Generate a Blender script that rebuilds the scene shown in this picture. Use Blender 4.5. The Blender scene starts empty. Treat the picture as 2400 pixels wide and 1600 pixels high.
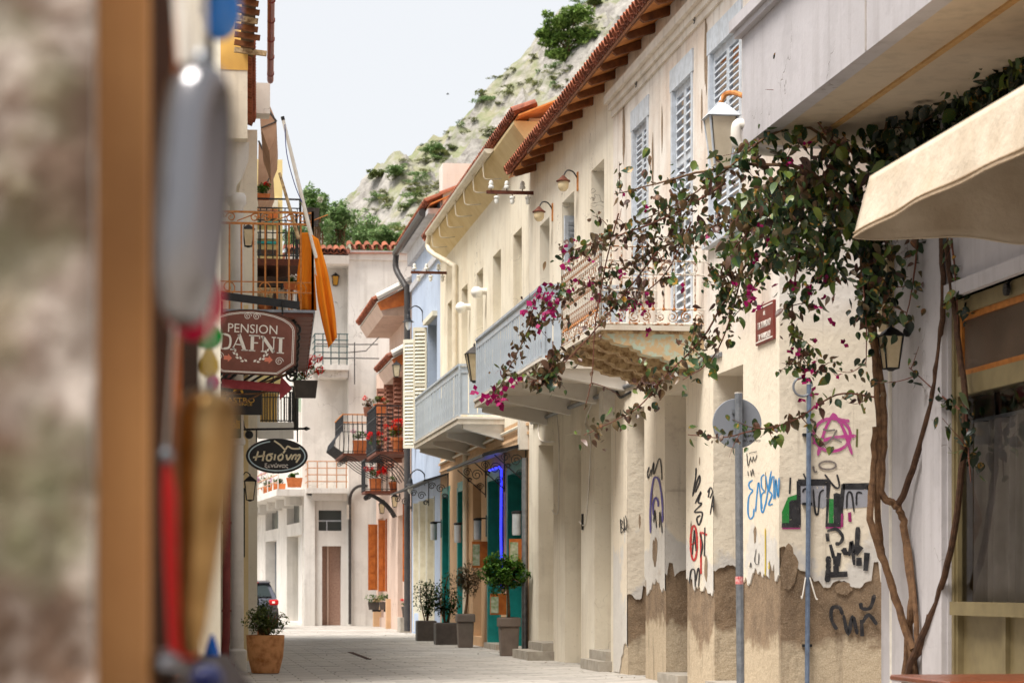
import bpy, bmesh, math, random
from mathutils import Vector, Matrix, noise as mnoise
R = math.radians
random.seed(7)
SC = bpy.context.scene
COL = SC.collection
# ---------------- camera, sky, sun, exposure ----------------
FPX, CU, HV, CAMH = 5667.0, 1200.0, 1375.0, 1.25      # focal length and horizon in photo pixels, eye height
YAW = math.atan(788/FPX)
cd = bpy.data.cameras.new('camera'); cam = bpy.data.objects.new('camera', cd); COL.objects.link(cam)
cd.sensor_width = 36; cd.lens = FPX/2400*36; cd.clip_start = .05; cd.clip_end = 3000
cam.location = (0, 0, CAMH); cam.rotation_euler = (R(90), 0, -YAW)
cd.shift_y = (HV-800)/2400
cd.dof.use_dof = True; cd.dof.focus_distance = 27.0; cd.dof.aperture_fstop = 5.0
SC.camera = cam
SUN_EL, SUN_AZ = R(63), R(238)       # azimuth from +Y clockwise: behind the camera and to the left
wd = bpy.data.worlds.new('World'); SC.world = wd; wd.use_nodes = True
nt = wd.node_tree; bg = nt.nodes['Background']
sky = nt.nodes.new('ShaderNodeTexSky'); sky.sky_type = 'NISHITA'; sky.sun_disc = False
sky.sun_elevation = SUN_EL; sky.sun_rotation = SUN_AZ; sky.air_density = 1.0; sky.dust_density = 3.0
mx = nt.nodes.new('ShaderNodeMix'); mx.data_type = 'RGBA'; mx.inputs[0].default_value = .86
nt.links.new(sky.outputs[0], mx.inputs[6]); mx.inputs[7].default_value = (6.2, 6.27, 6.38, 1)   # even veil of bright cloud
nt.links.new(mx.outputs[2], bg.inputs[0]); bg.inputs[1].default_value = .1
ld = bpy.data.lights.new('sun', 'SUN'); ld.energy = 3.8; ld.angle = R(28); ld.color = (1, .955, .89)
sun = bpy.data.objects.new('sun', ld); COL.objects.link(sun)
sd = Vector((math.sin(SUN_AZ)*math.cos(SUN_EL), math.cos(SUN_AZ)*math.cos(SUN_EL), math.sin(SUN_EL)))
sun.rotation_euler = sd.to_track_quat('Z', 'Y').to_euler(); sun.location = (0, -10, 40)
vs = SC.view_settings; vs.view_transform = 'Standard'; vs.look = 'None'; vs.gamma = 1; vs.exposure = .66
SC.cycles.max_bounces = 6; SC.cycles.diffuse_bounces = 3; SC.cycles.glossy_bounces = 3; SC.cycles.transmission_bounces = 6; SC.cycles.caustics_reflective = False; SC.cycles.caustics_refractive = False; SC.cycles.transparent_max_bounces = 12
SC.cycles.use_adaptive_sampling = True; SC.cycles.adaptive_threshold = .02

# ---------------- layout: where a point seen in the photo stands on a known plane ----------------
SA, CA = math.sin(YAW), math.cos(YAW)
def ray(u, v):
    du = (u-CU)/FPX
    return SA+CA*du, CA-SA*du, (HV-v)/FPX
def onx(u, v, X):                    # on a plane X = const (street walls)
    a, b, c = ray(u, v); s = X/a; return Vector((X, b*s, CAMH+c*s))
def ony(u, v, Y):                    # on a plane Y = const (faces across the street)
    a, b, c = ray(u, v); s = Y/b; return Vector((a*s, Y, CAMH+c*s))
def onz(u, v, z=0.0):
    a, b, c = ray(u, v); s = (z-CAMH)/c; return Vector((a*s, b*s, z))
XW = 6.35
def wy(u, X=XW): return onx(u, 0, X).y

# ---------------- object helpers ----------------
WM = {}
def tag(o, label=None, cat=None, group=None, kind=None):
    if label: o['label'] = label
    if cat: o['category'] = cat
    if group: o['group'] = group
    if kind: o['kind'] = kind
    return o
def adopt(o, p, mw=None):
    mw = mw or Matrix()
    WM[o] = mw
    o.matrix_basis = mw
    if p is not None:
        o.parent = p; o.matrix_parent_inverse = WM[p].inverted()
def thing(name, label, cat, loc=(0, 0, 0), group=None):
    o = bpy.data.objects.new(name, None); COL.objects.link(o); o.empty_display_size = .1
    adopt(o, None, Matrix.Translation(loc)); tag(o, label, cat, group); return o
def put(mesh, name, parent, mw):
    o = bpy.data.objects.new(name, mesh); COL.objects.link(o); adopt(o, parent, mw); return o
def TR(loc, rx=0, ry=0, rz=0, s=1):
    s = (s, s, s) if not hasattr(s, '__len__') else s
    return Matrix.LocRotScale(Vector(loc), Matrix.Rotation(rz, 3, 'Z') @ Matrix.Rotation(ry, 3, 'Y') @ Matrix.Rotation(rx, 3, 'X'), Vector(s))
def frame_of(d, up=Vector((0, 0, 1))):
    d = d.normalized()
    if abs(d.dot(up)) > .98: up = Vector((1, 0, 0))
    x = d.cross(up).normalized(); return x, d.cross(x).normalized()
class MB:
    def __init__(s): s.v = []; s.f = []; s.m = []; s.mi = 0; s.xf = None
    def add(s, vs, fs):
        o = len(s.v)
        s.v += [tuple(s.xf @ Vector(p)) if s.xf else tuple(p) for p in vs]
        s.f += [tuple(i+o for i in f) for f in fs]; s.m += [s.mi]*len(fs); return s
    def quad(s, a, b, c, d): return s.add([a, b, c, d], [(0, 1, 2, 3)])
    def box(s, x0, x1, y0, y1, z0, z1):
        return s.hexa([(x0, y0, z0), (x1, y0, z0), (x1, y1, z0), (x0, y1, z0), (x0, y0, z1), (x1, y0, z1), (x1, y1, z1), (x0, y1, z1)])
    def hexa(s, p): return s.add(p, [(0, 3, 2, 1), (4, 5, 6, 7), (0, 1, 5, 4), (1, 2, 6, 5), (2, 3, 7, 6), (3, 0, 4, 7)])
    def bevbox(s, x0, x1, y0, y1, z0, z1, b=.006):
        bm = bmesh.new(); bmesh.ops.create_cube(bm, size=1)
        for v in bm.verts: v.co = Vector(((x0+x1)/2+v.co.x*(x1-x0), (y0+y1)/2+v.co.y*(y1-y0), (z0+z1)/2+v.co.z*(z1-z0)))
        bmesh.ops.bevel(bm, geom=bm.edges[:], offset=b, segments=1, affect='EDGES'); bm.verts.index_update()
        s.add([v.co for v in bm.verts], [[v.index for v in f.verts] for f in bm.faces]); bm.free(); return s
    def tube(s, pts, r, n=6, cap=True):
        pts = [Vector(p) for p in pts]; N = len(pts)
        rs = r if hasattr(r, '__len__') else [r]*N
        d0 = (pts[1]-pts[0]); x, y = frame_of(d0); vs, fs = [], []
        for i, p in enumerate(pts):
            d = (pts[min(i+1, N-1)]-pts[max(i-1, 0)])
            if d.length < 1e-9: d = d0
            d.normalize(); x = (x-d*x.dot(d))
            x = x.normalized() if x.length > 1e-6 else frame_of(d)[0]
            y = d.cross(x)
            for k in range(n):
                a = 2*math.pi*k/n; vs.append(p+(x*math.cos(a)+y*math.sin(a))*rs[i])
        for i in range(N-1):
            for k in range(n): fs.append((i*n+k, i*n+(k+1) % n, (i+1)*n+(k+1) % n, (i+1)*n+k))
        if cap: fs.append(tuple(range(n))[::-1]); fs.append(tuple((N-1)*n+k for k in range(n)))
        return s.add(vs, fs)
    def bar(s, a, b, w, h, up=(0, 0, 1)):
        a, b = Vector(a), Vector(b); x, y = frame_of(b-a, Vector(up)); x = x*w/2; y = y*h/2
        return s.hexa([a-x-y, a+x-y, a+x+y, a-x+y, b-x-y, b+x-y, b+x+y, b-x+y])
    def lathe(s, prof, c=(0, 0, 0), n=16, axis='z', sq=1.0):
        c = Vector(c); vs, fs = [], []
        for r, z in prof:
            for k in range(n):
                a = 2*math.pi*(k+.5)/n; p = Vector((r*math.cos(a), r*math.sin(a)*sq, z))
                if axis == 'x': p = Vector((p.z, p.x, p.y))
                if axis == 'y': p = Vector((p.x, p.z, p.y))
                vs.append(c+p)
        for i in range(len(prof)-1):
            for k in range(n): fs.append((i*n+k, i*n+(k+1) % n, (i+1)*n+(k+1) % n, (i+1)*n+k))
        fs.append(tuple(range(n))[::-1]); fs.append(tuple((len(prof)-1)*n+k for k in range(n)))
        return s.add(vs, fs)
    def prism(s, poly, o, ax, ay, d):      # polygon in (ax, ay) from o, thickness vector d
        o, ax, ay, d = Vector(o), Vector(ax), Vector(ay), Vector(d); n = len(poly)
        a = [o+ax*p[0]+ay*p[1] for p in poly]
        return s.add(a+[p+d for p in a], [tuple(range(n))[::-1], tuple(range(n, 2*n))]+[(i, (i+1) % n, n+(i+1) % n, n+i) for i in range(n)])
    def ribbon(s, pts, w, nrm):            # flat painted or cut stroke in the plane with normal nrm
        pts = [Vector(p) for p in pts]; N = len(pts); nrm = Vector(nrm); ws = w if hasattr(w, '__len__') else [w]*N; vs = []
        for i, p in enumerate(pts):
            d = (pts[min(i+1, N-1)]-pts[max(i-1, 0)]).normalized(); q = d.cross(nrm).normalized()*ws[i]/2
            vs += [p-q, p+q]
        return s.add(vs, [(2*i, 2*i+1, 2*i+3, 2*i+2) for i in range(N-1)])
    def wall(s, pl, D, a0, a1, b0, b1, holes=(), hd=.35, th=.5, back=True, cap=True):
        def P(a, b, d):
            return {'x-': (D+d, a, b), 'x+': (D-d, a, b), 'y-': (a, D+d, b), 'y+': (a, D-d, b)}[pl]
        ac = sorted({a0, a1, *[h[0] for h in holes], *[h[1] for h in holes]}); bc = sorted({b0, b1, *[h[2] for h in holes], *[h[3] for h in holes]})
        for i in range(len(ac)-1):
            for j in range(len(bc)-1):
                ca, cb = (ac[i]+ac[i+1])/2, (bc[j]+bc[j+1])/2
                if any(h[0] < ca < h[1] and h[2] < cb < h[3] for h in holes): continue
                s.quad(P(ac[i], bc[j], 0), P(ac[i+1], bc[j], 0), P(ac[i+1], bc[j+1], 0), P(ac[i], bc[j+1], 0))
        for h in holes:
            p, q, e, g = h[:4]; d = h[4] if len(h) > 4 else hd
            for (A, B) in ((((p, e), (q, e)),) if e > b0+1e-6 else ())+((((q, g), (p, g)),) if g < b1-1e-6 else ())+(((q, e), (q, g)), ((p, g), (p, e))):
                s.quad(P(*A, 0), P(*B, 0), P(*B, d), P(*A, d))
            if back: s.quad(P(p, e, d), P(q, e, d), P(q, g, d), P(p, g, d))
        for (A, B) in (((a0, b0), (a0, b1)), ((a1, b0), (a1, b1)))+((((a0, b1), (a1, b1)),) if cap else ()):
            s.quad(P(*A, 0), P(*B, 0), P(*B, th), P(*A, th))
        return s
    def mesh(s, name, mats, smooth=False):
        me = bpy.data.meshes.new(name); me.from_pydata(s.v, [], s.f); me.update()
        for m in (mats if isinstance(mats, (list, tuple)) else [mats]): me.materials.append(m)
        if any(s.m): me.polygons.foreach_set('material_index', s.m)
        if smooth:
            me.polygons.foreach_set('use_smooth', [True]*len(s.f)); me.set_sharp_from_angle(angle=R(40))
        return me
    def build(s, name, mats, parent=None, smooth=False, mw=None):
        return put(s.mesh(name, mats, smooth), name, parent, mw or Matrix())
def arc(c, r, a0, a1, n, ax, ay):
    c, ax, ay = Vector(c), Vector(ax), Vector(ay)
    return [c+ax*r*math.cos(a0+(a1-a0)*i/n)+ay*r*math.sin(a0+(a1-a0)*i/n) for i in range(n+1)]
def spiral(c, r0, r1, a0, turns, n, ax, ay):
    c, ax, ay = Vector(c), Vector(ax), Vector(ay); o = []
    for i in range(n+1):
        f = i/n; r = r0+(r1-r0)*f; a = a0+turns*2*math.pi*f; o.append(c+ax*r*math.cos(a)+ay*r*math.sin(a))
    return o
def smoothline(pts, k=4):
    pts = [Vector(p) for p in pts]; out = []
    for i in range(len(pts)-1):
        p0, p1, p2, p3 = pts[max(i-1, 0)], pts[i], pts[i+1], pts[min(i+2, len(pts)-1)]
        for j in range(k):
            t = j/k; out.append(.5*((2*p1)+(p2-p0)*t+(2*p0-5*p1+4*p2-p3)*t*t+(3*p1-p0-3*p2+p3)*t**3))
    return out+[pts[-1]]
def text(name, body, size, mat, parent, origin, ax, ay, ext=.002, align='CENTER', sx=1.0, shear=0, weight=0):
    cu = bpy.data.curves.new(name, 'FONT'); cu.body = body; cu.size = size; cu.align_x = align; cu.align_y = 'CENTER'
    cu.extrude = ext; cu.shear = shear; cu.offset = weight; cu.resolution_u = 3
    to = bpy.data.objects.new(name, cu); COL.objects.link(to)
    me = bpy.data.meshes.new_from_object(to.evaluated_get(bpy.context.evaluated_depsgraph_get())) if False else to.to_mesh()
    me2 = me.copy(); to.to_mesh_clear(); bpy.data.objects.remove(to); bpy.data.curves.remove(cu)
    me2.materials.clear(); me2.materials.append(mat)
    ax, ay = Vector(ax).normalized(), Vector(ay).normalized(); az = ax.cross(ay)
    m = Matrix(((ax.x*sx, ay.x, az.x, origin[0]), (ax.y*sx, ay.y, az.y, origin[1]), (ax.z*sx, ay.z, az.z, origin[2]), (0, 0, 0, 1)))
    me2.transform(m); return put(me2, name, parent, Matrix())

# ---------------- materials ----------------
def lin(c):
    f = lambda x: (x/12.92 if x <= .04045 else ((x+.055)/1.055)**2.4)
    return tuple(f(x/255) for x in c)+(1,)
class NT:
    def __init__(s, name):
        s.m = bpy.data.materials.new(name); s.m.use_nodes = True; s.t = s.m.node_tree; s.b = s.t.nodes['Principled BSDF']
        s.co = s.t.nodes.new('ShaderNodeTexCoord').outputs['Object']
    def n(s, typ, **kw):
        nd = s.t.nodes.new('ShaderNode'+typ)
        for k, v in kw.items(): setattr(nd, k, v)
        return nd
    def L(s, a, b): s.t.links.new(a, b)
    def noise(s, scale, detail=5, stretch=None, rough=.6):
        nd = s.n('TexNoise'); nd.inputs['Scale'].default_value = scale; nd.inputs['Detail'].default_value = detail; nd.inputs['Roughness'].default_value = rough
        if stretch:
            mp = s.n('Mapping'); mp.inputs['Scale'].default_value = stretch; s.L(s.co, mp.inputs[0]); s.L(mp.outputs[0], nd.inputs['Vector'])
        else: s.L(s.co, nd.inputs['Vector'])
        return nd.outputs['Fac']
    def ramp(s, fac, a, b):
        r = s.n('MapRange'); r.inputs[1].default_value = a; r.inputs[2].default_value = b; s.L(fac, r.inputs[0]); return r.outputs[0]
    def mix(s, fac, a, b, mode='MIX'):
        m = s.n('Mix', data_type='RGBA', blend_type=mode)
        for i, x in ((0, fac), (6, a), (7, b)):
            if isinstance(x, bpy.types.NodeSocket): s.L(x, m.inputs[i])
            else: m.inputs[i].default_value = x
        return m.outputs[2]
    def math(s, op, a, b=0, clamp=False):
        m = s.n('Math', operation=op); m.use_clamp = clamp
        for i, x in ((0, a), (1, b)):
            if isinstance(x, bpy.types.NodeSocket): s.L(x, m.inputs[i])
            else: m.inputs[i].default_value = x
        return m.outputs[0]
    def bump(s, h, st=.3, dist=.01):
        b = s.n('Bump'); b.inputs['Strength'].default_value = st; b.inputs['Distance'].default_value = dist; s.L(h, b.inputs['Height']); s.L(b.outputs[0], s.b.inputs['Normal'])
    def col(s, c): s.L(c, s.b.inputs['Base Color'])
    def set(s, **kw):
        for k, v in kw.items(): s.b.inputs[k].default_value = v
def M(name, c, c2=None, s=3, r=.75, b=.25, bs=60, metal=0, rnd=0, streak=0, stc=(90, 78, 62), lo=.35, hi=.7, dist=.006, spec=.4):
    t = NT(name); a = lin(c); e = lin(c2) if c2 else tuple(x*.8 for x in a[:3])+(1,)
    col = t.mix(t.ramp(t.noise(s), lo, hi), a, e)
    if streak:
        st = t.ramp(t.noise(1.0, 6, (5, 5, .5)), .5, .8); st = t.math('MULTIPLY', st, streak); col = t.mix(st, col, lin(stc))
    if rnd:
        oi = t.n('ObjectInfo'); h = t.n('HueSaturation'); v = t.ramp(oi.outputs['Random'], 0, 1)
        mr = t.n('MapRange'); mr.inputs[3].default_value = 1-rnd; mr.inputs[4].default_value = 1+rnd; t.L(oi.outputs['Random'], mr.inputs[0])
        t.L(mr.outputs[0], h.inputs['Value']); t.L(col, h.inputs['Color']); col = h.outputs[0]
    t.col(col); t.set(Roughness=r, Metallic=metal); t.b.inputs['Specular IOR Level'].default_value = spec
    if b: t.bump(t.noise(bs, 4), b, dist)
    return t.m
def leafmat(name, cs, r=.5, trans=.3):
    t = NT(name); g = t.n('NewGeometry'); oi = t.n('ObjectInfo')
    rr = t.math('FRACT', t.math('ADD', g.outputs['Random Per Island'], oi.outputs['Random']))
    cr = t.n('ValToRGB'); cr.color_ramp.interpolation = 'LINEAR'; el = cr.color_ramp.elements
    while len(el) < len(cs): el.new(.5)
    for i, c in enumerate(cs): el[i].position = i/(len(cs)-1); el[i].color = lin(c)
    t.L(rr, cr.inputs[0]); t.col(cr.outputs[0]); t.set(Roughness=r); t.b.inputs['Specular IOR Level'].default_value = .35
    tr = t.n('BsdfTranslucent'); t.L(cr.outputs[0], tr.inputs[0]); ms = t.n('MixShader'); ms.inputs[0].default_value = trans
    t.L(t.b.outputs[0], ms.inputs[1]); t.L(tr.outputs[0], ms.inputs[2]); t.L(ms.outputs[0], t.t.nodes['Material Output'].inputs[0])
    return t.m
def flat(name, c, r=.6, metal=0, emit=0):
    t = NT(name); t.b.inputs['Base Color'].default_value = lin(c); t.set(Roughness=r, Metallic=metal)
    if emit: t.b.inputs['Emission Color'].default_value = lin(c); t.b.inputs['Emission Strength'].default_value = emit
    return t.m
def glass(name, c, r=.05, alpha=None, trans=1.0):
    t = NT(name); t.b.inputs['Base Color'].default_value = lin(c); t.set(Roughness=r); t.b.inputs['Transmission Weight'].default_value = trans; t.b.inputs['IOR'].default_value = 1.45
    return t.m

def plaster(name, c, c2, stain=(150, 132, 108), patch=None, amt=.35, crack=.6):
    """painted render: slow tone drift, rain streaks, dull patches, hairline cracks, trowel relief"""
    t = NT(name); col = t.mix(t.ramp(t.noise(.55, 5), .35, .7), lin(c), lin(c2))
    col = t.mix(t.math('MULTIPLY', t.ramp(t.noise(1.4, 5), .52, .6), .35), col, lin(patch or tuple(int(x*.93) for x in c2)))
    col = t.mix(t.math('MULTIPLY', t.ramp(t.noise(1.0, 5, (6, 6, .35)), .52, .78), amt), col, lin(stain))
    col = t.mix(t.math('MULTIPLY', t.ramp(t.noise(22, 3), .6, .75), .22), col, lin(stain))
    v = t.n('TexVoronoi', feature='DISTANCE_TO_EDGE'); v.inputs['Scale'].default_value = .8
    nv = t.n('TexNoise'); nv.inputs['Scale'].default_value = 2.5; nv.inputs['Detail'].default_value = 3; t.L(t.co, nv.inputs['Vector'])
    va = t.n('VectorMath', operation='MULTIPLY_ADD'); t.L(nv.outputs['Color'], va.inputs[0]); va.inputs[1].default_value = (.9, .9, .9); t.L(t.co, va.inputs[2]); t.L(va.outputs[0], v.inputs['Vector'])
    ck = t.math('MULTIPLY', t.ramp(v.outputs['Distance'], .006, .001), t.ramp(t.noise(.5, 3), .52, .6)); ck = t.math('MULTIPLY', ck, crack)
    col = t.mix(ck, col, lin((92, 78, 64))); t.col(col); t.set(Roughness=.88); t.b.inputs['Specular IOR Level'].default_value = .3
    h = t.math('ADD', t.noise(9, 4), t.math('MULTIPLY', ck, -1.5)); t.bump(h, .35, .012); return t.m
# ---------------- shared materials ----------------
m_cream = plaster('cream_plaster', (238, 230, 213), (226, 215, 195))
m_cream2 = plaster('yellow_cream_plaster', (240, 232, 213), (228, 216, 193))
m_white = plaster('white_plaster', (224, 219, 212), (206, 200, 192), (142, 132, 120))
m_lav = plaster('grey_white_render', (198, 193, 195), (184, 179, 180), (140, 132, 128), amt=.4)
m_peach = plaster('peach_plaster', (214, 178, 140), (198, 160, 122), (130, 100, 74))
m_pink = plaster('pink_plaster', (214, 190, 174), (200, 174, 158), (140, 108, 92))
m_blue = plaster('pale_blue_plaster', (184, 197, 217), (170, 184, 206), (118, 128, 144))
m_bluegrey = M('blue_grey_metal_paint', (188, 198, 208), (168, 178, 188), s=4, r=.5, b=.1, streak=.45, stc=(165, 120, 75))
m_shut = M('worn_grey_blue_shutter', (204, 210, 218), (176, 182, 188), s=9, r=.7, streak=.3, stc=(120, 105, 90))
m_creamshut = M('cream_shutter', (226, 220, 200), (208, 200, 178), s=6, r=.6)
m_tile = M('terracotta_tile', (168, 98, 68), (120, 66, 46), s=9, r=.85, b=.5, bs=40, rnd=.3, lo=.3, hi=.75)
m_tile2 = M('weathered_tile', (164, 98, 74), (110, 68, 54), s=7, r=.85, b=.5, bs=40, rnd=.35)
m_ridge = M('orange_ridge_tile', (190, 108, 64), (150, 80, 48), s=6, r=.8, b=.4, bs=30, rnd=.2)
m_rafter = M('brown_rafter_wood', (132, 78, 38), (84, 46, 22), s=8, r=.8, b=.4, rnd=.2)
m_board = M('orange_roof_board', (214, 142, 74), (176, 104, 48), s=7, r=.7, b=.3, rnd=.15)
m_darkwood = M('dark_wood', (74, 52, 36), (48, 32, 22), s=8, r=.7)
m_oldwood = M('flaking_painted_wood', (196, 170, 130), (128, 98, 66), s=14, r=.85, b=.5, bs=50, lo=.4, hi=.62)
m_oldwood2 = M('flaking_green_wood', (176, 190, 172), (196, 168, 128), s=12, r=.85, b=.5, bs=50, lo=.42, hi=.55)
m_rust = M('rusty_white_iron', (208, 202, 190), (140, 88, 44), s=16, r=.7, b=.3, bs=90, lo=.47, hi=.57)
m_rusto = M('rusty_orange_iron', (206, 140, 78), (160, 92, 42), s=20, r=.75, b=.3, bs=90)
m_rustbrown = M('rust_brown_iron', (110, 58, 38), (72, 38, 28), s=18, r=.8)
m_iron = M('black_iron', (34, 34, 36), (24, 24, 26), s=10, r=.5, b=.1)
m_steel = M('galvanised_steel', (150, 154, 160), (120, 124, 130), s=12, r=.45, metal=.6, b=.1)
m_signback = flat('grey_sign_back', (138, 142, 150), .5)
m_teal = M('teal_paint', (30, 142, 136), (22, 120, 116), s=5, r=.45, b=.1)
m_tealdk = M('teal_paint_door', (24, 124, 120), (18, 104, 102), s=5, r=.45, b=.1)
m_orangewood = M('varnished_orange_wood', (196, 108, 44), (158, 78, 26), s=6, r=.4, b=.15)
m_brownshut = M('brown_louvre', (156, 106, 86), (128, 82, 64), s=8, r=.6)
m_terra = M('terracotta_pot', (206, 122, 70), (180, 98, 52), s=10, r=.8, rnd=.08)
m_terra2 = M('stained_terracotta', (204, 146, 96), (150, 92, 48), s=7, r=.8, b=.3, lo=.45, hi=.72)
m_taupe = M('taupe_planter', (122, 108, 98), (108, 95, 86), s=6, r=.6, b=.05)
m_planter = M('charcoal_planter', (84, 76, 70), (66, 60, 56), s=6, r=.6, b=.1)
m_soil = M('potting_soil', (60, 44, 32), (40, 30, 22), s=30, r=.95, b=.6)
m_gutter = M('cream_gutter', (226, 216, 196), (206, 194, 172), s=5, r=.5, b=.05)
m_dgutter = M('dark_gutter', (70, 66, 64), (56, 52, 50), s=6, r=.5, b=.05)
m_redpipe = M('dark_red_pipe', (126, 52, 50), (104, 40, 40), s=6, r=.45, b=.05)
m_pvc = M('white_pvc', (232, 226, 216), (214, 206, 194), s=8, r=.45, b=.05)
m_stone = M('grey_stone_step', (178, 170, 158), (146, 138, 126), s=5, r=.9, b=.4, bs=30)
m_slab = M('concrete_slab', (222, 214, 200), (198, 188, 172), s=2.2, r=.85, b=.25, streak=.45, stc=(186, 130, 78))
m_slabw = M('white_concrete', (230, 224, 214), (214, 206, 194), s=1.6, r=.85, b=.2)
m_porc = flat('white_porcelain', (232, 232, 226), .2)
m_lampglass = M('frosted_lamp_glass', (226, 208, 172), (206, 186, 148), s=8, r=.25, b=0)
m_globe = flat('white_globe', (240, 238, 232), .25)
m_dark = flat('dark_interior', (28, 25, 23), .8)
m_wood_brown = M('brown_sign_wood', (126, 76, 62), (104, 58, 46), s=5, r=.55, b=.2)
m_lettering = flat('white_lettering', (236, 230, 220), .6)
m_canvas = M('beige_awning_canvas', (214, 199, 178), (196, 178, 154), s=3.2, r=.9, b=.35, bs=7, dist=.05)
m_bark = M('vine_bark', (126, 94, 66), (84, 60, 42), s=16, r=.9, b=.7, bs=50, dist=.012)
m_bark2 = M('dark_vine_bark', (92, 64, 46), (60, 42, 30), s=16, r=.9, b=.7, bs=50, dist=.012)
m_twig = M('red_brown_twig', (122, 74, 58), (88, 54, 42), s=20, r=.8)
m_geran = leafmat('geranium_petals', [(200, 6, 14), (232, 16, 18), (240, 50, 36)], .5, .25)
m_leafg = leafmat('bright_leaf', [(40, 76, 22), (72, 112, 34), (104, 138, 50)])
m_leafol = leafmat('olive_leaf', [(62, 78, 34), (98, 112, 54), (140, 150, 92)])
m_leafdk = leafmat('dark_leaf', [(26, 48, 24), (44, 70, 32), (74, 96, 44)])
m_leafbr = leafmat('dry_brown_leaf', [(78, 62, 44), (112, 92, 66), (90, 88, 56)])
m_pine = leafmat('pine_needles', [(84, 112, 54), (116, 144, 70), (150, 172, 94)], .6)
m_treeg = leafmat('grey_green_leaf', [(84, 112, 62), (114, 142, 86), (150, 170, 118)], .6)
m_scrub = leafmat('hill_scrub', [(92, 104, 60), (124, 130, 78), (150, 148, 98)], .8)
m_glassdk = NT('dark_window_glass'); m_glassdk.set(Roughness=.25); m_glassdk.b.inputs['Specular IOR Level'].default_value = .25; m_glassdk.b.inputs['Base Color'].default_value = lin((74, 78, 76)); m_glassdk = m_glassdk.m

# ---------------- ground, street paving ----------------
def ground_mat():
    t = NT('pale_stone_paving')
    c = t.mix(t.ramp(t.noise(.35, 6), .35, .7), lin((192, 186, 178)), lin((168, 162, 154)))
    c = t.mix(t.math('MULTIPLY', t.ramp(t.noise(1.6, 8), .5, .72), .6), c, lin((132, 124, 114)))
    oi = t.n('ObjectInfo'); mr = t.n('MapRange'); mr.inputs[3].default_value = .86; mr.inputs[4].default_value = 1.08
    g = t.n('NewGeometry'); t.L(t.math('FRACT', t.math('ADD', oi.outputs['Random'], g.outputs['Random Per Island'])), mr.inputs[0])
    h = t.n('HueSaturation'); t.L(mr.outputs[0], h.inputs['Value']); t.L(c, h.inputs['Color']); t.col(h.outputs[0])
    t.set(Roughness=.8); t.bump(t.noise(40, 5), .3, .004); return t.m
m_pave = ground_mat()
m_earth = M('pale_concrete_ground', (176, 168, 158), (150, 142, 132), s=.8, r=.9, b=.3, bs=30)
gr = MB().quad((-900, -60, -.02), (1200, -60, -.02), (1200, 2400, -.02), (-900, 2400, -.02)).build('ground', m_earth); tag(gr, 'pale concrete ground under the street', 'ground', kind='structure')
st = MB().box(.2, 6.9, -2, 90, -.2, -.012).build('street', M('paving_joint_mortar', (150, 142, 132), (126, 118, 108), s=6, r=.95)); tag(st, 'pale stone paved street between the houses', 'street', kind='structure')
pav = MB().bevbox(-.295, .295, -.194, .194, -.012, .008, .004).mesh('paver', m_pave)
rest = MB(); n = 0
for j in range(235):
    y = 1+j*.4
    for i in range(11):
        x = .75+i*.6+(.3 if j % 2 else 0)
        if x > 6.6: continue
        dz = random.uniform(-.002, .002)
        if 31 <= y < 45 and n < 298:
            o = put(pav, 'paver', st, TR((x, y, dz), rz=random.uniform(-.004, .004))); n += 1
        else:
            rest.box(x-.295, x+.295, y-.194, y+.194, -.03, .008+dz)
o = rest.build('paving_field', m_pave, st); tag(o, 'far rows of pale paving slabs', kind='stuff')
dr = thing('drain_channel', 'narrow rusty drain slot running along the middle of the street', 'drain', (3.3, 48, .012))
MB().box(3.25, 3.33, 41.5, 46.2, .006, .013).build('slot', m_dark, dr)
for k in range(9): MB().box(3.23, 3.35, 41.7+k*.52, 41.78+k*.52, .012, .018).build('bar', m_rustbrown, dr)

# ---------------- foliage helpers ----------------
def blob(mb, c, rad, n, s, flatz=.6, shell=.5, jit=.5):
    c = Vector(c); rx, ry, rz = rad
    for _ in range(n):
        d = Vector((random.gauss(0, 1), random.gauss(0, 1), random.gauss(0, 1))).normalized(); q = (shell+(1-shell)*random.random()**.6)
        p = c+Vector((d.x*rx, d.y*ry, d.z*rz))*q
        u = Vector((random.gauss(0, 1), random.gauss(0, 1), random.gauss(0, 1)*flatz)).normalized(); w = frame_of(u)[0]
        l = s*random.uniform(.7, 1.35); k = l*random.uniform(.35, .6)
        mb.add([p-u*l/2, p+w*k/2, p+u*l/2, p-w*k/2], [(0, 1, 2, 3)])
    return mb
def lobes(mb, c, rad, nl, n, s, sub=.45):
    c = Vector(c)
    for _ in range(nl):
        d = Vector((random.gauss(0, 1), random.gauss(0, 1), random.gauss(0, 1))).normalized(); q = random.uniform(.35, .8)
        f = random.uniform(.7, 1.2)*sub
        blob(mb, c+Vector((d.x*rad[0], d.y*rad[1], d.z*rad[2]))*q, (rad[0]*f, rad[1]*f, rad[2]*f), n, s)
    return mb

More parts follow.
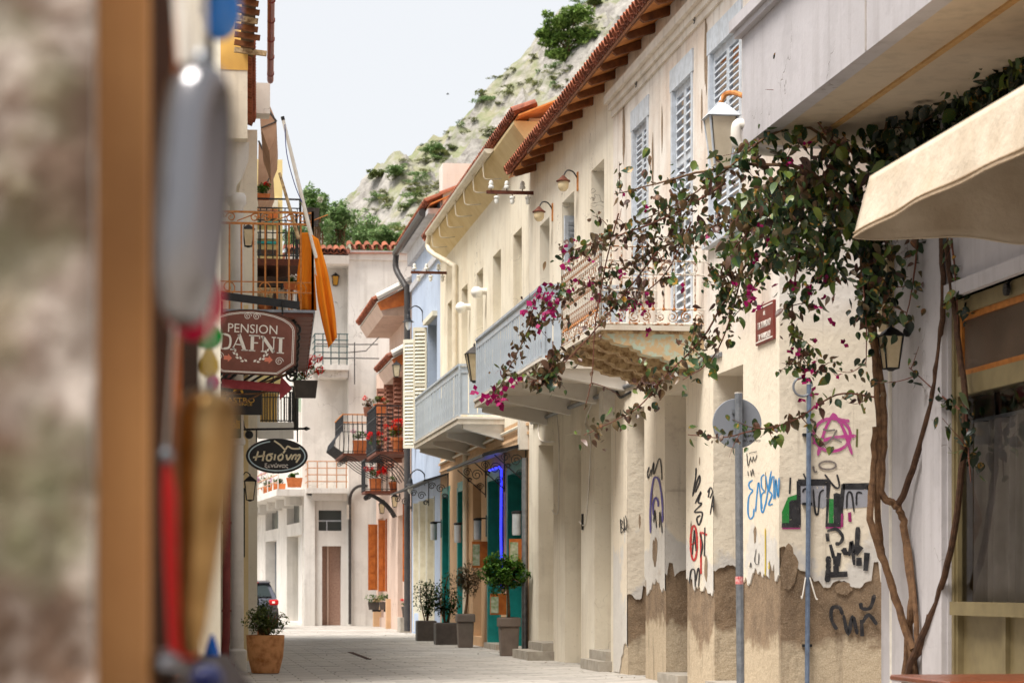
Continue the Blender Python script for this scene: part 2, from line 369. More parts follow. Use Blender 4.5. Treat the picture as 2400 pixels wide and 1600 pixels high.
# ---------------- hillside ----------------
def hill_h(x, y):
    R0 = [(-140, 6), (-40, 10), (0, 21), (8, 30), (16, 40), (20, 44.5), (22, 46), (25, 47.2), (28, 49.3), (30, 50.8), (32, 53), (34, 54.6), (36.5, 56.8), (39, 60.5), (41, 63), (45, 64.5), (49, 68), (54, 72), (62, 76), (90, 82), (260, 70)]
    for i in range(len(R0)-1):
        if R0[i][0] <= x <= R0[i+1][0]:
            f = (x-R0[i][0])/(R0[i+1][0]-R0[i][0]); r = R0[i][1]*(1-f)+R0[i+1][1]*f; break
    else: r = 6
    b = (y-120)/140
    z = (r*(.12+.88*max(b, 0)**.85) if b < 1 else r*(1-.25*(b-1))) if b > -.1 else 1
    p = Vector((x, y, 0))
    a = mnoise.fractal(p*.07, 1, 2, 4)*2.0+abs(mnoise.fractal(p*.16, 1, 2.1, 4))*3.2+abs(mnoise.fractal(p*.45, .8, 2, 4))*1.3
    k = min(1, max(0, b*3)); return z+a*k*(.9 if b < .97 else .5)-2*(1-k)
def hill_mat():
    t = NT('rocky_hillside'); g = t.n('NewGeometry'); sx = t.n('SeparateXYZ'); t.L(g.outputs['Normal'], sx.inputs[0])
    n1 = t.noise(.12, 6); n2 = t.noise(.9, 6); n3 = t.noise(.3, 5)
    rock = t.mix(t.ramp(n2, .35, .7), lin((172, 167, 160)), lin((112, 107, 102)))
    grass = t.mix(t.ramp(n3, .4, .65), lin((130, 134, 100)), lin((150, 144, 120)))  # grass greyed so its colour stands in for distance haze
    grass = t.mix(t.ramp(n2, .5, .75), grass, lin((110, 118, 78)))
    f = t.math('ADD', t.math('MULTIPLY', sx.outputs[2], 1.1), t.math('MULTIPLY', n1, 1.1))
    f = t.math('ADD', f, t.math('MULTIPLY', n2, .5))
    t.col(t.mix(t.ramp(f, 1.42, 1.7), rock, grass)); t.set(Roughness=.95); t.bump(t.noise(1.3, 8), .8, .5); return t.m
mb = MB(); xs = [-60+i*.6 for i in range(252)]; ys = [112+j*.75 for j in range(230)]
for y in ys:
    for x in xs: mb.v.append((x, y, hill_h(x, y)))
w = len(xs)
for j in range(len(ys)-1):
    for i in range(w-1): mb.f.append((j*w+i, j*w+i+1, j*w+w+i+1, j*w+w+i)); mb.m.append(0)
hill = mb.build('hill', hill_mat(), None, True); tag(hill, 'rocky hillside rising behind the houses', 'hill', kind='structure')
def hpix(u, v):           # where a sight line meets the hillside
    a, b, c = ray(u, v)
    s = 118
    while s < 300:
        p = Vector((a*s, b*s, CAMH+c*s))
        if hill_h(p.x, p.y) >= p.z: return Vector((p.x, p.y, hill_h(p.x, p.y)))
        s += .7
    return None
shr = []
for k in range(5):
    m = MB(); lobes(m, (0, 0, .3), (.95, .8, .38), 7, 40, .2, .45); shr.append(m.mesh('shrub_leaves', [m_scrub, m_scrub, m_leafol, m_treeg, m_scrub][k]))
cnt = 0
for _ in range(1200):
    u, v = random.uniform(840, 1480), random.uniform(-20, 560)
    p = hpix(u, v)
    if not p or mnoise.noise(p*.12) < -.12: continue
    s = random.choice((.5, .7, .8, 1.0, 1.3)); row = 'near the foot' if v > 380 else ('half way up' if v > 200 else 'high up')
    o = put(random.choice(shr), 'hill_shrub', None, TR(p-Vector((0, 0, .1)), rz=random.uniform(0, 6.3), s=(s, s, s*.8)))
    tag(o, 'small scrubby green bush %s the rocky hillside' % {'near the foot': 'low on', 'half way up': 'half way up', 'high up': 'high on'}[row], 'bush', 'bushes %s the hillside' % {'near the foot': 'low on', 'half way up': 'half way up', 'high up': 'high on'}[row]); cnt += 1
    if cnt >= 290: break
def tree(name, label, base, h, crowns, mat, leaf, n, nl, trunk=.12, cat='tree'):
    base = Vector(base); t = thing(name, label, cat, base); mb = MB()
    cs = [base+Vector(c[:3]) for c in crowns]
    top = sum(cs, Vector())/len(cs)
    mb.tube(smoothline([base-Vector((0, 0, .2)), base.lerp(top, .5)+Vector((.06*h*random.uniform(-1, 1), 0, 0)), top], 3), [trunk*(1-.1*i) for i in range(7)], 7)
    for c in cs: mb.tube([base.lerp(top, .45), c.lerp(top, .4)+Vector((0, 0, -.2)), c], [trunk*.45, trunk*.3, trunk*.12], 5)
    mb.build('trunk', m_bark, t); mb = MB()
    for c, k in zip(cs, crowns): lobes(mb, c, k[3:6], nl, n, leaf)
    mb.build('crown', mat, t); return t
p = hpix(1330, 150); s = p.y/FPX
if p:
    cr = [((u-1330)*s, random.uniform(-1, 1), (150-v)*s, rx*s*1.15, 1.8, rz*s*1.25) for u, v, rx, rz in ((1310, 60, 40, 22), (1350, 50, 38, 20), (1290, 95, 30, 18), (1335, 100, 55, 26), (1375, 95, 32, 22), (1300, 130, 36, 18), (1350, 140, 45, 18))]
    tree('pine_tree', 'broad green pine growing on the skyline of the hill', p, 6, cr, m_pine, .5, 110, 10, .16)
for u, v, w_, h_, lab in ((1018, 372, 34, 34, 'rounded dark green tree standing on the ridge line of the hill'), (945, 410, 40, 24, 'low spreading bush tree on the ridge left of the rounded one'), (885, 430, 26, 20, 'lowest small dark tree at the foot of the skyline'), (1395, 20, 26, 22, 'dark small tree at the top edge of the hill above the pine')):
    p = hpix(u, v)
    if not p: p = ony(u, v, 250); p.z = hill_h(p.x, p.y)
    s = p.y/FPX; cr = [(random.uniform(-.5, .5)*w_*s, random.uniform(-1, 1), (.5+random.uniform(-.1, .5))*h_*s, w_*.62*s, 1.2, h_*.5*s) for _ in range(4)]
    tree('hill_tree', lab, p-Vector((0, 0, .3)), 3, cr, m_treeg if 'rounded' in lab else m_leafol, .3, 60, 7, .1)
for i, (u, v, w_, h_, Y, lab) in enumerate(((790, 520, 52, 48, 104, 'leafy green tree directly behind the orange cloth and tiled white house'), (858, 520, 62, 56, 110, 'widest grey green tree rising behind the white house roof'), (745, 480, 34, 42, 100, 'slender tree crown left of the others behind the flagpole'), (905, 562, 50, 26, 106, 'low green tree crown against the rock beside the blue house roof'), (700, 570, 46, 60, 98, 'green tree seen through the railings of the rusty balcony'))):
    c = ony(u, v, Y); s = Y/FPX; base = Vector((c.x, Y, 0))
    cr = [(random.uniform(-.6, .6)*w_*s, random.uniform(-1, 1), c.z+random.uniform(-1.5, .6)*h_*s, w_*.62*s, 1.2, h_*.6*s) for _ in range(9)]
    tree('street_tree', lab, base, c.z, cr, m_treeg, .2, 60, 8, .15)
# ---------------- lantern builder ----------------
def lantern(name, label, c, w, h, wallp=None, sides=4, frame=None, gl=None, group=None, cat='lantern', taper=.62, down=True):
    frame = frame or m_iron; gl = gl or m_lampglass; c = Vector(c); t = thing(name, label, cat, c, group)
    s2 = sides; ro = math.pi/4 if sides == 4 else 0
    def ring(r, z): return [c+Vector((r*math.cos(ro+2*math.pi*k/s2), r*math.sin(ro+2*math.pi*k/s2), z)) for k in range(s2)]
    top, bot = ring(w*.62, h*.28), ring(w*.62*taper, -h*.5)
    g = MB()
    for k in range(s2):
        k2 = (k+1) % s2; q = [bot[k].lerp(bot[k2], .08), bot[k].lerp(bot[k2], .92), top[k].lerp(top[k2], .92), top[k].lerp(top[k2], .08)]
        g.quad(*q)
    g.build('glass_pane', gl, t)
    f = MB()
    for k in range(s2):
        k2 = (k+1) % s2
        f.tube([bot[k], top[k]], w*.035, 5); f.tube([bot[k], bot[k2]], w*.03, 5); f.tube([top[k], top[k2]], w*.035, 5)
    f.build('frame', frame, t)
    r = MB(); a = ring(w*.74, h*.28); b = ring(w*.3, h*.44); d = ring(w*.1, h*.5)
    r.add(a+b+d, [tuple(range(s2))]+[(k, (k+1) % s2, s2+(k+1) % s2, s2+k) for k in range(s2)]+[(s2+k, s2+(k+1) % s2, 2*s2+(k+1) % s2, 2*s2+k) for k in range(s2)]+[tuple(2*s2+k for k in range(s2))])
    r.lathe([(w*.05, h*.5), (w*.07, h*.54), (w*.02, h*.6)], c, 8); r.build('roof', frame, t)
    MB().lathe([(w*.3*taper, -h*.52), (w*.42*taper, -h*.5), (w*.1, -h*.56)], c, 8).build('base', frame, t)
    if wallp is not None:
        wp = Vector(wallp); e = c+Vector((0, 0, h*.56)); mid = e.lerp(wp, .5)+Vector((0, 0, h*.18))
        MB().tube(smoothline([e, mid, wp], 5), w*.045, 6).build('arm', frame, t)
        d = (wp-Vector((c.x, c.y, wp.z))).normalized()
        MB().tube([wp-d*.03, wp], h*.12, 10).build('wall_plate', frame, t)
    return t

# ---------------- white building on the right, with its jutting upper floor ----------------
YE = 25.0                         # end wall of the old plaster house
YC = 21.3                         # far corner of the white building
m_olive = M('olive_shop_frame', (134, 120, 86), (114, 100, 70), s=4, r=.5, b=.1)
m_orfr = M('orange_transom_wood', (184, 116, 48), (150, 88, 32), s=10, r=.5)
m_curtain = M('grey_net_curtain', (176, 170, 168), (140, 134, 132), s=2, r=.9, b=.2, streak=.8, stc=(70, 66, 64))  # dark vertical streaks paint in the shading of the curtain folds
t_ = NT('window_pane'); gl_ = t_.n('BsdfGlossy'); gl_.inputs['Roughness'].default_value = .03; tp_ = t_.n('BsdfTransparent'); fr_ = t_.n('Fresnel'); ms_ = t_.n('MixShader')
fr_.inputs[0].default_value = 1.4
t_.L(fr_.outputs[0], ms_.inputs[0]); t_.L(tp_.outputs[0], ms_.inputs[1]); t_.L(gl_.outputs[0], ms_.inputs[2]); t_.L(ms_.outputs[0], t_.t.nodes['Material Output'].inputs[0]); m_pane = t_.m
wb = thing('white_building', 'white building with jutting upper floor and olive framed shop window on the right edge', 'building', (6.35, 13, 0))
S0, S1 = 9.0, wy(2222); ZL = 3.62
MB().wall('x-', XW, -30, YC, 0, 12, [(S0, S1, .02, ZL, .4)], th=5, back=False).build('wall', m_lav, wb)  # wall extended unseen behind the camera to darken reflections and light
MB().box(XW-.05, XW, S1+.02, S1+.55, 0, 5.2).build('pilaster', m_lav, wb)
par = MB().box(5.06, 5.2, -8, YC+.02, 5.21, 6.2).build('balcony_parapet', m_lav, wb)
MB().box(5.2, XW, YC-.12, YC+.018, 5.216, 6.195).build('parapet_end', m_lav, par)
MB().box(5.0, 5.24, 2, YC+.08, 6.2, 6.26).box(4.96, 5.24, 2, YC+.12, 6.26, 6.36).build('coping', m_lav, par)
MB().box(5.2, XW+.01, -8, YC-.12, 5.215, 5.4).build('balcony_soffit', M('tan_soffit', (206, 188, 164), (190, 170, 146), s=1.2, streak=.3), wb)  # soffit in its own tan colour
MB().box(5.58, 5.63, 2, YC-.13, 5.195, 5.217).build('soffit_joint', M('ochre_joint', (200, 158, 100), (176, 134, 82), s=8), wb)
for y in (14.0, 17.35): MB().box(5.054, 5.06, y, y+.03, 5.22, 6.2).build('parapet_joint', M('joint_stain', (186, 178, 172), (160, 150, 142), s=8), par)
# shop front
sf = MB().box(XW+.05, XW+.2, S1-.1, S1-.002, .02, ZL-.002).box(XW+.05, XW+.2, S0, S1-.1, ZL-.13, ZL-.002).build('shop_window_frame', m_olive, wb)
MB().box(XW+.03, XW+.05, S1-.06, S1-.002, .02, ZL-.002).build('frame_bead', m_olive, sf)
MB().box(XW-.06, XW+.06, S0, S1-.002, ZL, ZL+.12).build('lintel', m_lav, wb)
zt, zb = 2.98, 2.82
MB().box(XW+.04, XW+.2, S0, S1-.1, zb, zt).build('transom_rail', m_olive, sf)
tf = MB().box(XW+.07, XW+.13, S0, S1-.1, zt, zt+.05).box(XW+.07, XW+.13, S0, S1-.1, ZL-.18, ZL-.13).box(XW+.07, XW+.13, S1-.15, S1-.1, zt+.05, ZL-.18).build('transom_frame', m_orfr, wb)
for y in (17.55, 16.2, 14.8, 13.3): MB().box(XW+.07, XW+.13, y, y+.045, zt+.05, ZL-.18).build('glazing_bar', m_orfr, tf)
for a, b in ((17.6, S1-.16), (16.25, 17.54), (14.85, 16.19), (13.35, 14.79)):
    MB().box(XW+.09, XW+.1, a, b, zt+.05, ZL-.18).build('transom_pane', M('dusty_brown_blind', (92, 74, 60), (74, 58, 46), s=2, r=.35), wb)
MB().box(XW-.02, XW+.22, S0, S1-.1, 1.02, 1.13).build('sill', m_olive, sf)
MB().box(XW+.1, XW+.16, S0, S1-.1, .02, 1.02).build('apron_panel', m_olive, wb)
for y in (18.15, 16.9, 15.6, 14.2): MB().box(XW+.06, XW+.1, y, y+.07, .05, 1.02).build('panel_batten', m_olive, sf)
for y in (16.3, 13.2): MB().box(XW+.06, XW+.18, y, y+.09, 1.13, zb).build('mullion', m_olive, sf)
for a, b in ((16.39, S1-.102), (13.29, 16.3), (9.0, 13.2)): MB().quad((XW+.085, b, 1.13), (XW+.085, a, 1.13), (XW+.085, a, zb), (XW+.085, b, zb)).build('window_pane', m_pane, wb)
cu = MB(); N = 150
for i in range(N+1):
    y = 14.5+(S1-.2-14.5)*i/N; x = XW+.175+.034*math.sin(i*.8)+.02*math.sin(i*.37); cu.v += [(x, y, 1.13), (x+.01, y, 2.6)]
for i in range(N): cu.f.append((2*i, 2*i+2, 2*i+3, 2*i+1)); cu.m.append(0)
cu.build('curtain', m_curtain, wb, True)
MB().box(XW+.17, XW+.19, 13, S1-.1, 2.6, 2.63).build('curtain_rail', m_steel, wb)
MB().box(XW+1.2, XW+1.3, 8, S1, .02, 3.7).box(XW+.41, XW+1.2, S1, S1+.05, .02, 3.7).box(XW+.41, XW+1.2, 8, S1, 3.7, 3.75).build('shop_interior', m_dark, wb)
pp = lambda u, v, Y=21.34: ony(u, v, Y)
MB().tube(smoothline([pp(1775, 292, 21.1), pp(1740, 290), pp(1727, 296), pp(1726, 330), pp(1735, 345), pp(1760, 350), pp(1830, 356, 21.5)], 5), .05, 10).build('waste_pipe', m_pvc, wb, True)
MB().tube([pp(2094, 1600, 21.0), pp(2092, 1180, 21.0), pp(2088, 560, 21.0)], .034, 10).build('rain_pipe', m_pvc, wb, True)
MB().box(XW-.07, XW, 20.9, 21.15, 3.55, 4.3).build('cable_box', M('beige_cable_trunking', (196, 176, 140), (176, 156, 120), s=6), wb)

# ---------------- awning ----------------
aw = thing('shop_awning', 'beige canvas shop awning with drooping valance at the upper right', 'awning', (5.6, 12, 3.8))
def cloth(name, f, nu, nv, mat, par, th=.006):
    m = MB()
    for j in range(nv+1):
        for i in range(nu+1): m.v.append(tuple(f(i/nu, j/nv)))
    for j in range(nv):
        for i in range(nu): k = j*(nu+1)+i; m.f.append((k, k+1, k+nu+2, k+nu+1)); m.m.append(0)
    o = m.build(name, mat, par, True)
    if th: sm = o.modifiers.new('thickness', 'SOLIDIFY'); sm.thickness = th
    return o
def top_f(a, b):
    y = 6+11*a; x = 4.98+1.37*b; return Vector((x, y, 4.22+.5*b-.05*math.sin(b*3.1)*(1+.3*math.sin(y*2))))
cloth('canopy', top_f, 60, 8, m_canvas, aw)
def front_f(a, b):
    y = 6+11.0*a; w = mnoise.noise(Vector((y*1.3, b*1.5, 0)))
    dr = .43-.012*math.sin(y*1.3)-.05*max(0, (a-.9)/.1)*0-(.0 if a < .98 else .0); x = 4.98-.1*b+.025*w*b+.012*math.sin(y*5+b*3)*b
    return Vector((x, y+.05*b*(a > .96), 4.22-dr*b))
cloth('front_valance', front_f, 120, 10, m_canvas, aw)
def end_f(a, b):
    x = 4.98-.1*b*(1-a)+1.37*a; w = mnoise.noise(Vector((x*2.2, b*2, 5)))
    zt_ = 4.22+.5*a; return Vector((x, 17.0+.06*w*b+.05*b, zt_+(3.79-.02*math.sin(a*9)-zt_)*b+.03*w*b))
cloth('end_valance', end_f, 40, 12, m_canvas, aw)
MB().tube([front_f(i/60, .93)+Vector((-.006, 0, 0)) for i in range(61)], .006, 5).tube([front_f(i/60, 1)+Vector((0, 0, 0)) for i in range(61)], .009, 5).build('hem', M('hem_stitching', (196, 174, 146), (170, 146, 118), s=20), aw)
MB().tube([end_f(i/30, 1) for i in range(31)], .009, 5).build('hem', m_canvas, aw)
MB().tube([(5.04, 6, 4.2), (5.04, 16.9, 4.2)], .022, 8).build('front_bar', m_steel, aw)
MB().tube([(5.0, 16.9, 4.2), (6.34, 16.9, 4.68)], .018, 8).build('arm', m_steel, aw)
MB().tube([(XW-.06, 6, 4.72), (XW-.06, 17, 4.72)], .05, 8).build('roller_tube', m_steel, aw)

lantern('wall_lantern', 'black four sided wall lantern behind the vine stems on the white building', ony(2088, 815, 20.3), .2, .36, onx(2130, 778, XW))
lantern('wall_lantern', 'white topped lantern cut off by the right edge beside the shop transom', ony(2418, 700, 18.0), .24, .42, (XW, 18.0, 3.55), gl=m_lampglass)

# ---------------- table in the right foreground ----------------
tb = thing('cafe_table', 'glossy reddish brown wooden table top at the bottom right corner', 'table', (4.7, 12.9, 0))
MB().bevbox(4.05, 5.5, 12.35, 13.42, .715, .75, .008).build('tabletop', M('polished_red_brown_wood', (136, 76, 48), (108, 56, 34), s=5, r=.25, b=.05), tb)
for x in (4.15, 5.4):
    for y in (12.45, 13.3): MB().box(x-.03, x+.03, y-.03, y+.03, 0, .715).build('leg', m_darkwood, tb)

# ---------------- round road sign seen from behind ----------------
sg = thing('road_sign', 'round grey road sign seen from behind on a tall steel pole', 'road sign', (5.85, 25 - .35, 0))
ys = 24.4; px = ony(1733, 1375, ys).x; zt = ony(1733, 922, ys).z; zc = ony(1731, 991, ys).z; rr = 60/FPX*ys
MB().tube([(px+.012, ys, 0), (px, ys, 1.6), (px-.01, ys, zt)], .041, 12).build('pole', m_steel, sg, True)
MB().lathe([(.041, zt), (.043, zt+.012), (.0, zt+.016)], (px-.01, ys, 0), 12).build('pole_cap', m_pvc, sg)
ds = MB().lathe([(rr*.985, .0), (rr, .006), (rr, .018), (rr*.985, .022)], (px-.01, ys+.05, zc), 56, 'y').build('sign_disc', m_signback, sg)
for z in (.12, -.14): MB().box(px-.07, px+.05, ys+.02, ys+.05, zc+z-.02, zc+z+.02).build('bracket', m_steel, sg)
MB().tube([(px, ys, 1.28), (px, ys, 1.36)], .043, 12).build('sticker', M('red_white_sticker', (200, 40, 48), (235, 200, 196), s=30, r=.4), sg)
for i, s in enumerate(('ΚΑΤ. ΑΔΕΙΑΣ', 'ΣΗΜΑΤΑ ΕΠΕ', 'ΤΗΛ. 4633000')): text('lettering', s, .035, m_iron, ds, (px+.13, ys+.046, zc-.08-.05*i), (1, 0, 0), (0, 0, 1), .001)
# ---------------- old plaster house ----------------
def old_mats():
    t = NT('old_peeling_plaster'); sp = t.n('SeparateXYZ'); t.L(t.co, sp.inputs[0]); z = sp.outputs[2]
    n1, n2, n3 = t.noise(.9, 7), t.noise(3.2, 8, rough=.7), t.noise(16, 6)
    up = t.mix(t.ramp(n1, .4, .66), lin((230, 223, 214)), lin((216, 198, 182)))
    up = t.mix(t.math('MULTIPLY', t.ramp(t.noise(1.0, 8, (3, 3, .3)), .5, .7), .6), up, lin((176, 160, 146)))
    lo_ = t.mix(t.ramp(t.noise(.8, 4), .35, .7), lin((236, 224, 203)), lin((226, 213, 193)))
    c = t.mix(t.ramp(z, 3.9, 4.3), lo_, up)
    c = t.mix(t.ramp(t.math('ADD', t.math('MULTIPLY', n1, 1.6), t.math('MULTIPLY', z, -.42)), .1, .17), c, t.mix(n2, lin((224, 219, 211)), lin((200, 194, 187))))
    c = t.mix(t.math('MULTIPLY', t.ramp(n2, .58, .7), .35), c, lin((182, 162, 140)))
    c = t.mix(t.math('MULTIPLY', t.ramp(n3, .64, .7), .3), c, lin((140, 124, 108)))
    c = t.mix(t.math('MULTIPLY', t.ramp(t.noise(1.1, 6, (8, 8, .4)), .6, .76), .45), c, lin((140, 124, 106)))
    t.col(c); t.set(Roughness=.9); t.bump(t.math('ADD', t.noise(7, 7), t.math('MULTIPLY', n3, .5)), .5, .02)
    b = NT('bare_brown_render'); sp = b.n('SeparateXYZ'); b.L(b.co, sp.inputs[0]); z = sp.outputs[2]
    n1, n2, n3 = b.noise(.9, 7), b.noise(3.5, 8, rough=.7), b.noise(70, 4, rough=.8)
    br = b.mix(b.ramp(n2, .35, .66), lin((152, 128, 102)), lin((112, 92, 72))); br = b.mix(b.math('MULTIPLY', b.ramp(n3, .5, .66), .7), br, lin((176, 156, 132)))
    pb_ = b.mix(b.ramp(n3, .35, .7), lin((214, 198, 172)), lin((172, 150, 122)))
    lw = b.ramp(b.math('SUBTRACT', b.math('ADD', b.math('MULTIPLY', n1, 1.2), b.math('MULTIPLY', n2, .6)), b.math('ADD', z, .2)), -.05, .08)
    c = b.mix(lw, br, pb_); c = b.mix(b.math('MULTIPLY', b.ramp(b.noise(1.2, 6, (4, 4, .6)), .55, .7), .6), c, lin((104, 86, 70)))
    b.col(c); b.set(Roughness=.95); b.bump(b.math('ADD', b.math('MULTIPLY', n3, .3), b.noise(9, 8)), .8, .03); return t.m, b.m
m_old, m_rubble = old_mats()
YA0, YA1, YB = YE, wy(1440), wy(1240)
oh = thing('old_plaster_house', 'old peeling plaster house with grey shutters, graffiti and an ornate rusty balcony', 'house', (XW, 30, 0))
def uo(a, b): return wy(b), wy(a)          # opening between two photo columns, near edge first
g_depth = (.5, .7, .6)
G4, G5, G6 = uo(1472, 1513), uo(1561, 1611), uo(1675, 1745)
W1, W2, W3 = uo(1486, 1521), uo(1579, 1625), uo(1667, 1739)
holes = [(*G4, 0.0, 3.72, .5), (*G5, 0.0, 3.75, .7), (*G6, 0.0, 3.76, .6), (*W1, 5.3, 7.85, .12), (*W2, 4.42, 7.85, .12), (*W3, 5.35, 7.85, .12)]
ZC = 2.5                                   # below this the coat is broken away along a ragged edge
MB().wall('x-', XW, YA0, YA1, 0, 3.95, [(h[0]-.006, h[1]+.006, 0, h[3]+.006, h[4]) for h in holes[:3]], th=.5, back=False, cap=False).build('base_wall', m_rubble, oh)
MB().wall('y-', YE-.002, XW+.001, 9.5, 0, ZC+.1, th=.4, cap=False).build('base_wall', m_rubble, oh)
CT = .016; XP = XW-CT
MB().wall('x-', XP, YA0-CT, YA1, ZC, 8.95, [(h[0], h[1], max(h[2], ZC), h[3], h[4]) for h in holes], th=.5, back=False).wall('y-', YE-.002-CT, XP+.0005, 9.5, ZC, 8.95, th=.4).build('plaster_coat', m_old, oh)
def ragged(a, seed, near=True):
    n = mnoise.fractal(Vector((a*1.1, seed, 0)), 1, 2, 6); n2 = mnoise.fractal(Vector((a*9, seed+4, 0)), .8, 2, 5)
    return n*.36+n2*.04+(.2 if mnoise.noise(Vector((a*3.1, seed, 7))) > .22 else 0)
def coat(a0, a1, fn, seed, base, fade=None):
    N = max(6, int((a1-a0)/.025)); m = MB(); top, ed, bk = [], [], []
    for i in range(N+1):
        a = a0+(a1-a0)*i/N; z = base+ragged(a, seed)-(fade(a) if fade else 0); z = max(.02, min(ZC-.05, z))
        top.append(fn(a, ZC+.001, 0)); ed.append(fn(a, z, 0)); bk.append(fn(a+.004, z-.006, CT))
    m.v = [tuple(p) for p in top+ed+bk]; n = N+1
    for i in range(N): m.f += [(i, i+1, n+i+1, n+i), (n+i, n+i+1, 2*n+i+1, 2*n+i)]
    m.f += [(0, n, 2*n, 0)] if False else []
    m.m = [0]*len(m.f); m.build('plaster_coat', m_old, oh)
fx = lambda a, z, d: Vector((XP+d, a, z))
fd = lambda a: max(0, (a-32.4))*.75
for i, (a0, a1) in enumerate(((YA0-CT, G6[0]), (G6[1], G5[0]), (G5[1], G4[0]), (G4[1], YA1))): coat(a0, a1, fx, 3.1, 1.32, fd)
coat(XP+.0005, 9.5, lambda a, z, d: Vector((a, YE-.002-CT+d, z)), 8.7, 1.3)
for i, g in enumerate((G4, G5, G6)): coat(XP, XW+g_depth[i], lambda a, z, d: Vector((a, g[1]-CT+d, z)), 12+i*3.3, (1.15, 1.5, 1.3)[i])
# islands of missing coat higher up: bare patches with their own broken rim
def scar(fn, ca, cz, ra, rz, seed):
    pts = []
    for k in range(26):
        a = 2*math.pi*k/26; q = 1+.35*mnoise.fractal(Vector((math.cos(a)*1.3, math.sin(a)*1.3, seed)), 1, 2, 4); pts.append((ca+ra*math.cos(a)*q, cz+rz*math.sin(a)*q))
    m = MB(); m.add([fn(a, z, -.003) for a, z in pts]+[fn(ca, cz, -.001)], [(k, (k+1) % 26, 26) for k in range(26)]); m.build('bare_patch', m_rubble, oh)
    return
    m = MB(); m.add([fn(ca+(a-ca)*f, cz+(z-cz)*f, -d) for f, d in ((.985, .002), (1.0, .007), (1.03, .0005)) for a, z in pts], [(r*26+k, r*26+(k+1) % 26, (r+1)*26+(k+1) % 26, (r+1)*26+k) for r in (0, 1) for k in range(26)]); m.build('broken_rim', m_old, oh)
fe = lambda a, z, d: Vector((a, YE-.002-CT+d, z))
p_ = ony(1845, 1330, YE); scar(fe, p_.x+.02, p_.z, .09, .22, 2.2); p_ = ony(1978, 1378, YE); scar(fe, p_.x, p_.z, .1, .06, 5.5)
for u, v, ra, rz, sd_ in ((1462, 300, .1, .5, 1), (1530, 380, .06, .35, 2), (1552, 300, .05, .3, 3), (1655, 130, .08, .5, 4), (1645, 260, .05, .25, 6), (1535, 1290, .16, .2, 7), (1640, 1080, .03, .05, 8), (1530, 1180, .05, .12, 9), (1655, 1330, .1, .14, 10), (1770, 1250, .06, .1, 11), (1500, 1220, .08, .1, 12), (1795, 1130, .03, .12, 13), (1620, 1250, .05, .16, 14)):
    p_ = onx(u, v, XP); scar(fx, p_.y, p_.z, ra, rz, sd_)
for g in (G4, G5, G6): MB().box(XW+.5, XW+.58, g[0], g[1], 0, 3.7).build('door', m_darkwood, oh)
for g in (G5, G6): MB().box(XW-.12, XW+.3, g[0]+.02, g[1]-.02, 0, .14).build('doorstep', m_stone, oh)
co = MB()
for x0, z0, z1 in ((.05, 8.1, 8.2), (.09, 8.2, 8.3), (.15, 8.3, 8.42), (.06, 8.42, 8.5)): co.box(XW-x0, XW+.01, YA0-.03, YA1+x0*.3, z0, z1)
co.build('cornice', M('cornice_plaster', (228, 218, 206), (206, 194, 180), s=1.5, streak=.3), oh)
def louvre_shutter(par, name, y0, y1, z0, z1, X, n, mat, leaf=2, rails=(.5,), th=.045, label=None):
    fr = MB(); w = (y1-y0)/leaf; sw = .065*min(1, w/.5); sl = []
    for k in range(leaf):
        a, b = y0+k*w+.004, y0+(k+1)*w-.004
        fr.box(X, X+th, a, a+sw, z0, z1).box(X, X+th, b-sw, b, z0, z1)
        cuts = [z0]+[z0+(z1-z0)*r for r in rails]+[z1]
        for i, c in enumerate(cuts):
            e0, e1 = (c, c+.1) if i == 0 else ((c-.1, c) if i == len(cuts)-1 else (c-.05, c+.05)); fr.box(X+.002, X+th-.002, a+sw, b-sw, e0, e1)
        for i in range(len(cuts)-1):
            lo, hi = cuts[i]+(.1 if i == 0 else .05), cuts[i+1]-(.1 if i == len(cuts)-2 else .05); q = max(2, int(n*(hi-lo)/(z1-z0)))
            for j in range(q): sl.append(((a+b)/2, lo+(hi-lo)*(j+.5)/q, (hi-lo)/q, b-a-2*sw))
    s = fr.build(name, mat, par)
    if label: tag(s, label)
    me = None
    for (yc, zc, pz, wd) in sl:
        if me is None: me = MB().box(-.004, .004, -wd/2, wd/2, -pz*.62, pz*.62).mesh('slat', mat)
        put(me, 'slat', s, TR((X+th/2, yc, zc), ry=R(32)))
    return s
for i, (w, z0) in enumerate(((W1, 5.3), (W2, 4.42), (W3, 5.35))):
    louvre_shutter(oh, 'shutter', w[0]+.03, w[1]-.03, z0+.03, 7.62, XW+.02, 30, m_shut, 2, (.45,) if i != 1 else (.36, .7))
    fr = MB().box(XW-.03, XW+.1, w[0]-.06, w[0]+.03, z0, 7.85).box(XW-.03, XW+.1, w[1]-.03, w[1]+.06, z0, 7.85).box(XW-.035, XW+.1, w[0]-.1, w[1]+.1, 7.62, 7.9)
    if i != 1: fr.box(XW-.1, XW+.05, w[0]-.08, w[1]+.08, z0-.06, z0)
    fr.build('window_frame', m_shut, oh)
for u, v in ((1503, 170), (1638, 50), (1500, 200)):
    p = onx(u, v, XW-.01); MB().tube([p]+spiral(p+Vector((-.06, 0, .02)), .05, .05, 0, .8, 10, (0, 1, 0), (0, 0, 1)), .007, 5).build('wall_hook', m_iron, oh)
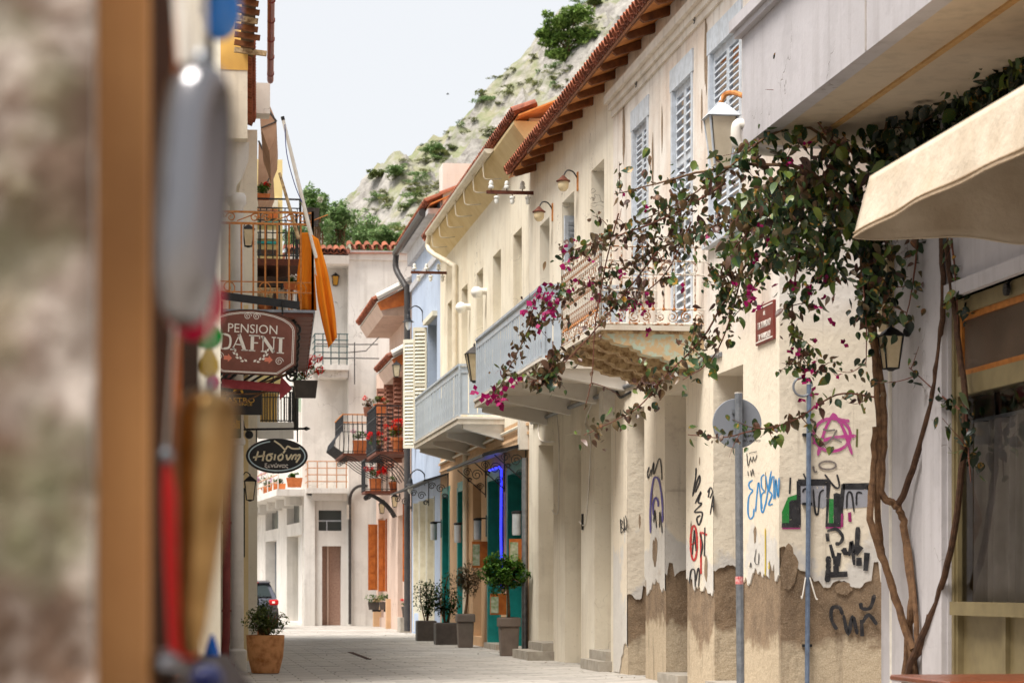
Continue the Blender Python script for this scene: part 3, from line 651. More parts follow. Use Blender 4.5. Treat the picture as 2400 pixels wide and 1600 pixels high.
# ornate balcony
bx0, by0, by1, bz = 5.03, wy(1655), onx(1312, 0, 5.03).y, 4.4
ba = MB().box(bx0, XW, by0, by1, bz-.06, bz).build('balcony', m_slab, oh); tag(ba, 'rusty scrollwork balcony on stepped wooden brackets')
MB().box(bx0+.05, XW, by0+.04, by1-.04, bz-.1, bz-.06).build('plank_soffit', m_oldwood, ba)
def ogee(x0, z0, z1):
    h = z1-z0; return [(XW, z1), (x0, z1), (x0+.02, z1-h*.3), (x0+.1, z1-h*.45), (x0+.12, z1-h*.75), (x0+.22, z0+.01), (x0+.24, z0), (XW, z0)]
lay = ((bx0+.08, bz-.24, bz-.1), (bx0+.42, bz-.37, bz-.24), (bx0+.8, bz-.49, bz-.37))
for k in range(4):
    y = by0+.05+k*(by1-by0-.35)/3
    for i, (x0, z0, z1) in enumerate(lay):
        MB().prism([(p[0]-XW, p[1]) for p in ogee(x0, z0, z1)], (XW, y, 0), (1, 0, 0), (0, 0, 1), (0, .25, 0)).build('bracket_beam', m_oldwood2 if (k == 0) else m_oldwood, ba)
for k in range(11):
    y = by0+.3+k*(by1-by0-.6)/11
    MB().box(bx0+.15, XW, y+.004, y+(by1-by0-.6)/11-.004, bz-.115, bz-.1).build('soffit_board', m_oldwood, ba)
zr = (bz+.02, bz+.2, bz+.62, bz+.78, bz+.95, bz+1.08)
sides = (((bx0+.03, by0+.03), (XW, by0+.03)), ((bx0+.03, by0+.03), (bx0+.03, by1-.03)), ((bx0+.03, by1-.03), (XW, by1-.03)))
balu = MB().tube([(0, 0, zr[1]-bz), (0, 0, zr[4]-bz)], .0115, 6).mesh('baluster', m_rust)
knob = MB().lathe([(.004, -.02), (.022, -.01), (.022, .01), (.004, .02)], n=8).mesh('rosette', m_rusto)
for si, (a, b) in enumerate(sides):
    a, b = Vector((*a, 0)), Vector((*b, 0)); d = b-a; L_ = d.length; d.normalize(); r = MB()
    for i, z in enumerate(zr): r.tube([a+Vector((0, 0, z)), b+Vector((0, 0, z))], .018 if i in (0, 5) else .011, 6)
    for p in (a, b): r.tube([p+Vector((0, 0, bz)), p+Vector((0, 0, zr[5]+.02))], .018, 6)
    r.build('rail', m_rust, ba)
    n = max(2, round(L_/.135))
    for k in range(1, n):
        put(balu, 'baluster', ba, TR(a+d*(L_*k/n)+Vector((0, 0, bz)))); put(knob, 'rosette', ba, TR(a+d*(L_*k/n)+Vector((0, 0, zr[1]))))
    m = max(2, round(L_/.3)); U = Vector((0, 0, 1))
    for k in range(m):
        c = a+d*(L_*(k+.5)/m)+U*(zr[0]+.09); sg_ = 1 if k % 2 else -1; s = MB(); h = L_/m/2
        s.tube(spiral(c-d*h*.45*sg_, .075, .02, math.pi/2, 1.6*sg_, 18, d, U), .0105, 5)
        s.tube(spiral(c+d*h*.45*sg_, .06, .015, math.pi/2, -1.6*sg_, 16, d, U), .0095, 5); s.build('scroll', m_rust, ba)
        c = a+d*(L_*(k+.5)/m)+U*((zr[4]+zr[5])/2); s = MB().tube(arc(c-U*.06, .1, 0, math.pi, 10, d, U), .009, 5); s.build('hoop', m_rust, ba)
        c = a+d*(L_*(k+.5)/m)+U*((zr[2]+zr[3])/2); s = MB().tube(arc(c, .062, 0, 2*math.pi, 14, d, U), .008, 5); s.build('ring', m_rust, ba)
# tiled roof over both near houses
tile_c = MB(); seg = 7
def tile_mesh(name, mat, L=.46, r0=.095, r1=.075, th=.014, up=True):
    m = MB(); sgn = 1 if up else -1
    for (rr, off) in ((0, 0), (th, 1)):
        for L_, r in ((0, r0), (L, r1)):
            for k in range(seg+1):
                a = math.pi*k/seg; m.v.append((-L_ if False else L_, (r-rr)*math.cos(a), sgn*(r-rr)*math.sin(a)))
    n = seg+1
    for k in range(seg):
        m.f.append((k, k+1, n+k+1, n+k)); m.f.append((2*n+k, 3*n+k, 3*n+k+1, 2*n+k+1)); m.f.append((k, 2*n+k, 2*n+k+1, k+1)); m.f.append((n+k, n+k+1, 3*n+k+1, 3*n+k))
    for k in (0, seg): m.f.append((k, n+k, 3*n+k, 2*n+k))
    m.m = [0]*len(m.f); return m.mesh(name, mat, True)
TC, TP = tile_mesh('roof_tile', m_tile), tile_mesh('roof_tile', m_tile2, up=False)
TC2, TP2 = tile_mesh('roof_tile', m_tile2), tile_mesh('roof_tile', m_tile, up=False)
def tile_roof(par, x0, z0, y0, y1, slope, depth, pitch=.205, rows=2, tiles=(TC, TP), slabm=None, sgn=1, fasc=True, mirror=False):
    """roof rising in +X*sgn from an eave line along Y"""
    dx, dz = math.cos(slope), math.sin(slope)
    rf = MB().hexa([(x0+.1*sgn, y0, z0-.03), (x0+depth*dx*sgn, y0, z0-.03+depth*dz), (x0+depth*dx*sgn, y1, z0-.03+depth*dz), (x0+.1*sgn, y1, z0-.03),
                    (x0+.1*sgn, y0, z0+.0), (x0+depth*dx*sgn, y0, z0+depth*dz), (x0+depth*dx*sgn, y1, z0+depth*dz), (x0+.1*sgn, y1, z0+.0)]).build('roof', slabm or m_board, par)
    n = int((y1-y0)/pitch); rz = 0 if sgn > 0 else math.pi
    for k in range(n):
        y = y0+pitch*(k+.5)
        for r in range(rows):
            p = Vector((x0+dx*.4*r*sgn, y, z0+.05+dz*.4*r+.012*r)); put(tiles[0], 'roof_tile', rf, TR(p+Vector((0, random.uniform(-.008, .008), random.uniform(-.006, .006))), ry=-slope*1.0, rz=rz))
        p = Vector((x0+.02*sgn, y+pitch/2, z0+.085)); put(tiles[1], 'roof_tile', rf, TR(p, ry=-slope, rz=rz))
    return rf
ZE = 8.66; rf = tile_roof(oh, 5.86, ZE, YA0-2.6, 43.3, R(20), 4.5, rows=1)
for k in range(21):
    y = YA0-2.2+k*.985
    MB().prism([(0, .09), (0, .035), (.05, 0), (.9, .26), (.9, .38)], (5.94, y, ZE-.12), (1, 0, 0), (0, 0, 1), (0, .085, 0)).build('rafter', m_rafter, rf)
MB().prism([(0, 0), (.03, 0), (.03, .05), (0, .05)], (5.92, YA0-2.6, ZE-.05), (1, 0, 0), (0, 0, 1), (0, 45.9-2.6-YA0+2.6-2.6, 0)).build('fascia', m_rafter, rf)
MB().box(XW-.015, XW+.05, YA0, YA1-.2, 8.5, 8.78).build('bare_wall_strip', M('bare_rubble', (176, 146, 116), (120, 92, 68), s=9, r=.95, b=1, bs=14, dist=.05), oh)

# ---------------- graffiti ----------------
def paint(name, col):
    """spray paint: uneven cover, worn through in flecks"""
    t = NT(name); t.col(t.mix(t.ramp(t.noise(14, 4), .4, .7), lin(col), lin(tuple(int(c*.8+36) for c in col)))); t.set(Roughness=.7)
    tr = t.n('BsdfTransparent'); ms = t.n('MixShader'); f = t.math('MAXIMUM', t.ramp(t.noise(30, 5), .64, .7), t.math('MULTIPLY', t.ramp(t.noise(7, 3), .5, .75), .25))
    t.L(f, ms.inputs[0]); t.L(t.b.outputs[0], ms.inputs[1]); t.L(tr.outputs[0], ms.inputs[2]); t.L(ms.outputs[0], t.t.nodes['Material Output'].inputs[0]); return t.m
p_black, p_pink, p_blue_, p_red, p_green, p_silver, p_purple, p_grey, p_yel, p_mag = paint('black_spray', (26, 24, 28)), paint('pink_spray', (186, 62, 138)), paint('blue_spray', (40, 132, 196)), paint('red_spray', (196, 44, 40)), paint('green_spray', (26, 128, 48)), paint('silver_spray', (158, 158, 166)), paint('purple_spray', (88, 78, 148)), paint('grey_spray', (120, 110, 104)), paint('yellow_paint', (206, 178, 50)), paint('magenta_spray', (150, 30, 100))
c7 = lambda x, y: (1600+.3826*x, 1000+.3826*y)
c4 = lambda x, y: (1200+.4147*x, 950+.4147*y)
ngr = [0]
def graf(name, label, mat, strokes, wpx, pl, cv, polys=()):
    m = MB(); ngr[0] += 1; e = .0015+.0008*(ngr[0] % 12)
    ee = [e]; fn = (lambda u, v: ony(u, v, YE-.002-CT-ee[0])) if pl == 'E' else (lambda u, v: onx(u, v, XP-ee[0])); nr = (0, 1, 0) if pl == 'E' else (1, 0, 0)
    for s in strokes:
        ee[0] += .0002; q = [Vector((*cv(*p), 0)) for p in s]; q = smoothline(q, 5) if len(q) > 2 else q; n = len(q); vs = []
        for i in range(n):          # brush width kept even along the stroke, also on the receding wall
            d = (q[min(i+1, n-1)]-q[max(i-1, 0)]).normalized(); w = wpx*.2*random.uniform(.8, 1.15)*(.55 if i in (0, n-1) and n > 2 else 1)
            vs += [fn(q[i].x-d.y*w, q[i].y+d.x*w), fn(q[i].x+d.y*w, q[i].y-d.x*w)]
        m.add(vs, [(2*i, 2*i+1, 2*i+3, 2*i+2) for i in range(n-1)])
    for pg in polys: m.add([fn(*cv(*q)) for q in pg], [tuple(range(len(pg)))])
    o = m.build(name, mat, oh); tag(o, label)
def ell(cx, cy, rx, ry, a0=0, a1=360): return [(cx+rx*math.cos(R(a0+(a1-a0)*i/14)), cy+ry*math.sin(R(a0+(a1-a0)*i/14))) for i in range(15)]
graf('graffiti', 'silver fill of the left block letter', p_silver, [], 0, 'E', c7, [[(718, 345), (892, 345), (885, 480), (860, 500), (720, 470)]])
graf('graffiti', 'silver fill of the right block letter', p_silver, [], 0, 'E', c7, [[(985, 370), (1140, 370), (1130, 490), (985, 500)]])
graf('graffiti', 'green fill of the block letters', p_green, [], 0, 'E', c7, [[(645, 430), (702, 412), (702, 452), (668, 458), (660, 602), (608, 602), (608, 520)], [(898, 440), (924, 440), (924, 596), (894, 596)], [(1150, 440), (1215, 370), (1218, 420), (1160, 470)]])
graf('graffiti', 'black outline of the block letters', p_black, [[(706, 340), (892, 338)], [(980, 364), (1150, 362)]], 36, 'E', c7, [[(698, 330), (722, 330), (724, 614), (606, 616), (608, 588), (652, 588), (652, 462), (664, 448), (698, 446)], [(880, 330), (908, 330), (900, 420), (888, 588), (926, 588), (924, 410), (942, 402), (966, 410), (972, 350), (996, 350), (982, 520), (970, 612), (874, 612), (880, 480)], [(1128, 358), (1160, 354), (1150, 420), (1140, 425)]])
graf('graffiti', 'black curls inside the block letters', p_black, [[(735, 400), (745, 380), (762, 385), (765, 430)], [(800, 380), (812, 520), (830, 525), (840, 410), (865, 385)], [(1005, 500), (1010, 410), (1035, 410), (1050, 520)], [(1065, 480), (1068, 405), (1100, 405)], [(660, 310), (655, 410)], [(740, 285), (755, 320)], [(870, 290), (935, 370), (960, 360), (945, 290)]], 11, 'E', c7)
graf('graffiti', 'magenta edge under the block letters', p_mag, [[(610, 621), (722, 621)], [(876, 617), (972, 616)]], 9, 'E', c7, [[(970, 530), (985, 530), (983, 612), (968, 612)], [(1012, 525), (1032, 520), (1035, 580), (1015, 580)]])
graf('graffiti', 'pink circled letter A', p_pink, [ell(915, 48, 112, 100, -60, 300), [(925, -85), (870, 23), (828, 175)], [(925, -82), (985, 13), (1038, 169)], [(796, 101), (930, 65), (1062, 55)], [(905, -57), (960, -45), (1022, -35)]], 19, 'E', c7)
graf('graffiti', 'grey oval and smudge', p_grey, [ell(888, 235, 52, 25), [(800, 240), (808, 275), (825, 270)], [(860, 13), (890, 23), (935, 18)], [(850, 128), (915, 68), (945, 18)], [(915, 63), (975, 93)]], 11, 'E', c7)
graf('graffiti', 'black drip letters R I N', p_black, [[(885, 650), (890, 700)], [(885, 640), (940, 625), (980, 670), (965, 710), (935, 715)], [(905, 720), (925, 800)], [(985, 740), (1000, 775), (1030, 760)], [(1020, 790), (1035, 700), (1050, 845)]], 20, 'E', c7)
graf('graffiti', 'broad black roller marks', p_black, [[(1074, 612), (1070, 690), (1062, 780)], [(893, 790), (892, 870), (886, 950)], [(938, 790), (940, 905)], [(960, 770), (948, 850)], [(1095, 730), (1060, 780)], [(985, 745), (1000, 780)], [(1080, 800), (1080, 850)], [(900, 905), (1010, 900)], [(1130, 770), (1120, 880)]], 32, 'E', c7)
graf('graffiti', 'faded black letters on the brown render', p_black, [[(945, 1240), (912, 1180), (915, 1110), (960, 1105), (980, 1150)], [(985, 1150), (1015, 1270), (1040, 1160), (1070, 1270)], [(1090, 1075), (1100, 1110), (1150, 1105), (1175, 1025)], [(1095, 1180), (1100, 1280)], [(1100, 1200), (1140, 1150), (1190, 1210)]], 22, 'E', c7)
graf('graffiti', 'olive dashes', paint('olive_spray', (96, 96, 44)), [[(1095, -142), (1115, -82)], [(1070, 13), (1066, 123)]], 14, 'E', c7)
graf('graffiti', 'blue letters ΕΛΕΥΣΙΝ', p_blue_, [[(428, 325), (406, 345), (410, 375), (428, 390), (405, 430), (400, 520), (412, 562), (432, 545), (436, 500)], [(446, 520), (456, 400), (466, 340), (478, 440), (486, 500)], [(500, 290), (482, 310), (484, 370), (500, 395), (482, 420), (480, 500), (492, 522), (506, 470)], [(508, 300), (522, 390)], [(542, 270), (520, 400), (506, 482)], [(550, 300), (530, 385), (546, 415), (526, 475), (552, 470)], [(558, 300), (558, 440)], [(568, 440), (570, 318), (584, 430), (590, 310)]], 9, 'A', c7)
graf('graffiti', 'black tag with long loops', p_black, [[(82, 250), (78, 320), (60, 425)], [(62, 420), (100, 300), (104, 335), (78, 400)], [(76, 470), (112, 395), (95, 460), (116, 470), (72, 520), (120, 525), (100, 600), (86, 560), (108, 540)]], 10, 'A', c7)
graf('graffiti', 'black letters PA', p_black, [[(156, 430), (165, 378)], [(152, 400), (170, 370), (182, 398), (166, 436)], [(168, 535), (188, 418), (188, 520)], [(174, 490), (190, 480)]], 8, 'A', c7)
graf('graffiti', 'red circled letter A', p_red, [ell(68, 710, 20, 106), [(52, 720), (92, 700)], [(110, 640), (112, 900)], [(118, 645), (148, 660)]], 12, 'A', c7)
graf('graffiti', 'black letters beside the red ring', p_black, [[(70, 630), (58, 780)], [(70, 630), (82, 760)], [(135, 615), (132, 790)], [(105, 650), (120, 720), (108, 800)], [(40, 960), (50, 880), (72, 880), (76, 980)], [(80, 940), (92, 870), (102, 880), (96, 980)]], 8, 'A', c7)
graf('graffiti', 'thin black signature', p_black, [[(392, 160), (400, 240), (415, 180)], [(415, 190), (425, 215), (432, 180), (440, 210), (455, 170)], [(405, 160), (455, 150)], [(398, 270), (402, 300)], [(415, 265), (420, 300), (428, 258), (436, 300)], [(410, 860), (416, 830), (420, 860)], [(450, 745), (440, 820), (462, 840), (466, 770)]], 4, 'A', c7)
graf('graffiti', 'yellow dribble down the corner pier', p_yel, [[(505, 620), (506, 800), (505, 910)], [(528, 830), (528, 870)]], 7, 'A', c7)
graf('graffiti', 'purple arches sprayed on the pier', p_purple, [[(782, 720), (782, 560), (796, 430), (812, 405), (832, 430), (848, 540), (850, 660)], [(800, 620), (796, 560), (810, 520), (824, 540), (826, 570)]], 11, 'A', c4)
graf('graffiti', 'thin black scrawl above the purple arches', p_black, [[(775, 345), (765, 380), (770, 410), (785, 360)], [(785, 400), (800, 320), (800, 390), (830, 300), (842, 340), (846, 420)], [(800, 660), (806, 590), (815, 690)], [(832, 690), (835, 600), (848, 720)]], 6, 'A', c4)
graf('graffiti', 'small black tag on the lit pier', p_black, [[(612, 640), (615, 720)], [(612, 645), (625, 655), (615, 680), (630, 700), (618, 720)], [(632, 630), (634, 710)], [(640, 620), (648, 660), (640, 700), (650, 690)]], 5, 'A', c4)
# conduit with a loop on the end wall
cn = thing('wall_conduit', 'blue grey steel conduit with a looped top on the graffiti wall', 'pipe', ony(1893, 1700, YE-.05))
yy = YE-.06
MB().tube([ony(1891, 1700, yy), ony(1893, 1400, yy), ony(1895, 1150, yy), ony(1896, 900, yy)], .026, 8).build('tube', M('blue_grey_conduit', (120, 136, 160), (96, 108, 128), s=14, r=.4, metal=.4), cn, True)
MB().tube(arc(ony(1881, 906, yy-.01), .1, 0, 2*math.pi*.93, 26, (1, 0, 0), (0, 0, 1)), .013, 8).build('loop', m_steel, cn, True)
for v in (1018, 1512, 1180):
    p = ony(1893, v, yy); MB().box(p.x-.05, p.x+.05, YE-.06, YE-.004, p.z-.014, p.z+.014).build('clip', m_iron, cn)
MB().tube(smoothline([ony(1888, 1352, yy-.03), ony(1880, 1400, yy-.04), ony(1878, 1395, yy-.04)], 4), .008, 5).tube(smoothline([ony(1898, 1352, yy-.03), ony(1912, 1400, yy-.04), ony(1916, 1402, yy-.04)], 4), .008, 5).build('tied_rag', m_pvc, cn)
# street name plate
sp = thing('street_nameplate', 'small red brown street name plate high on the old house corner', 'nameplate', onx(1800, 760, XW))
a, b = wy(1822), wy(1780); zt_, zb_ = onx(1800, 712, XW).z, onx(1800, 803, XW).z
MB().bevbox(XW-.045, XW-.001, a, b, zb_, zt_, .006).build('plate', M('red_brown_enamel', (122, 52, 44), (104, 42, 36), s=6, r=.4, b=.05), sp)
bd = MB()
for z in (zb_+.03, zt_-.03): bd.box(XW-.048, XW-.045, a+.03, b-.03, z-.006, z+.006)
bd.build('border', m_lettering, sp)
for i, s in enumerate(('οδός', 'Γ.ΑΚ. ΠΑΠΑΝΙΚΟΛΑΟΥ', 'T.AK. PAPANIKOLAOU')):
    text('lettering', s, .1 if i else .07, m_lettering, sp, (XW-.047, (a+b)/2, zt_-.1-.125*i), (0, -1, 0), (0, 0, 1), .001, sx=.55)
# old street lantern on a rusty bracket
sl = lantern('street_lantern', 'large weathered street lantern with white hood on a rusty pipe bracket', ony(1690, 320, 21.9), .3, .62, None, 4, m_shut, M('milky_lantern_glass', (228, 214, 190), (206, 190, 164), s=5, r=.3, b=0), taper=.55)
MB().tube(smoothline([ony(1690, 262, 21.9), ony(1690, 240, 21.9), ony(1700, 222, 21.9), ony(1720, 218, 21.8), ony(1748, 228, 21.6), ony(1800, 250, 21.3)], 5), .024, 8).build('bracket_pipe', m_rusto, sl, True)
# ---------------- cream house under the same eaves ----------------
ch = thing('cream_house', 'plain cream house with slatted grey balcony between the old house and the teal doors', 'house', (XW, 39, 0))
g1, g2, g3 = uo(1262, 1297), uo(1324, 1362), uo(1393, 1432)
q1, q2, q3 = uo(1265, 1288), uo(1317, 1346), uo(1386, 1416)
MB().wall('x-', XW, YA1+.004, YB, 0, 8.95, [(*g1, 0, 3.75, .45), (*g2, 0, 3.75, .45), (*g3, 0, 3.75, .45), (*q1, 4.5, 7.6, .4), (*q2, 4.5, 7.62, .4), (*q3, 4.5, 7.66, .45)], th=5, back=False).build('wall', m_cream, ch)
for g in (g1, g2, g3): MB().box(XW+.45, XW+.5, g[0], g[1], 0, 3.75).build('door', m_cream2, ch)
for g in (q1, q2, q3): MB().box(XW+.42, XW+.47, g[0], g[1], 4.5, 7.7).build('balcony_door', m_shut, ch)
louvre_shutter(ch, 'shutter', 0, .5, 4.55, 7.4, 0, 34, m_shut, 1, (.4, .7)).matrix_basis = TR((XW+.02, q2[1]-.05, 0), rz=R(-78)) 
for g, w in ((g1, .45), (g3, .2)): st_ = MB().box(XW-w, XW+.3, g[0]-.1, g[1]+.1, 0, .16).box(XW-w*.4, XW+.35, g[0], g[1], .16, .3).build('doorstep', m_stone, ch)
def slat_balcony(par, x0, y0, y1, zf, hgt, nb, slab_t, beamlen, mat, label, ngap=.12, lip=.04):
    b = MB().box(x0-lip, XW, y0-lip, y1+lip, zf-slab_t, zf).build('balcony', m_slab, par); tag(b, label)
    MB().box(x0-lip-.02, XW, y0-lip-.02, y1+lip+.02, zf-.03, zf+.012).build('slab_lip', m_slabw, b)
    for k in range(nb):
        y = y0+.05+(y1-y0-.3)*k/(nb-1)
        MB().prism([(0, 0), (x0-XW+.08, 0), (x0-XW+.08, -.08), (-.0, -.3)], (XW, y, zf-slab_t), (1, 0, 0), (0, 0, 1), (0, .2, 0)).build('cantilever_beam', m_slabw, b)
    zt = zf+hgt
    for a, c in (((x0, y0), (XW, y0)), ((x0, y0), (x0, y1)), ((x0, y1), (XW, y1))):
        a, c = Vector((*a, 0)), Vector((*c, 0)); d = (c-a); L_ = d.length; d.normalize(); r = MB(); U = Vector((0, 0, 1))
        r.bar(a+U*zt, c+U*zt, .06, .04).bar(a+U*(zt-.14), c+U*(zt-.14), .03, .03).bar(a+U*(zf+.07), c+U*(zf+.07), .03, .03)
        if abs(d.y) > .5:
            for p in (a, c): r.bar(p+U*zf, p+U*(zt-.02), .036, .036, (1, 0, 0))
        r.build('rail', mat, b)
        nrm = d.cross(U); n = max(3, int(L_/ngap)); w = L_/n
        me = MB().box(-w*.44, w*.44, -.006, .006, .08, hgt-.15).mesh('slat', mat)
        rz = math.atan2(d.y, d.x)
        for k in range(n): put(me, 'slat', b, TR(a+d*(w*(k+.5))+U*zf+nrm*(.006 if k % 2 else -.006), rz=rz+random.uniform(-.06, .06)))
        me2 = MB().box(0, L_, -.004, .004, hgt-.125, hgt-.03).mesh('top_band', mat); put(me2, 'top_band', b, TR(a+U*zf, rz=rz))
    return b
b2 = slat_balcony(ch, 5.15, onx(1274, 0, 5.15).y, onx(1118, 0, 5.15).y, 4.47, 1.04, 4, .13, 1.2, m_bluegrey, 'long balcony railed with pale blue grey metal slats')
MB().tube([onx(1442, 913, XW-.03), onx(1340, 952, XW-.03), onx(1246, 990, XW-.03)], .035, 8).tube([onx(1442, 913, XW-.03), onx(1560, 875, XW-.03), onx(1690, 830, XW-.03)], .03, 8).build('wall_conduit', m_steel, ch)
MB().box(XW-.18, XW, wy(1443), wy(1432), 3.72, 4.12).build('junction_box', m_pvc, ch)
def cable(name, pts, r, mat, par): return MB().tube(smoothline(pts, 5), r, 5).build(name, mat, par)
for pts in ([(1390, 940), (1372, 990), (1384, 1040), (1375, 1200), (1368, 1230), (1358, 1222)], [(1305, 975), (1310, 1040), (1309, 1180), (1303, 1205), (1294, 1195)], [(1262, 985), (1266, 1030), (1300, 1034)]):
    cable('wall_cable', [onx(u, v, XW-.015) for u, v in pts], .011, m_pvc, ch)
cable('wall_cable', [onx(1440, 905, XW-.02), onx(1452, 930, XW-.04), onx(1466, 925, XW-.04), onx(1478, 918, XW-.03)], .02, m_iron, ch)
MB().box(XW-.025, XW, wy(1368), wy(1366), 2.15, 2.4).build('door_bell', m_dark, ch)
# terracotta trough on that balcony
tp = thing('balcony_planter', 'terracotta trough standing at the near end of the slatted balcony', 'planter', (5.45, 34.2, 4.48))
for k in range(3):
    MB().lathe([(.1, 0), (.14, .2), (.16, .2), (.16, .27), (.13, .27), (.12, .22)], (5.32+k*.3, 34.25, 4.485), 14).build('pot', m_terra, tp, True)
for i, (u, v, lab) in enumerate(((1346, 428, 'rust hooded wall lamp with frosted shade on cream wall, nearer of two'), (1287, 500, 'rust hooded wall lamp with frosted shade on cream wall, farther of two'))):
    w = onx(u+9, v-4, XW); c = w+Vector((-.24, 0, -.02)); t = thing('wall_lamp', lab, 'wall lamp', c)
    MB().tube(smoothline([w+Vector((0, 0, .02)), w+Vector((-.08, 0, .14)), w+Vector((-.18, 0, .16)), c+Vector((0, 0, .08))], 4), .012, 6).build('arm', m_iron, t)
    MB().box(w.x-.02, w.x, w.y-.04, w.y+.04, w.z-.16, w.z+.14).build('wall_plate', m_rusto, t)
    MB().lathe([(.02, .1), (.035, .08), (.07, .045), (.115, .015), (.11, .0)], c, 18).build('hood', m_rustbrown, t, True)
    MB().lathe([(.085, .0), (.09, -.04), (.08, -.1), (.05, -.14), (.015, -.155)], c, 16).build('glass_shade', m_lampglass, t, True)
lantern('hanging_lantern', 'tapered lantern fixed at the far end of the slatted balcony', onx(1112, 852, 5.3), .34, .62, None, 4, m_dgutter, m_lampglass, taper=.4)
# insulator cross-arms
def insul(label, u0, v0, u1, v1, X, ns):
    a, b = onx(u0, v0, X), onx(u1, v1, XW); b = Vector((XW, a.y, a.z)); t = thing('insulator_arm', label, 'insulator arm', b)
    MB().bar(a, b, .05, .06).build('bar', m_rustbrown, t)
    for k in range(ns):
        for s in (1, -1):
            p = a.lerp(b, (k+.3+(.35 if s < 0 else 0))/ns)
            MB().tube([p, p+Vector((0, 0, .12*s))], .01, 5).build('pin', m_rustbrown, t)
            MB().lathe([(.02, .06*s), (.05, .07*s), (.055, .1*s), (.035, .12*s), (.045, .15*s), (.03, .2*s), (.01, .21*s)], p, 12).build('insulator', m_porc, t, True)
insul('rusty cross arm with white porcelain insulators on the cream houses, nearer one', 1140, 450, 1246, 447, 5.5, 3)
insul('rusty cross arm with white porcelain insulators on the blue house, farther one', 963, 638, 1040, 637, 5.5, 3)

# ---------------- yellow cream house with teal doors ----------------
th_ = thing('teal_door_house', 'yellow cream house with teal doors, gutter and a row of deep windows', 'house', (XW, 51, 0))
YC2 = wy(1032)
D1, D2, D3, D4, Dn = uo(1145, 1174), uo(1191, 1228), uo(1074, 1093), uo(1038, 1054), uo(1108, 1128)
wins = [uo(1203, 1223), uo(1155, 1174), uo(1117, 1132), uo(1082, 1096), uo(1049, 1059)]
ZF = 4.35
MB().wall('x-', XW, YB+.004, YC2, ZF, 9.75, [(*w, 4.75, 7.92, .4) for w in wins], th=5, back=False).build('upper_wall', m_cream2, th_)
MB().wall('x-', XW, YB+.004, YC2, 0, ZF-.002, [(*d, 0, 3.5, .4) for d in (D1, D2, D3, D4)]+[(*Dn, .2, 3.45, .4)], th=5, back=False).build('ground_floor_wall', m_peach, th_)
for z, x in ((4.18, .05), (4.02, .03)): MB().box(XW-x, XW, YB+.01, YC2, z, z+.05).build('string_course', m_peach, th_)
for w in wins: MB().box(XW+.38, XW+.44, *w, 4.75, 7.92).build('window_leaf', m_creamshut, th_)
for i, d in enumerate((D1, D2, D3, D4)):
    dr_ = MB().box(XW-.02, XW+.32, d[0]+.002, d[0]+.07, 0.12, 3.5).box(XW-.02, XW+.32, d[1]-.07, d[1]-.002, .12, 3.5).box(XW-.02, XW+.32, d[0]+.07, d[1]-.07, 3.4, 3.498).build('door_frame', m_teal, th_)
    MB().box(XW+.3, XW+.36, d[0]+.07, d[1]-.07, .12, 3.4).build('door_leaf', m_tealdk, th_)
    MB().box(XW-.004, XW+.012, d[0]-.12, d[1]+.12, 3.5, 3.62).box(XW-.022, XW-.004, d[1]-.001, d[1]+.1, .12, 3.5).build('architrave', m_teal, dr_)
    for z in (.4, 1.5): MB().box(XW+.29, XW+.3, d[0]+.2, d[1]-.2, z, z+.8).build('door_panel', m_teal, dr_)
    MB().box(XW-.1, XW+.3, d[0], d[1], 0, .12).build('doorstep', m_stone, th_)
    MB().box(XW+.285, XW+.3, d[0]+.2, d[1]-.2, 2.6, 3.3).build('fanlight', m_glassdk, dr_)
MB().box(XW+.35, XW+.4, *Dn, .2, 3.45).build('brown_door', m_darkwood, th_)
# eaves, gutter, brackets
zg, xg = 9.52, 6.0
sof = MB().hexa([(xg, YB-.5, zg+.02), (XW, YB-.5, zg-.45), (XW, YC2-.2, zg-.45), (xg, YC2-.2, zg+.02), (xg, YB-.5, zg+.08), (XW+.2, YB-.5, zg+.08), (XW+.2, YC2-.2, zg+.08), (xg, YC2-.2, zg+.08)]).build('eave_cove', M('ochre_eave', (228, 206, 158), (210, 184, 132), s=2), th_)
rf2 = tile_roof(th_, 5.93, zg+.12, YB-.9, YC2+.25, R(22), 4.0, rows=1, pitch=.21, tiles=(TC2, TP2))
gy0, gy1 = onx(1145, 367, xg-.1).y, onx(1004, 556, xg-.1).y; gu = MB()
for i in range(7):
    a0, a1 = math.pi+math.pi*i/7, math.pi+math.pi*(i+1)/7; f = lambda a, y: (xg-.09+.09*math.cos(a), y, zg+.07+.09*math.sin(a))
    gu.quad(f(a0, gy0), f(a1, gy0), f(a1, gy1), f(a0, gy1))
gu.add([f(math.pi+math.pi*i/7, gy0) for i in range(8)], [tuple(range(8))]).build('gutter', m_gutter, th_, True)
for k in range(7):
    y = gy0+.9+k*(gy1-gy0-1.6)/6
    MB().tube(smoothline([(xg-.09, y, zg), (xg-.08, y, zg-.25), (xg-.02, y, zg-.36), (XW, y, zg-.33)], 4), .014, 6).build('gutter_bracket', m_gutter, th_)
py_ = onx(1067, 700, XW-.07).y
MB().tube(smoothline([(xg-.09, gy1-.1, zg), (xg-.09, gy1-.12, zg-.35), (XW-.1, py_+.2, zg-.95), (XW-.08, py_, zg-1.15), (XW-.08, py_, 7), (XW-.08, py_, 4.6)], 4), .06, 10).build('downpipe', m_gutter, th_, True)
MB().tube([(XW-.07, wy(1098), 0), (XW-.07, wy(1098), 4.3)], .06, 10).build('downpipe', m_gutter, th_, True)
b3 = slat_balcony(th_, 5.47, onx(1077, 0, 5.47).y, onx(975, 0, 5.47).y, 4.55, 1.02, 4, .13, 1.0, m_bluegrey, 'boxy balcony of pale grey corrugated sheet over the teal doors', .16)
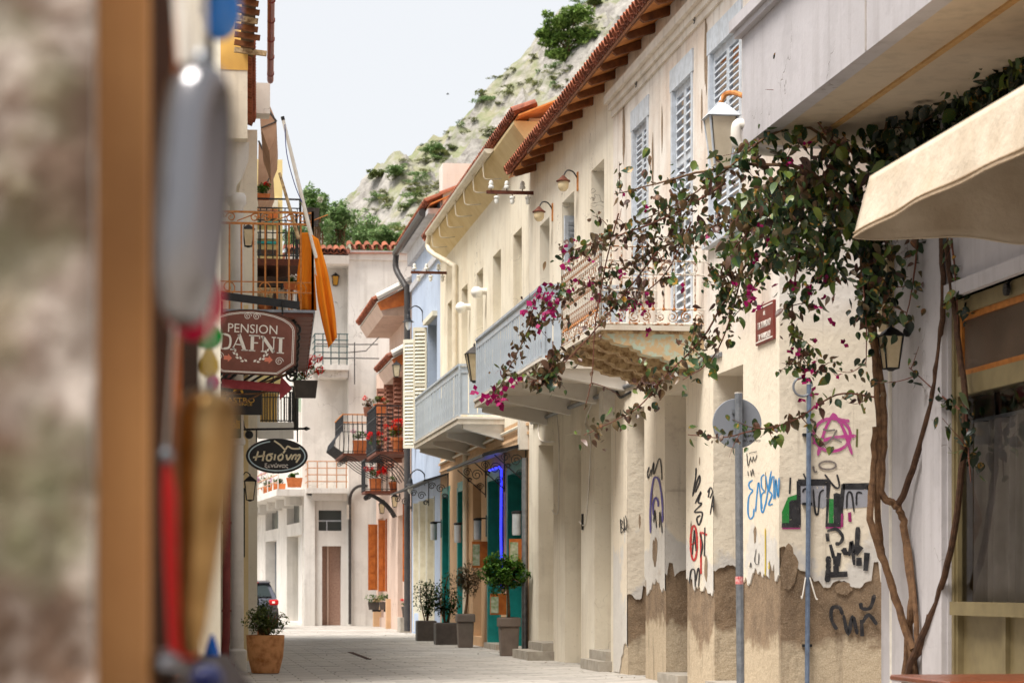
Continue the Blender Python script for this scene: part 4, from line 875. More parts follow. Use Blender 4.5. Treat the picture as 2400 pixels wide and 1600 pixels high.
for i, (u, v, lab) in enumerate(((1140, 683, 'white globe wall light between deep windows, nearer and higher of two'), (1102, 719, 'white globe wall light between deep windows, farther and lower of two'))):
    w = onx(u, v, XW); t = thing('globe_light', lab, 'wall light', w)
    MB().tube([w, w+Vector((-.12, 0, .0))], .07, 10).build('socket', m_pvc, t); MB().lathe([(.015, -.12), (.075, -.1), (.115, -.04), (.125, 0), (.115, .045), (.075, .1), (.015, .12)], w+Vector((-.2, 0, -.02)), 18).build('globe', m_globe, t, True)
# glass canopy with scroll brackets, blue light strip, wall lamps, boards
cp = thing('door_canopy', 'small iron canopy with curled brackets over the nearest teal doors', 'canopy', (6, 46, 3.7))
cy0, cy1 = wy(1235), wy(1140)
MB().hexa([(5.55, cy0, 3.66), (XW, cy0, 3.86), (XW, cy1, 3.86), (5.55, cy1, 3.66), (5.55, cy0, 3.68), (XW, cy0, 3.88), (XW, cy1, 3.88), (5.55, cy1, 3.68)]).build('roof_sheet', M('pale_canopy_sheet', (190, 198, 204), (160, 168, 176), s=5, r=.3), cp)
MB().bar((5.55, cy0-.02, 3.66), (XW, cy0-.02, 3.86), .04, .06).bar((5.55, cy0, 3.65), (5.55, cy1, 3.65), .04, .05).build('frame', m_iron, cp)
for y in (cy0, (cy0+cy1)/2, cy1):
    s = MB()
    s.tube([(XW-.02, y, 3.1), (XW-.02, y, 3.85)], .012, 5).tube([(XW-.02, y, 3.15), (5.75, y, 3.66)], .011, 5)
    for cx, cz, r_ in ((5.95, 3.62, .09), (6.15, 3.56, .12), (6.22, 3.32, .08), (6.0, 3.46, .05)): s.tube(spiral((cx, y, cz), r_, .02, 0, 1.7, 16, (1, 0, 0), (0, 0, 1)), .009, 5)
    s.build('scroll_bracket', m_iron, cp)
ns = thing('light_strip', 'glowing blue light strip outlining the teal doorway', 'light strip', (XW, 46.5, 2))
bl = NT('blue_glow'); bl.b.inputs['Base Color'].default_value = (.02, .02, .3, 1); bl.b.inputs['Emission Color'].default_value = (.03, .04, 1, 1); bl.b.inputs['Emission Strength'].default_value = 1.5
ya, yb = wy(1172), wy(1146)
MB().tube([onx(1147, 1102, XW-.06), onx(1170, 1094, XW-.06), onx(1175, 1100, XW-.06), onx(1174, 1250, XW-.06), onx(1176, 1380, XW-.06)], .022, 8).build('tube', bl.m, ns)
MB().tube([onx(1174, 1100, XW-.04), onx(1176, 1380, XW-.04)], .04, 6).build('backing', flat('strip_backing', (40, 40, 90), .4), ns)
def boxlamp(u, v, lab, X=XW, s=1.0):
    w = onx(u, v, X); t = thing('box_wall_lamp', lab, 'wall lamp', w, 'black box wall lamps on the ground floors')
    MB().box(w.x-.03, w.x, w.y-.06*s, w.y+.06*s, w.z-.28*s, w.z+.16*s).build('back_plate', m_iron, t)
    MB().box(w.x-.2*s, w.x-.03, w.y-.012, w.y+.012, w.z+.08*s, w.z+.11*s).build('arm', m_iron, t)
    c = w+Vector((-.2*s, 0, 0)); MB().lathe([(.07*s, .04*s), (.09*s, .06*s), (.09*s, .09*s), (.03*s, .11*s)], c, 10).build('cap', m_iron, t)
    MB().lathe([(.075*s, -.34*s), (.08*s, -.3*s), (.08*s, .05*s)], c, 12).build('glass_shade', M('lamp_glass_clear', (196, 200, 204), (170, 174, 178), s=4, r=.1, b=0), t, True)
for u, v, lab in ((1236, 1210, 'black framed box lamp beside the drain pipe, nearest on the teal house'), (1142, 1225, 'box lamp left of the blue light strip'), (1094, 1235, 'box lamp on the second teal doorway'), (1036, 1232, 'box lamp by the farthest teal door next to the blue wall')): boxlamp(u, v, lab)
for u, v, h_, lab in ((1234, 1262, 70, 'amber wooden menu board hanging right of the teal door'), (1142, 1268, 62, 'amber wooden menu board hanging left of the blue light strip'), (1187, 1390, 50, 'amber wooden menu board low behind the leafy potted tree')):
    w = onx(u, v, XW-.02); hh = h_/FPX*w.y; t = thing('menu_board', lab, 'board', w, 'wooden boards by the teal doors')
    MB().box(w.x-.32, w.x, w.y-.03, w.y, w.z-hh, w.z).build('panel', m_orangewood, t)
    MB().box(w.x-.31, w.x-.16, w.y-.036, w.y-.031, w.z-hh*.92, w.z-.06).build('poster', M('leaf_print_poster', (120, 140, 90), (206, 200, 180), s=12, r=.4), t)
MB().tube([(XW-.06, YB+.15, 0), (XW-.06, YB+.15, 3.6)], .055, 10).build('rain_pipe', m_steel, th_, True)
MB().box(XW-.16, XW, YB+.05, YB+.35, 3.75, 4.3).build('meter_box', m_pvc, th_)
MB().tube([(XW-.05, YB+.4, 4.22), (XW-.05, YC2-.5, 4.22)], .03, 6).build('cable_run', m_gutter, th_)

# ---------------- pale blue house ----------------
bh = thing('blue_house', 'pale blue house with cream shutters and a dark gutter', 'house', (XW, 62, 0))
YD = wy(965); zc = 10.35
k1, k2, k3 = uo(970, 983), uo(985, 1000), uo(1002, 1019); ws = uo(1003, 1024)
MB().wall('x-', XW, YC2+.004, YD, 0, 10.6, [(*k, .55 if i == 0 else .02, 3.5, .35) for i, k in enumerate((k1, k2, k3))]+[(*ws, 4.9, 7.9, .3)], th=5, back=False).build('wall', m_blue, bh)
for k in (k1, k2, k3):
    MB().box(XW-.02, XW+.34, k[1]-.08, k[1]-.002, .05, 3.5).box(XW-.02, XW+.3, k[0]+.002, k[0]+.08, .05, 3.5).build('door_jamb', m_creamshut, bh); MB().box(XW+.3, XW+.34, k[0]+.08, k[1]-.08, .05, 3.5).build('door', m_creamshut, bh)
MB().box(XW+.25, XW+.29, *ws, 4.9, 7.9).build('window_pane', m_glassdk, bh)
o = louvre_shutter(bh, 'shutter', 0, .36, 4.95, 7.85, 0, 32, m_creamshut, 1, (.5,)); o.matrix_basis = TR((XW-.03, ws[1], 0), rz=R(70))
o = louvre_shutter(bh, 'shutter', 0, .36, 4.95, 7.85, 0, 32, m_creamshut, 1, (.5,)); o.matrix_basis = TR((XW-.03, wy(976), 0), rz=R(60))
MB().box(XW-.12, XW+.02, ws[0]-.1, ws[1]+.1, 7.9, 8.02).box(XW-.1, XW, ws[0]-.05, ws[1]+.05, 4.82, 4.9).build('window_head', m_creamshut, bh)
MB().box(XW-.06, XW, YC2+.01, YD, 9.25, 9.42).box(XW-.12, XW, YC2+.01, YD, 9.95, 10.3).box(XW-.3, XW, YC2+.01, YD, 10.3, 10.42).build('cornice', M('grey_white_cornice', (206, 206, 208), (186, 184, 186), s=3, streak=.3), bh)
rf3 = tile_roof(bh, 5.98, 10.5, YC2-.2, YD+.7, R(24), 3.5, rows=2, pitch=.22, tiles=(TC, TP))
MB().tube([(5.98, YC2+.6, 10.4), (5.98, YD+.75, 10.4)], .1, 8).build('gutter', m_dgutter, bh, True)
MB().tube(smoothline([(5.98, YD+.6, 10.35), (5.98, YD+.6, 9.95), (XW-.15, YD+.1, 9.4), (XW-.12, YD+.05, 9.1), (XW-.12, YD+.05, 6), (XW-.12, YD+.05, .05)], 4), .085, 10).build('downpipe', m_dgutter, bh, True)
MB().box(6.4, 8.5, YC2-.1, YC2+.7, 10.4, 11.5).build('chimney_block', m_white, bh)
for u, v, lab in ((981, 745, 'dark swan neck lamp high on the blue wall'), (986, 1128, 'dark swan neck lamp low on the blue wall under the balcony')):
    w = onx(u+10, v+10, XW); t = thing('swan_neck_lamp', lab, 'wall lamp', w)
    MB().tube(smoothline([w, w+Vector((-.02, 0, .3)), w+Vector((-.2, 0, .42)), w+Vector((-.36, 0, .3)), w+Vector((-.38, 0, .16))], 4), .018, 6).build('neck', m_iron, t)
    MB().lathe([(.03, .2), (.06, .14), (.07, .06), (.16, .0)], w+Vector((-.38, 0, 0)), 14).build('shade', m_iron, t, True); MB().lathe([(.07, .0), (.07, -.12), (.03, -.2)], w+Vector((-.38, 0, 0)), 10).build('bulb', m_globe, t, True)
cb = thing('blue_wall_canopy', 'thin black scroll canopy over the cream doors of the blue house', 'canopy', (6, 60, 3.8)); a_, b_ = wy(1052), wy(967)
MB().hexa([(5.75, a_, 3.72), (XW, a_, 3.9), (XW, b_, 3.9), (5.75, b_, 3.72), (5.75, a_, 3.76), (XW, a_, 3.94), (XW, b_, 3.94), (5.75, b_, 3.76)]).build('roof_sheet', m_iron, cb)
for y in (a_, (a_+b_)/2, b_): 
    s = MB().tube([(XW-.02, y, 3.3), (XW-.02, y, 3.9)], .012, 5)
    for cx, cz, r_ in ((5.95, 3.62, .09), (6.15, 3.56, .11), (6.25, 3.38, .07)): s.tube(spiral((cx, y, cz), r_, .02, 0, 1.7, 14, (1, 0, 0), (0, 0, 1)), .012, 5)
    s.build('scroll_bracket', m_iron, cb)

# ---------------- pink house with hooded roofs and flower balconies ----------------
ph = thing('pink_house', 'pink house with little tiled hoods, brown louvres and iron flower balconies', 'house', (XW, 70, 0))
YF = 77.2; lw = uo(905, 922); l2 = uo(927, 945)
MB().wall('x-', XW, YD+.3, YF, 0, 8.0, [(*uo(886, 899), .3, 3.4, .4), (*uo(932, 944), .3, 3.3, .4), (*lw, 5.2, 7.3, .2), (*l2, 4.7, 7.3, .2)], th=5, back=False).wall('y-', YD+.29, XW+.002, 11, 0, 8.6, th=.2).build('wall', m_pink, ph)
MB().box(XW-.05, XW, YD+.31, YF, 0, 3.9).build('ground_floor_facing', m_cream2, ph) if False else None
for (x0, z0, y0, y1, d_, tl) in ((5.35, 9.05, 66.0, 72.4, 1.9, (TC, TP)), (5.75, 7.5, 65.9, 70.6, 1.3, (TC2, TP2))):
    r_ = tile_roof(ph, x0, z0, y0, y1, R(27), d_, rows=2, pitch=.23, tiles=tl, slabm=m_slabw)
    MB().hexa([(x0+.3, y0+.25, z0-.35), (XW+.05, y0+.25, z0-.35), (XW+.05, y1-.1, z0-.35), (x0+.3, y1-.1, z0-.35), (x0+.12, y0+.1, z0-.04), (XW+.05, y0+.1, z0+.2), (XW+.05, y1, z0+.2), (x0+.12, y1, z0-.04)]).build('hood_box', m_pink, r_)
    MB().prism([(0, 0), (d_*.8, .42*d_*.8+.1), (d_*.8, .1), (.1, -.22)], (x0+.1, y0+.02, z0-.02), (1, 0, 0), (0, 0, 1), (0, .06, 0)).build('gable_board', m_orangewood, r_)
    MB().tube([(x0+.1, y0-.02, z0+.12), (x0+d_*.88, y0-.02, z0+.12+.44*d_)], .09, 8).build('verge_tile', m_slabw, r_)
MB().box(XW, XW+3, 66, 72.4, 7.9, 9.4).build('attic_wall', m_pink, ph)
for w in (lw, l2):
    for s in (0, 1): o = louvre_shutter(ph, 'louvred_shutter', 0, .26, 4.75, 7.3, 0, 22, m_brownshut, 1, (.5,)); o.matrix_basis = TR((XW-.03, w[s]+(.02 if s else -.02), 0), rz=R(84))
def leafshut(u0, u1, v0, v1, Y, mat, par):
    a, b = ony(u0, v0, Y), ony(u1, v1, Y); s = MB().box(a.x, b.x, Y, Y+.05, b.z, a.z).build('wooden_shutter', mat, par); n = 4
    for k in range(n):
        z0 = b.z+(a.z-b.z)*(k+.06)/n; z1 = b.z+(a.z-b.z)*(k+.94)/n; MB().bevbox(a.x+.06, b.x-.06, Y-.014, Y-.001, z0, z1, .008).build('panel', mat, s)
leafshut(863, 885, 1228, 1382, 76.0, m_orangewood, ph); leafshut(887, 903, 1218, 1385, 73.8, m_orangewood, ph); leafshut(904, 919, 1215, 1385, 73.2, M('darker_orange_wood', (160, 82, 36), (128, 62, 24), s=6, r=.4), ph); leafshut(944, 956, 1180, 1362, 67.4, m_orangewood, ph)
for u0, u1 in ((875, 893), (905, 918), (934, 946)):
    a, b = ony(u0, 1470, 76 if u0 < 900 else 72), ony(u1, 1470, 76 if u0 < 900 else 72); MB().box(a.x, b.x, a.y-.1, a.y+.2, 0, .9 if u0 < 930 else 3.2).build('pier', m_peach, ph)
lantern('wall_lantern', 'black lantern on the pink wall above the flower balcony', onx(929, 865, XW-.4), .24, .4, onx(938, 850, XW), gl=m_lampglass)
lantern('wall_lantern', 'small black lantern below the lowest iron balcony', onx(925, 1172, XW-.3), .2, .36, onx(938, 1160, XW))
lantern('wall_lantern', 'small black lantern on the pink ground floor left of the orange shutters', onx(895, 1188, XW-.3), .2, .36, onx(905, 1180, XW))
def geranium_pot(lab, c, w, h, nflow, mat=m_terra, grp='potted red geraniums on the iron balconies', leaf=m_leafg, trough=False, cat='flower pot', flow=None, sp=1.0):
    c = Vector(c); t = thing('flower_pot', lab, cat, c, grp); m = MB()
    if trough: m.hexa([c+Vector(p) for p in ((-w*.42, -w*.2, 0), (w*.42, -w*.2, 0), (w*.42, w*.2, 0), (-w*.42, w*.2, 0), (-w*.5, -w*.26, h), (w*.5, -w*.26, h), (w*.5, w*.26, h), (-w*.5, w*.26, h))])
    else: m.lathe([(w*.33, 0), (w*.46, h*.78), (w*.5, h*.78), (w*.5, h), (w*.42, h), (w*.4, h*.85)], c, 16)
    m.build('pot', mat, t, not trough)
    f = MB(); lobes(f, c+Vector((0, 0, h+w*.28*sp)), (w*.58*sp, w*.5*sp, w*.36*sp), 8, 50, w*.17, .5); f.build('leaves', leaf, t)
    for k in range(nflow):
        q = c+Vector((random.uniform(-.62, .62)*w*sp, random.uniform(-.5, .2)*w*sp, h+w*random.uniform(.3, .85)*sp)); f = MB(); blob(f, q, (w*.21, w*.21, w*.18), 70, w*.15); f.tube([q, c+Vector((0, 0, h+.05))], w*.012, 4); f.build('flower_head', flow or m_geran, t)
    return t
def iron_balcony(lab, x0, y0, y1, zf, h, rail, bulge=0, hb=True):
    b = MB().box(x0, XW, y0, y1, zf-.07, zf).build('balcony', m_rustbrown, ph); tag(b, lab)
    bal = MB().tube([(0, 0, 0), (-bulge, 0, h*.18), (-bulge*.8, 0, h*.35), (0, 0, h*.6), (0, 0, h)], .011, 5).mesh('baluster', m_iron)
    for a, c, rz in (((x0, y0), (XW, y0), R(90)), ((x0, y0), (x0, y1), 0), ((x0, y1), (XW, y1), R(-90))):
        a, c = Vector((*a, zf)), Vector((*c, zf)); L_ = (c-a).length; n = max(3, int(L_/.14))
        MB().bar(a+Vector((0, 0, h)), c+Vector((0, 0, h)), .05, .035).build('handrail', rail, b); MB().bar(a+Vector((0, 0, h*.75)), c+Vector((0, 0, h*.75)), .02, .02).build('rail', m_iron, b); MB().bar(a+Vector((0, 0, .05)), c+Vector((0, 0, .05)), .02, .02).build('rail', m_iron, b)
        for k in range(n+1): put(bal, 'baluster', b, TR(a.lerp(c, k/n), rz=rz))
    for k in range(5):
        y = y0+.1+k*(y1-y0-.2)/4; MB().tube(smoothline([(x0+.1, y, zf-.08), (x0+.35, y, zf-.16), (x0+.7, y, zf-.42), (XW, y, zf-.75)], 4), .014, 5).tube(spiral((x0+.12, y, zf-.17), .08, .02, R(90), 1.4, 12, (1, 0, 0), (0, 0, 1)), .012, 5).build('bracket', m_iron, b)
    return b
p1 = ony(885, 1055, 68); iron_balcony('iron balcony with geranium pots on curled brackets', onx(880, 1058, 0+ony(880, 1055, 66.2).x).x, 66.0, 69.2, ony(880, 1058, 66.2).z, 1.25, m_iron)
xb = ony(803, 1060, 72.2).x; zb2 = ony(803, 1062, 72.2).z
iron_balcony('bulging iron balcony with orange handrail beyond the pink wall', xb, 72.0, 75.5, zb2, 1.15, m_rusto, .28)
zb3 = ony(860, 1150, 70.0).z; xb3 = ony(855, 1150, 70).x
iron_balcony('small low iron flower balcony under the others', xb3, 69.8, 71.2, zb3, .9, m_iron)
ff = lambda u, v, Y, z: Vector((ony(u, v, Y).x, Y, z))
zb1 = ony(880, 1058, 66.2).z
geranium_pot('large terracotta pot of red geraniums on the nearest iron balcony', ff(933, 1050, 66.4, zb1), .42, .4, 14, sp=1.35)
geranium_pot('smaller terracotta pot at the right end of the nearest iron balcony', ff(957, 1050, 66.3, zb1), .26, .26, 2)
geranium_pot('red geraniums spilling through the side of the nearest iron balcony', ff(882, 1040, 67.2, zb1), .3, .22, 10, m_planter, sp=1.5)
geranium_pot('square orange pot on the bulging balcony', ff(843, 1035, 72.3, zb2), .42, .4, 2, trough=True, flow=leafmat('pink_petals', [(200, 120, 160), (220, 160, 180)], .5, .2))
geranium_pot('orange trough hung on the rail in front of the louvres', ff(890, 968, 67.6, ony(890, 968, 67.6).z), .36, .26, 1, trough=True, leaf=m_leafol)
geranium_pot('brown trough of trailing leaves behind the hung orange one', ff(868, 975, 69.0, ony(868, 975, 69).z), .4, .26, 1, m_brownshut, trough=True, leaf=m_leafbr)
geranium_pot('ribbed orange pot of red geraniums on the small low balcony', ff(880, 1140, 70.0, zb3), .36, .36, 12, trough=True, sp=1.3)
geranium_pot('small terracotta pot at the right of the low balcony', ff(922, 1140, 70.1, zb3), .28, .27, 0)
for u, lab in ((876, 'charcoal window trough of bright green leaves, left of two under orange shutters'), (903, 'charcoal window trough of bright green leaves, right of two under orange shutters')):
    Y = 75.4 if u < 890 else 73.0; t = geranium_pot(lab, ff(u, 1425, Y, ony(u, 1428, Y).z), .36, .24, 0, m_planter, 'troughs under the orange shutters', trough=True, sp=1.2)
    MB().box(ony(u, 1425, Y).x-.05, XW, Y-.03, Y+.03, ony(u, 1428, Y).z-.06, ony(u, 1428, Y).z).build('shelf_bracket', m_iron, t)
geranium_pot('low dark pot of red geraniums on the ledge by the dark downpipe', ff(950, 1440, 66.2, .42), .22, .3, 4, m_planter)
MB().box(ony(936, 0, 66.2).x, XW, 65.9, 66.8, 0, .42).build('ledge', m_stone, ph)
# ---------------- white corner building closing the street ----------------
fw = thing('white_corner_building', 'tall white corner building with balconies closing off the far end of the street', 'building', (5, 77.5, 0))
YW = 77.4; xa, xb_ = ony(817, 0, YW).x, ony(714, 0, YW).x
gx = lambda u, Y=YW: ony(u, 0, Y).x
gz = lambda v, Y=YW: ony(800, v, Y).z
m_wht = plaster('bright_white_render', (222, 218, 212), (208, 203, 196), (150, 140, 128), amt=.4)
m_green = M('pale_green_render', (176, 192, 172), (158, 176, 156), s=1, streak=.2)
MB().wall('y-', YW, xa, 12, 0, 12.0, th=8).build('wall', m_wht, fw)
MB().box(xa-.02, 12, YW-.08, YW+.1, 11.72, 12.02).build('parapet_band', m_wht, fw)
YL = YW+.9
MB().wall('y-', YL, xb_-.1, xa, 4.5, 11.9, [(gx(797, YL), gx(812, YL), gz(820, YL), gz(672, YL), .3), (gx(760, YL), gx(775, YL), gz(1120, YL), gz(945, YL), .3), (gx(735, YL), gx(750, YL), gz(1120, YL), gz(955, YL), .3)], th=4, back=False).build('recessed_wall', m_white, fw)
for a, b, c, d in ((797, 812, 820, 672), (760, 775, 1120, 945), (735, 750, 1120, 955)): MB().box(gx(a, YL), gx(b, YL), YL+.25, YL+.3, gz(c, YL), gz(d, YL)).build('balcony_door', m_brownshut, fw)
MB().box(xb_-.3, xa, YL-.004, YL+.1, gz(965, YL), gz(885, YL)).build('green_wall_panel', m_green, fw)
MB().hexa([(xb_-.6, YW-.3, 11.55), (xa, YW-.3, 11.55), (xa, YL+.2, 11.5), (xb_-.6, YL+.2, 11.5), (xb_-.6, YW-.4, 11.8), (xa, YW-.4, 11.8), (xa, YL+.2, 11.8), (xb_-.6, YL+.2, 11.8)]).build('eave_slab', m_wht, fw)
def tile_row(par, a, b, z, dirx, n, tiles=(TC, TP), tilt=R(-20)):
    a, b = Vector(a), Vector(b)
    for k in range(n):
        p = a.lerp(b, (k+.5)/n); put(tiles[0], 'roof_tile', par, TR((p.x, p.y, p.z), ry=tilt, rz=dirx, s=1.25)); q = a.lerp(b, (k+1)/n); put(tiles[1], 'roof_tile', par, TR((q.x, q.y+.02, q.z+.04), ry=tilt, rz=dirx, s=1.25))
rw = MB().hexa([(xb_-.7, YW-.3, 11.85), (12, YW-.05, 12.03), (12, YW+5, 12.25), (xb_-.7, YW+5, 12.25), (xb_-.7, YW-.3, 11.87), (12, YW-.05, 12.06), (12, YW+5, 12.28), (xb_-.7, YW+5, 12.28)]).build('roof', m_tile, fw)
tile_row(rw, (xa-.1, YW-.16, 12.1), (xa+3.6, YW-.16, 12.1), 0, R(90), 13); tile_row(rw, (xb_-.7, YW-.5, 11.9), (xa-.1, YW-.5, 11.9), 0, R(90), 10)
def rail_balcony(lab, x0, x1, y0, y1, zf, h, nbar, mat, smat, t=.16, posts=5):
    b = MB().box(x0, x1, y0, y1, zf-t, zf).build('balcony', smat, fw); tag(b, lab)
    MB().box(x0+.2, x1, y0+.25, y1, zf-t-.22, zf-t).build('slab_corbel', smat, b)
    for k in range(nbar):
        z = zf+h*(k+1)/nbar; MB().tube([(x1, y0+.04, z), (x0+.04, y0+.04, z), (x0+.04, y1, z)], .018, 5).build('rail', mat, b)
    for k in range(posts): MB().tube([(x0+.04+(x1-x0-.08)*k/(posts-1), y0+.04, zf), (x0+.04+(x1-x0-.08)*k/(posts-1), y0+.04, zf+h)], .02, 5).build('post', mat, b)
    return b
rail_balcony('upper balcony with thin dark rails', gx(733), gx(814), YW-.5, YL, gz(858), .98, 5, M('dark_green_rail', (60, 84, 84), (48, 68, 68), s=6), m_wht)
m_woodrail = M('pinkish_wood_rail', (198, 150, 116), (176, 128, 96), s=8)
rail_balcony('lower balcony with pinkish wooden rails', gx(716), gx(812), YW-.55, YL, gz(1145), .85, 4, m_woodrail, m_wht)
# wing running away to the left
PW = Vector((xb_, YW, 0)); DW = Vector((-1.3, 17.7, 0)).normalized(); NWv = Vector((-DW.y, DW.x, 0)).normalized()
if NWv.x > 0: NWv = -NWv
def onwing(u, v, off=0):
    a, b, c = ray(u, v); P0 = PW+NWv*off; den = a*NWv.x+b*NWv.y; s = (P0.x*NWv.x+P0.y*NWv.y)/den; return Vector((a*s, b*s, CAMH+c*s))
def sw(u): return (onwing(u, 1375)-PW).dot(DW)
XFW = Matrix(((DW.x, -NWv.x, 0, PW.x), (DW.y, -NWv.y, 0, PW.y), (0, 0, 1, 0), (0, 0, 0, 1)))
m = MB(); m.xf = XFW
zd = 3.0
wo = [(sw(708), sw(672), .1, 2.95, .5), (sw(708), sw(672), 3.35, 4.1, .3), (sw(648), sw(622), .1, 2.9, .4), (sw(652), sw(622), 3.3, 4.1, .3), (sw(598), sw(582), .1, 2.6, .2)]
m.wall('y-', 0, .62, 24, 0, 12, wo, th=3, back=False).build('side_wing_wall', m_white, fw)
pn = (M('graffiti_covered_shutter', (92, 102, 104), (150, 138, 104), s=2.5, r=.6, lo=.4, hi=.6), m_glassdk, M('grey_shop_door', (120, 124, 128), (96, 100, 104), s=3), m_glassdk, M('pale_blue_door', (170, 190, 200), (150, 172, 184), s=3))
for h, mt in zip(wo, pn):
    q = MB(); q.xf = XFW; q.box(h[0], h[1], h[4]-.05, h[4], h[2], h[3]).build('shop_shutter' if h[2] < 1 else 'window_pane', mt, fw)
    q = MB(); q.xf = XFW; q.box((h[0]+h[1])/2-.04, (h[0]+h[1])/2+.04, h[4]-.09, h[4]-.052, h[2], h[3]).build('mullion', m_steel, fw)
q = MB(); q.xf = XFW; q.box(0, 22, -.9, .1, gz(1160)-.02, gz(1145)-.02); wbal = q.build('balcony', m_wht, fw); tag(wbal, 'long balcony receding along the side wing')
for k in range(4):
    q = MB(); q.xf = XFW; q.tube([(0, -.85, gz(1145)+.22*(k+1)), (22, -.85, gz(1145)+.22*(k+1))], .02, 5); q.build('rail', m_woodrail, wbal)
for k in range(15):
    q = MB(); q.xf = XFW; q.tube([(k*1.5, -.85, gz(1145)-.02), (k*1.5, -.85, gz(1145)+.88)], .022, 5); q.build('post', m_wht, wbal)
for k in range(7):
    q = MB(); q.xf = XFW; q.box(1+k*2.6, 1.25+k*2.6, -.5, .1, gz(1160)-.3, gz(1160)-.021); q.build('corbel', m_wht, wbal)
# ground floor facing the street
YG = YW+.05
go = [(gx(755), gx(800), .02, gz(1279), .45), (gx(747), gx(801), gz(1243), gz(1195), .25)]
MB().wall('y-', YG, xb_, xa+.01, 0, gz(1160)-.01, go, th=4, back=False).build('ground_floor_wall', m_wht, fw)
MB().box(xb_-.02, gx(738), YG-.1, YG, 0, gz(1160)-.012).build('pier', m_wht, fw)
MB().box(gx(755), gx(800), YG+.4, YG+.45, .02, gz(1279)).build('roller_shutter', M('pink_beige_roller', (176, 142, 124), (146, 112, 96), s=20, r=.6), fw)
MB().box(gx(768), gx(772), YG+.33, YG+.4, .02, gz(1279)).build('shutter_post', m_pink, fw)
wg = MB().box(gx(747), gx(801), YG+.2, YG+.25, gz(1243), gz(1195)).build('window_pane', m_glassdk, fw)
MB().box(gx(747), gx(801), YG+.16, YG+.2, gz(1221), gz(1218)).box(gx(766), gx(768), YG+.16, YG+.2, gz(1243), gz(1221)).build('window_bar', m_shut, wg)
cable('drain_hose', [ony(862, 1138, YW-.1), ony(838, 1140, YW-.1), ony(822, 1160, YW-.1), ony(820, 1210, YW-.1), ony(820, 1330, YW-.1), ony(820, 1462, YW-.1)], .05, m_dgutter, fw)
MB().box(gx(812), gx(822), YW-.14, YW-.003, gz(1216), gz(1182)).build('meter_box', m_pvc, fw)
lantern('wall_lantern', 'small yellow glass lantern high under the eaves of the white corner building', ony(786, 655, YL-.3), .26, .38, ony(797, 660, YL), gl=M('amber_glass', (190, 140, 40), (160, 110, 30), s=5, r=.2))
for i, (u, lab, fl) in enumerate(((628, 'pink and white flowering plant on the receding balcony', True), (652, 'terracotta trough beside the pink flowers on the receding balcony', False), (690, 'orange pot behind the wooden rails nearest the corner', False))):
    p = onwing(u, 1140, .5); geranium_pot(lab, (p.x, p.y, gz(1145)-.02), .5, .3, 5 if fl else 0, trough=i > 0, grp='pots on the white building balcony', flow=leafmat('lilac_petals', [(190, 130, 170), (230, 200, 220)], .5, .2), sp=1.3 if fl else .6)
wr = thing('overhead_cables', 'thin dark cables strung from the white corner building to the pink house', 'cable', ony(830, 830, 74))
for pts in ([ony(742, 806, 76), ony(830, 807, 74), ony(885, 807, 70)], [ony(742, 838, 76), ony(830, 839, 74), ony(888, 840, 70)], [ony(816, 826, 76), ony(858, 822, 74), ony(905, 772, 71)], [ony(831, 802, 74.2), ony(831, 900, 74.2)]):
    MB().tube(pts, .018, 4).build('cable', m_dgutter, wr)

# ---------------- parked car ----------------
car = thing('parked_car', 'dark grey hatchback parked with its tail towards us at the far left bend', 'car', (2.2, 74, 0))
cx, cy = ony(583, 0, 72).x, 72.0
m_carp = M('dark_grey_car_paint', (96, 98, 108), (88, 90, 100), s=1, r=.25, metal=.5, b=0); m_carg = NT('car_glass'); m_carg.set(Roughness=.05); m_carg.b.inputs['Base Color'].default_value = (.02, .03, .03, 1); m_carg = m_carg.m
st = [(0, .34, .72, .62), (.04, .26, .82, .8), (.12, .22, .92, .87), (.6, .2, .95, .88), (2.6, .2, .93, .88), (3.5, .22, .86, .84), (4.0, .28, .72, .72), (4.1, .36, .62, .6)]
m = MB(); n = 12
for (y, zb, zt, w) in st:
    for k in range(n):
        a = 2*math.pi*(k+.5)/n; ca, sa = math.cos(a), math.sin(a); f = lambda t: math.copysign(abs(t)**.45, t)
        m.v.append((cx+f(ca)*w, cy+y, (zb+zt)/2+f(sa)*(zt-zb)/2))
for i in range(len(st)-1):
    for k in range(n): m.f.append((i*n+k, i*n+(k+1) % n, (i+1)*n+(k+1) % n, (i+1)*n+k))
m.f += [tuple(range(n)), tuple((len(st)-1)*n+k for k in range(n))]; m.m = [0]*len(m.f); m.build('body', m_carp, car, True)
cab = MB().hexa([(cx-.84, cy+.12, .88), (cx+.84, cy+.12, .88), (cx+.82, cy+2.9, .9), (cx-.82, cy+2.9, .9), (cx-.62, cy+.42, 1.38), (cx+.62, cy+.42, 1.38), (cx+.62, cy+2.1, 1.42), (cx-.62, cy+2.1, 1.42)]).build('cabin', m_carp, car)
MB().hexa([(cx-.68, cy+.12, .97), (cx+.68, cy+.12, .97), (cx+.68, cy+.2, .97), (cx-.68, cy+.2, .97), (cx-.55, cy+.345, 1.32), (cx+.55, cy+.345, 1.32), (cx+.55, cy+.42, 1.32), (cx-.55, cy+.42, 1.32)]).build('rear_window', m_carg, car)
MB().hexa([(cx-.66, cy+.3, 1.37), (cx+.66, cy+.3, 1.37), (cx+.64, cy+.8, 1.43), (cx-.64, cy+.8, 1.43), (cx-.64, cy+.3, 1.4), (cx+.64, cy+.3, 1.4), (cx+.62, cy+.8, 1.45), (cx-.62, cy+.8, 1.45)]).build('roof_spoiler', m_carp, car)
m_tail = flat('tail_light_red', (190, 20, 24), .2)
MB().box(cx-.3, cx+.3, cy+.285, cy+.3, 1.375, 1.395).build('brake_light', m_tail, car)
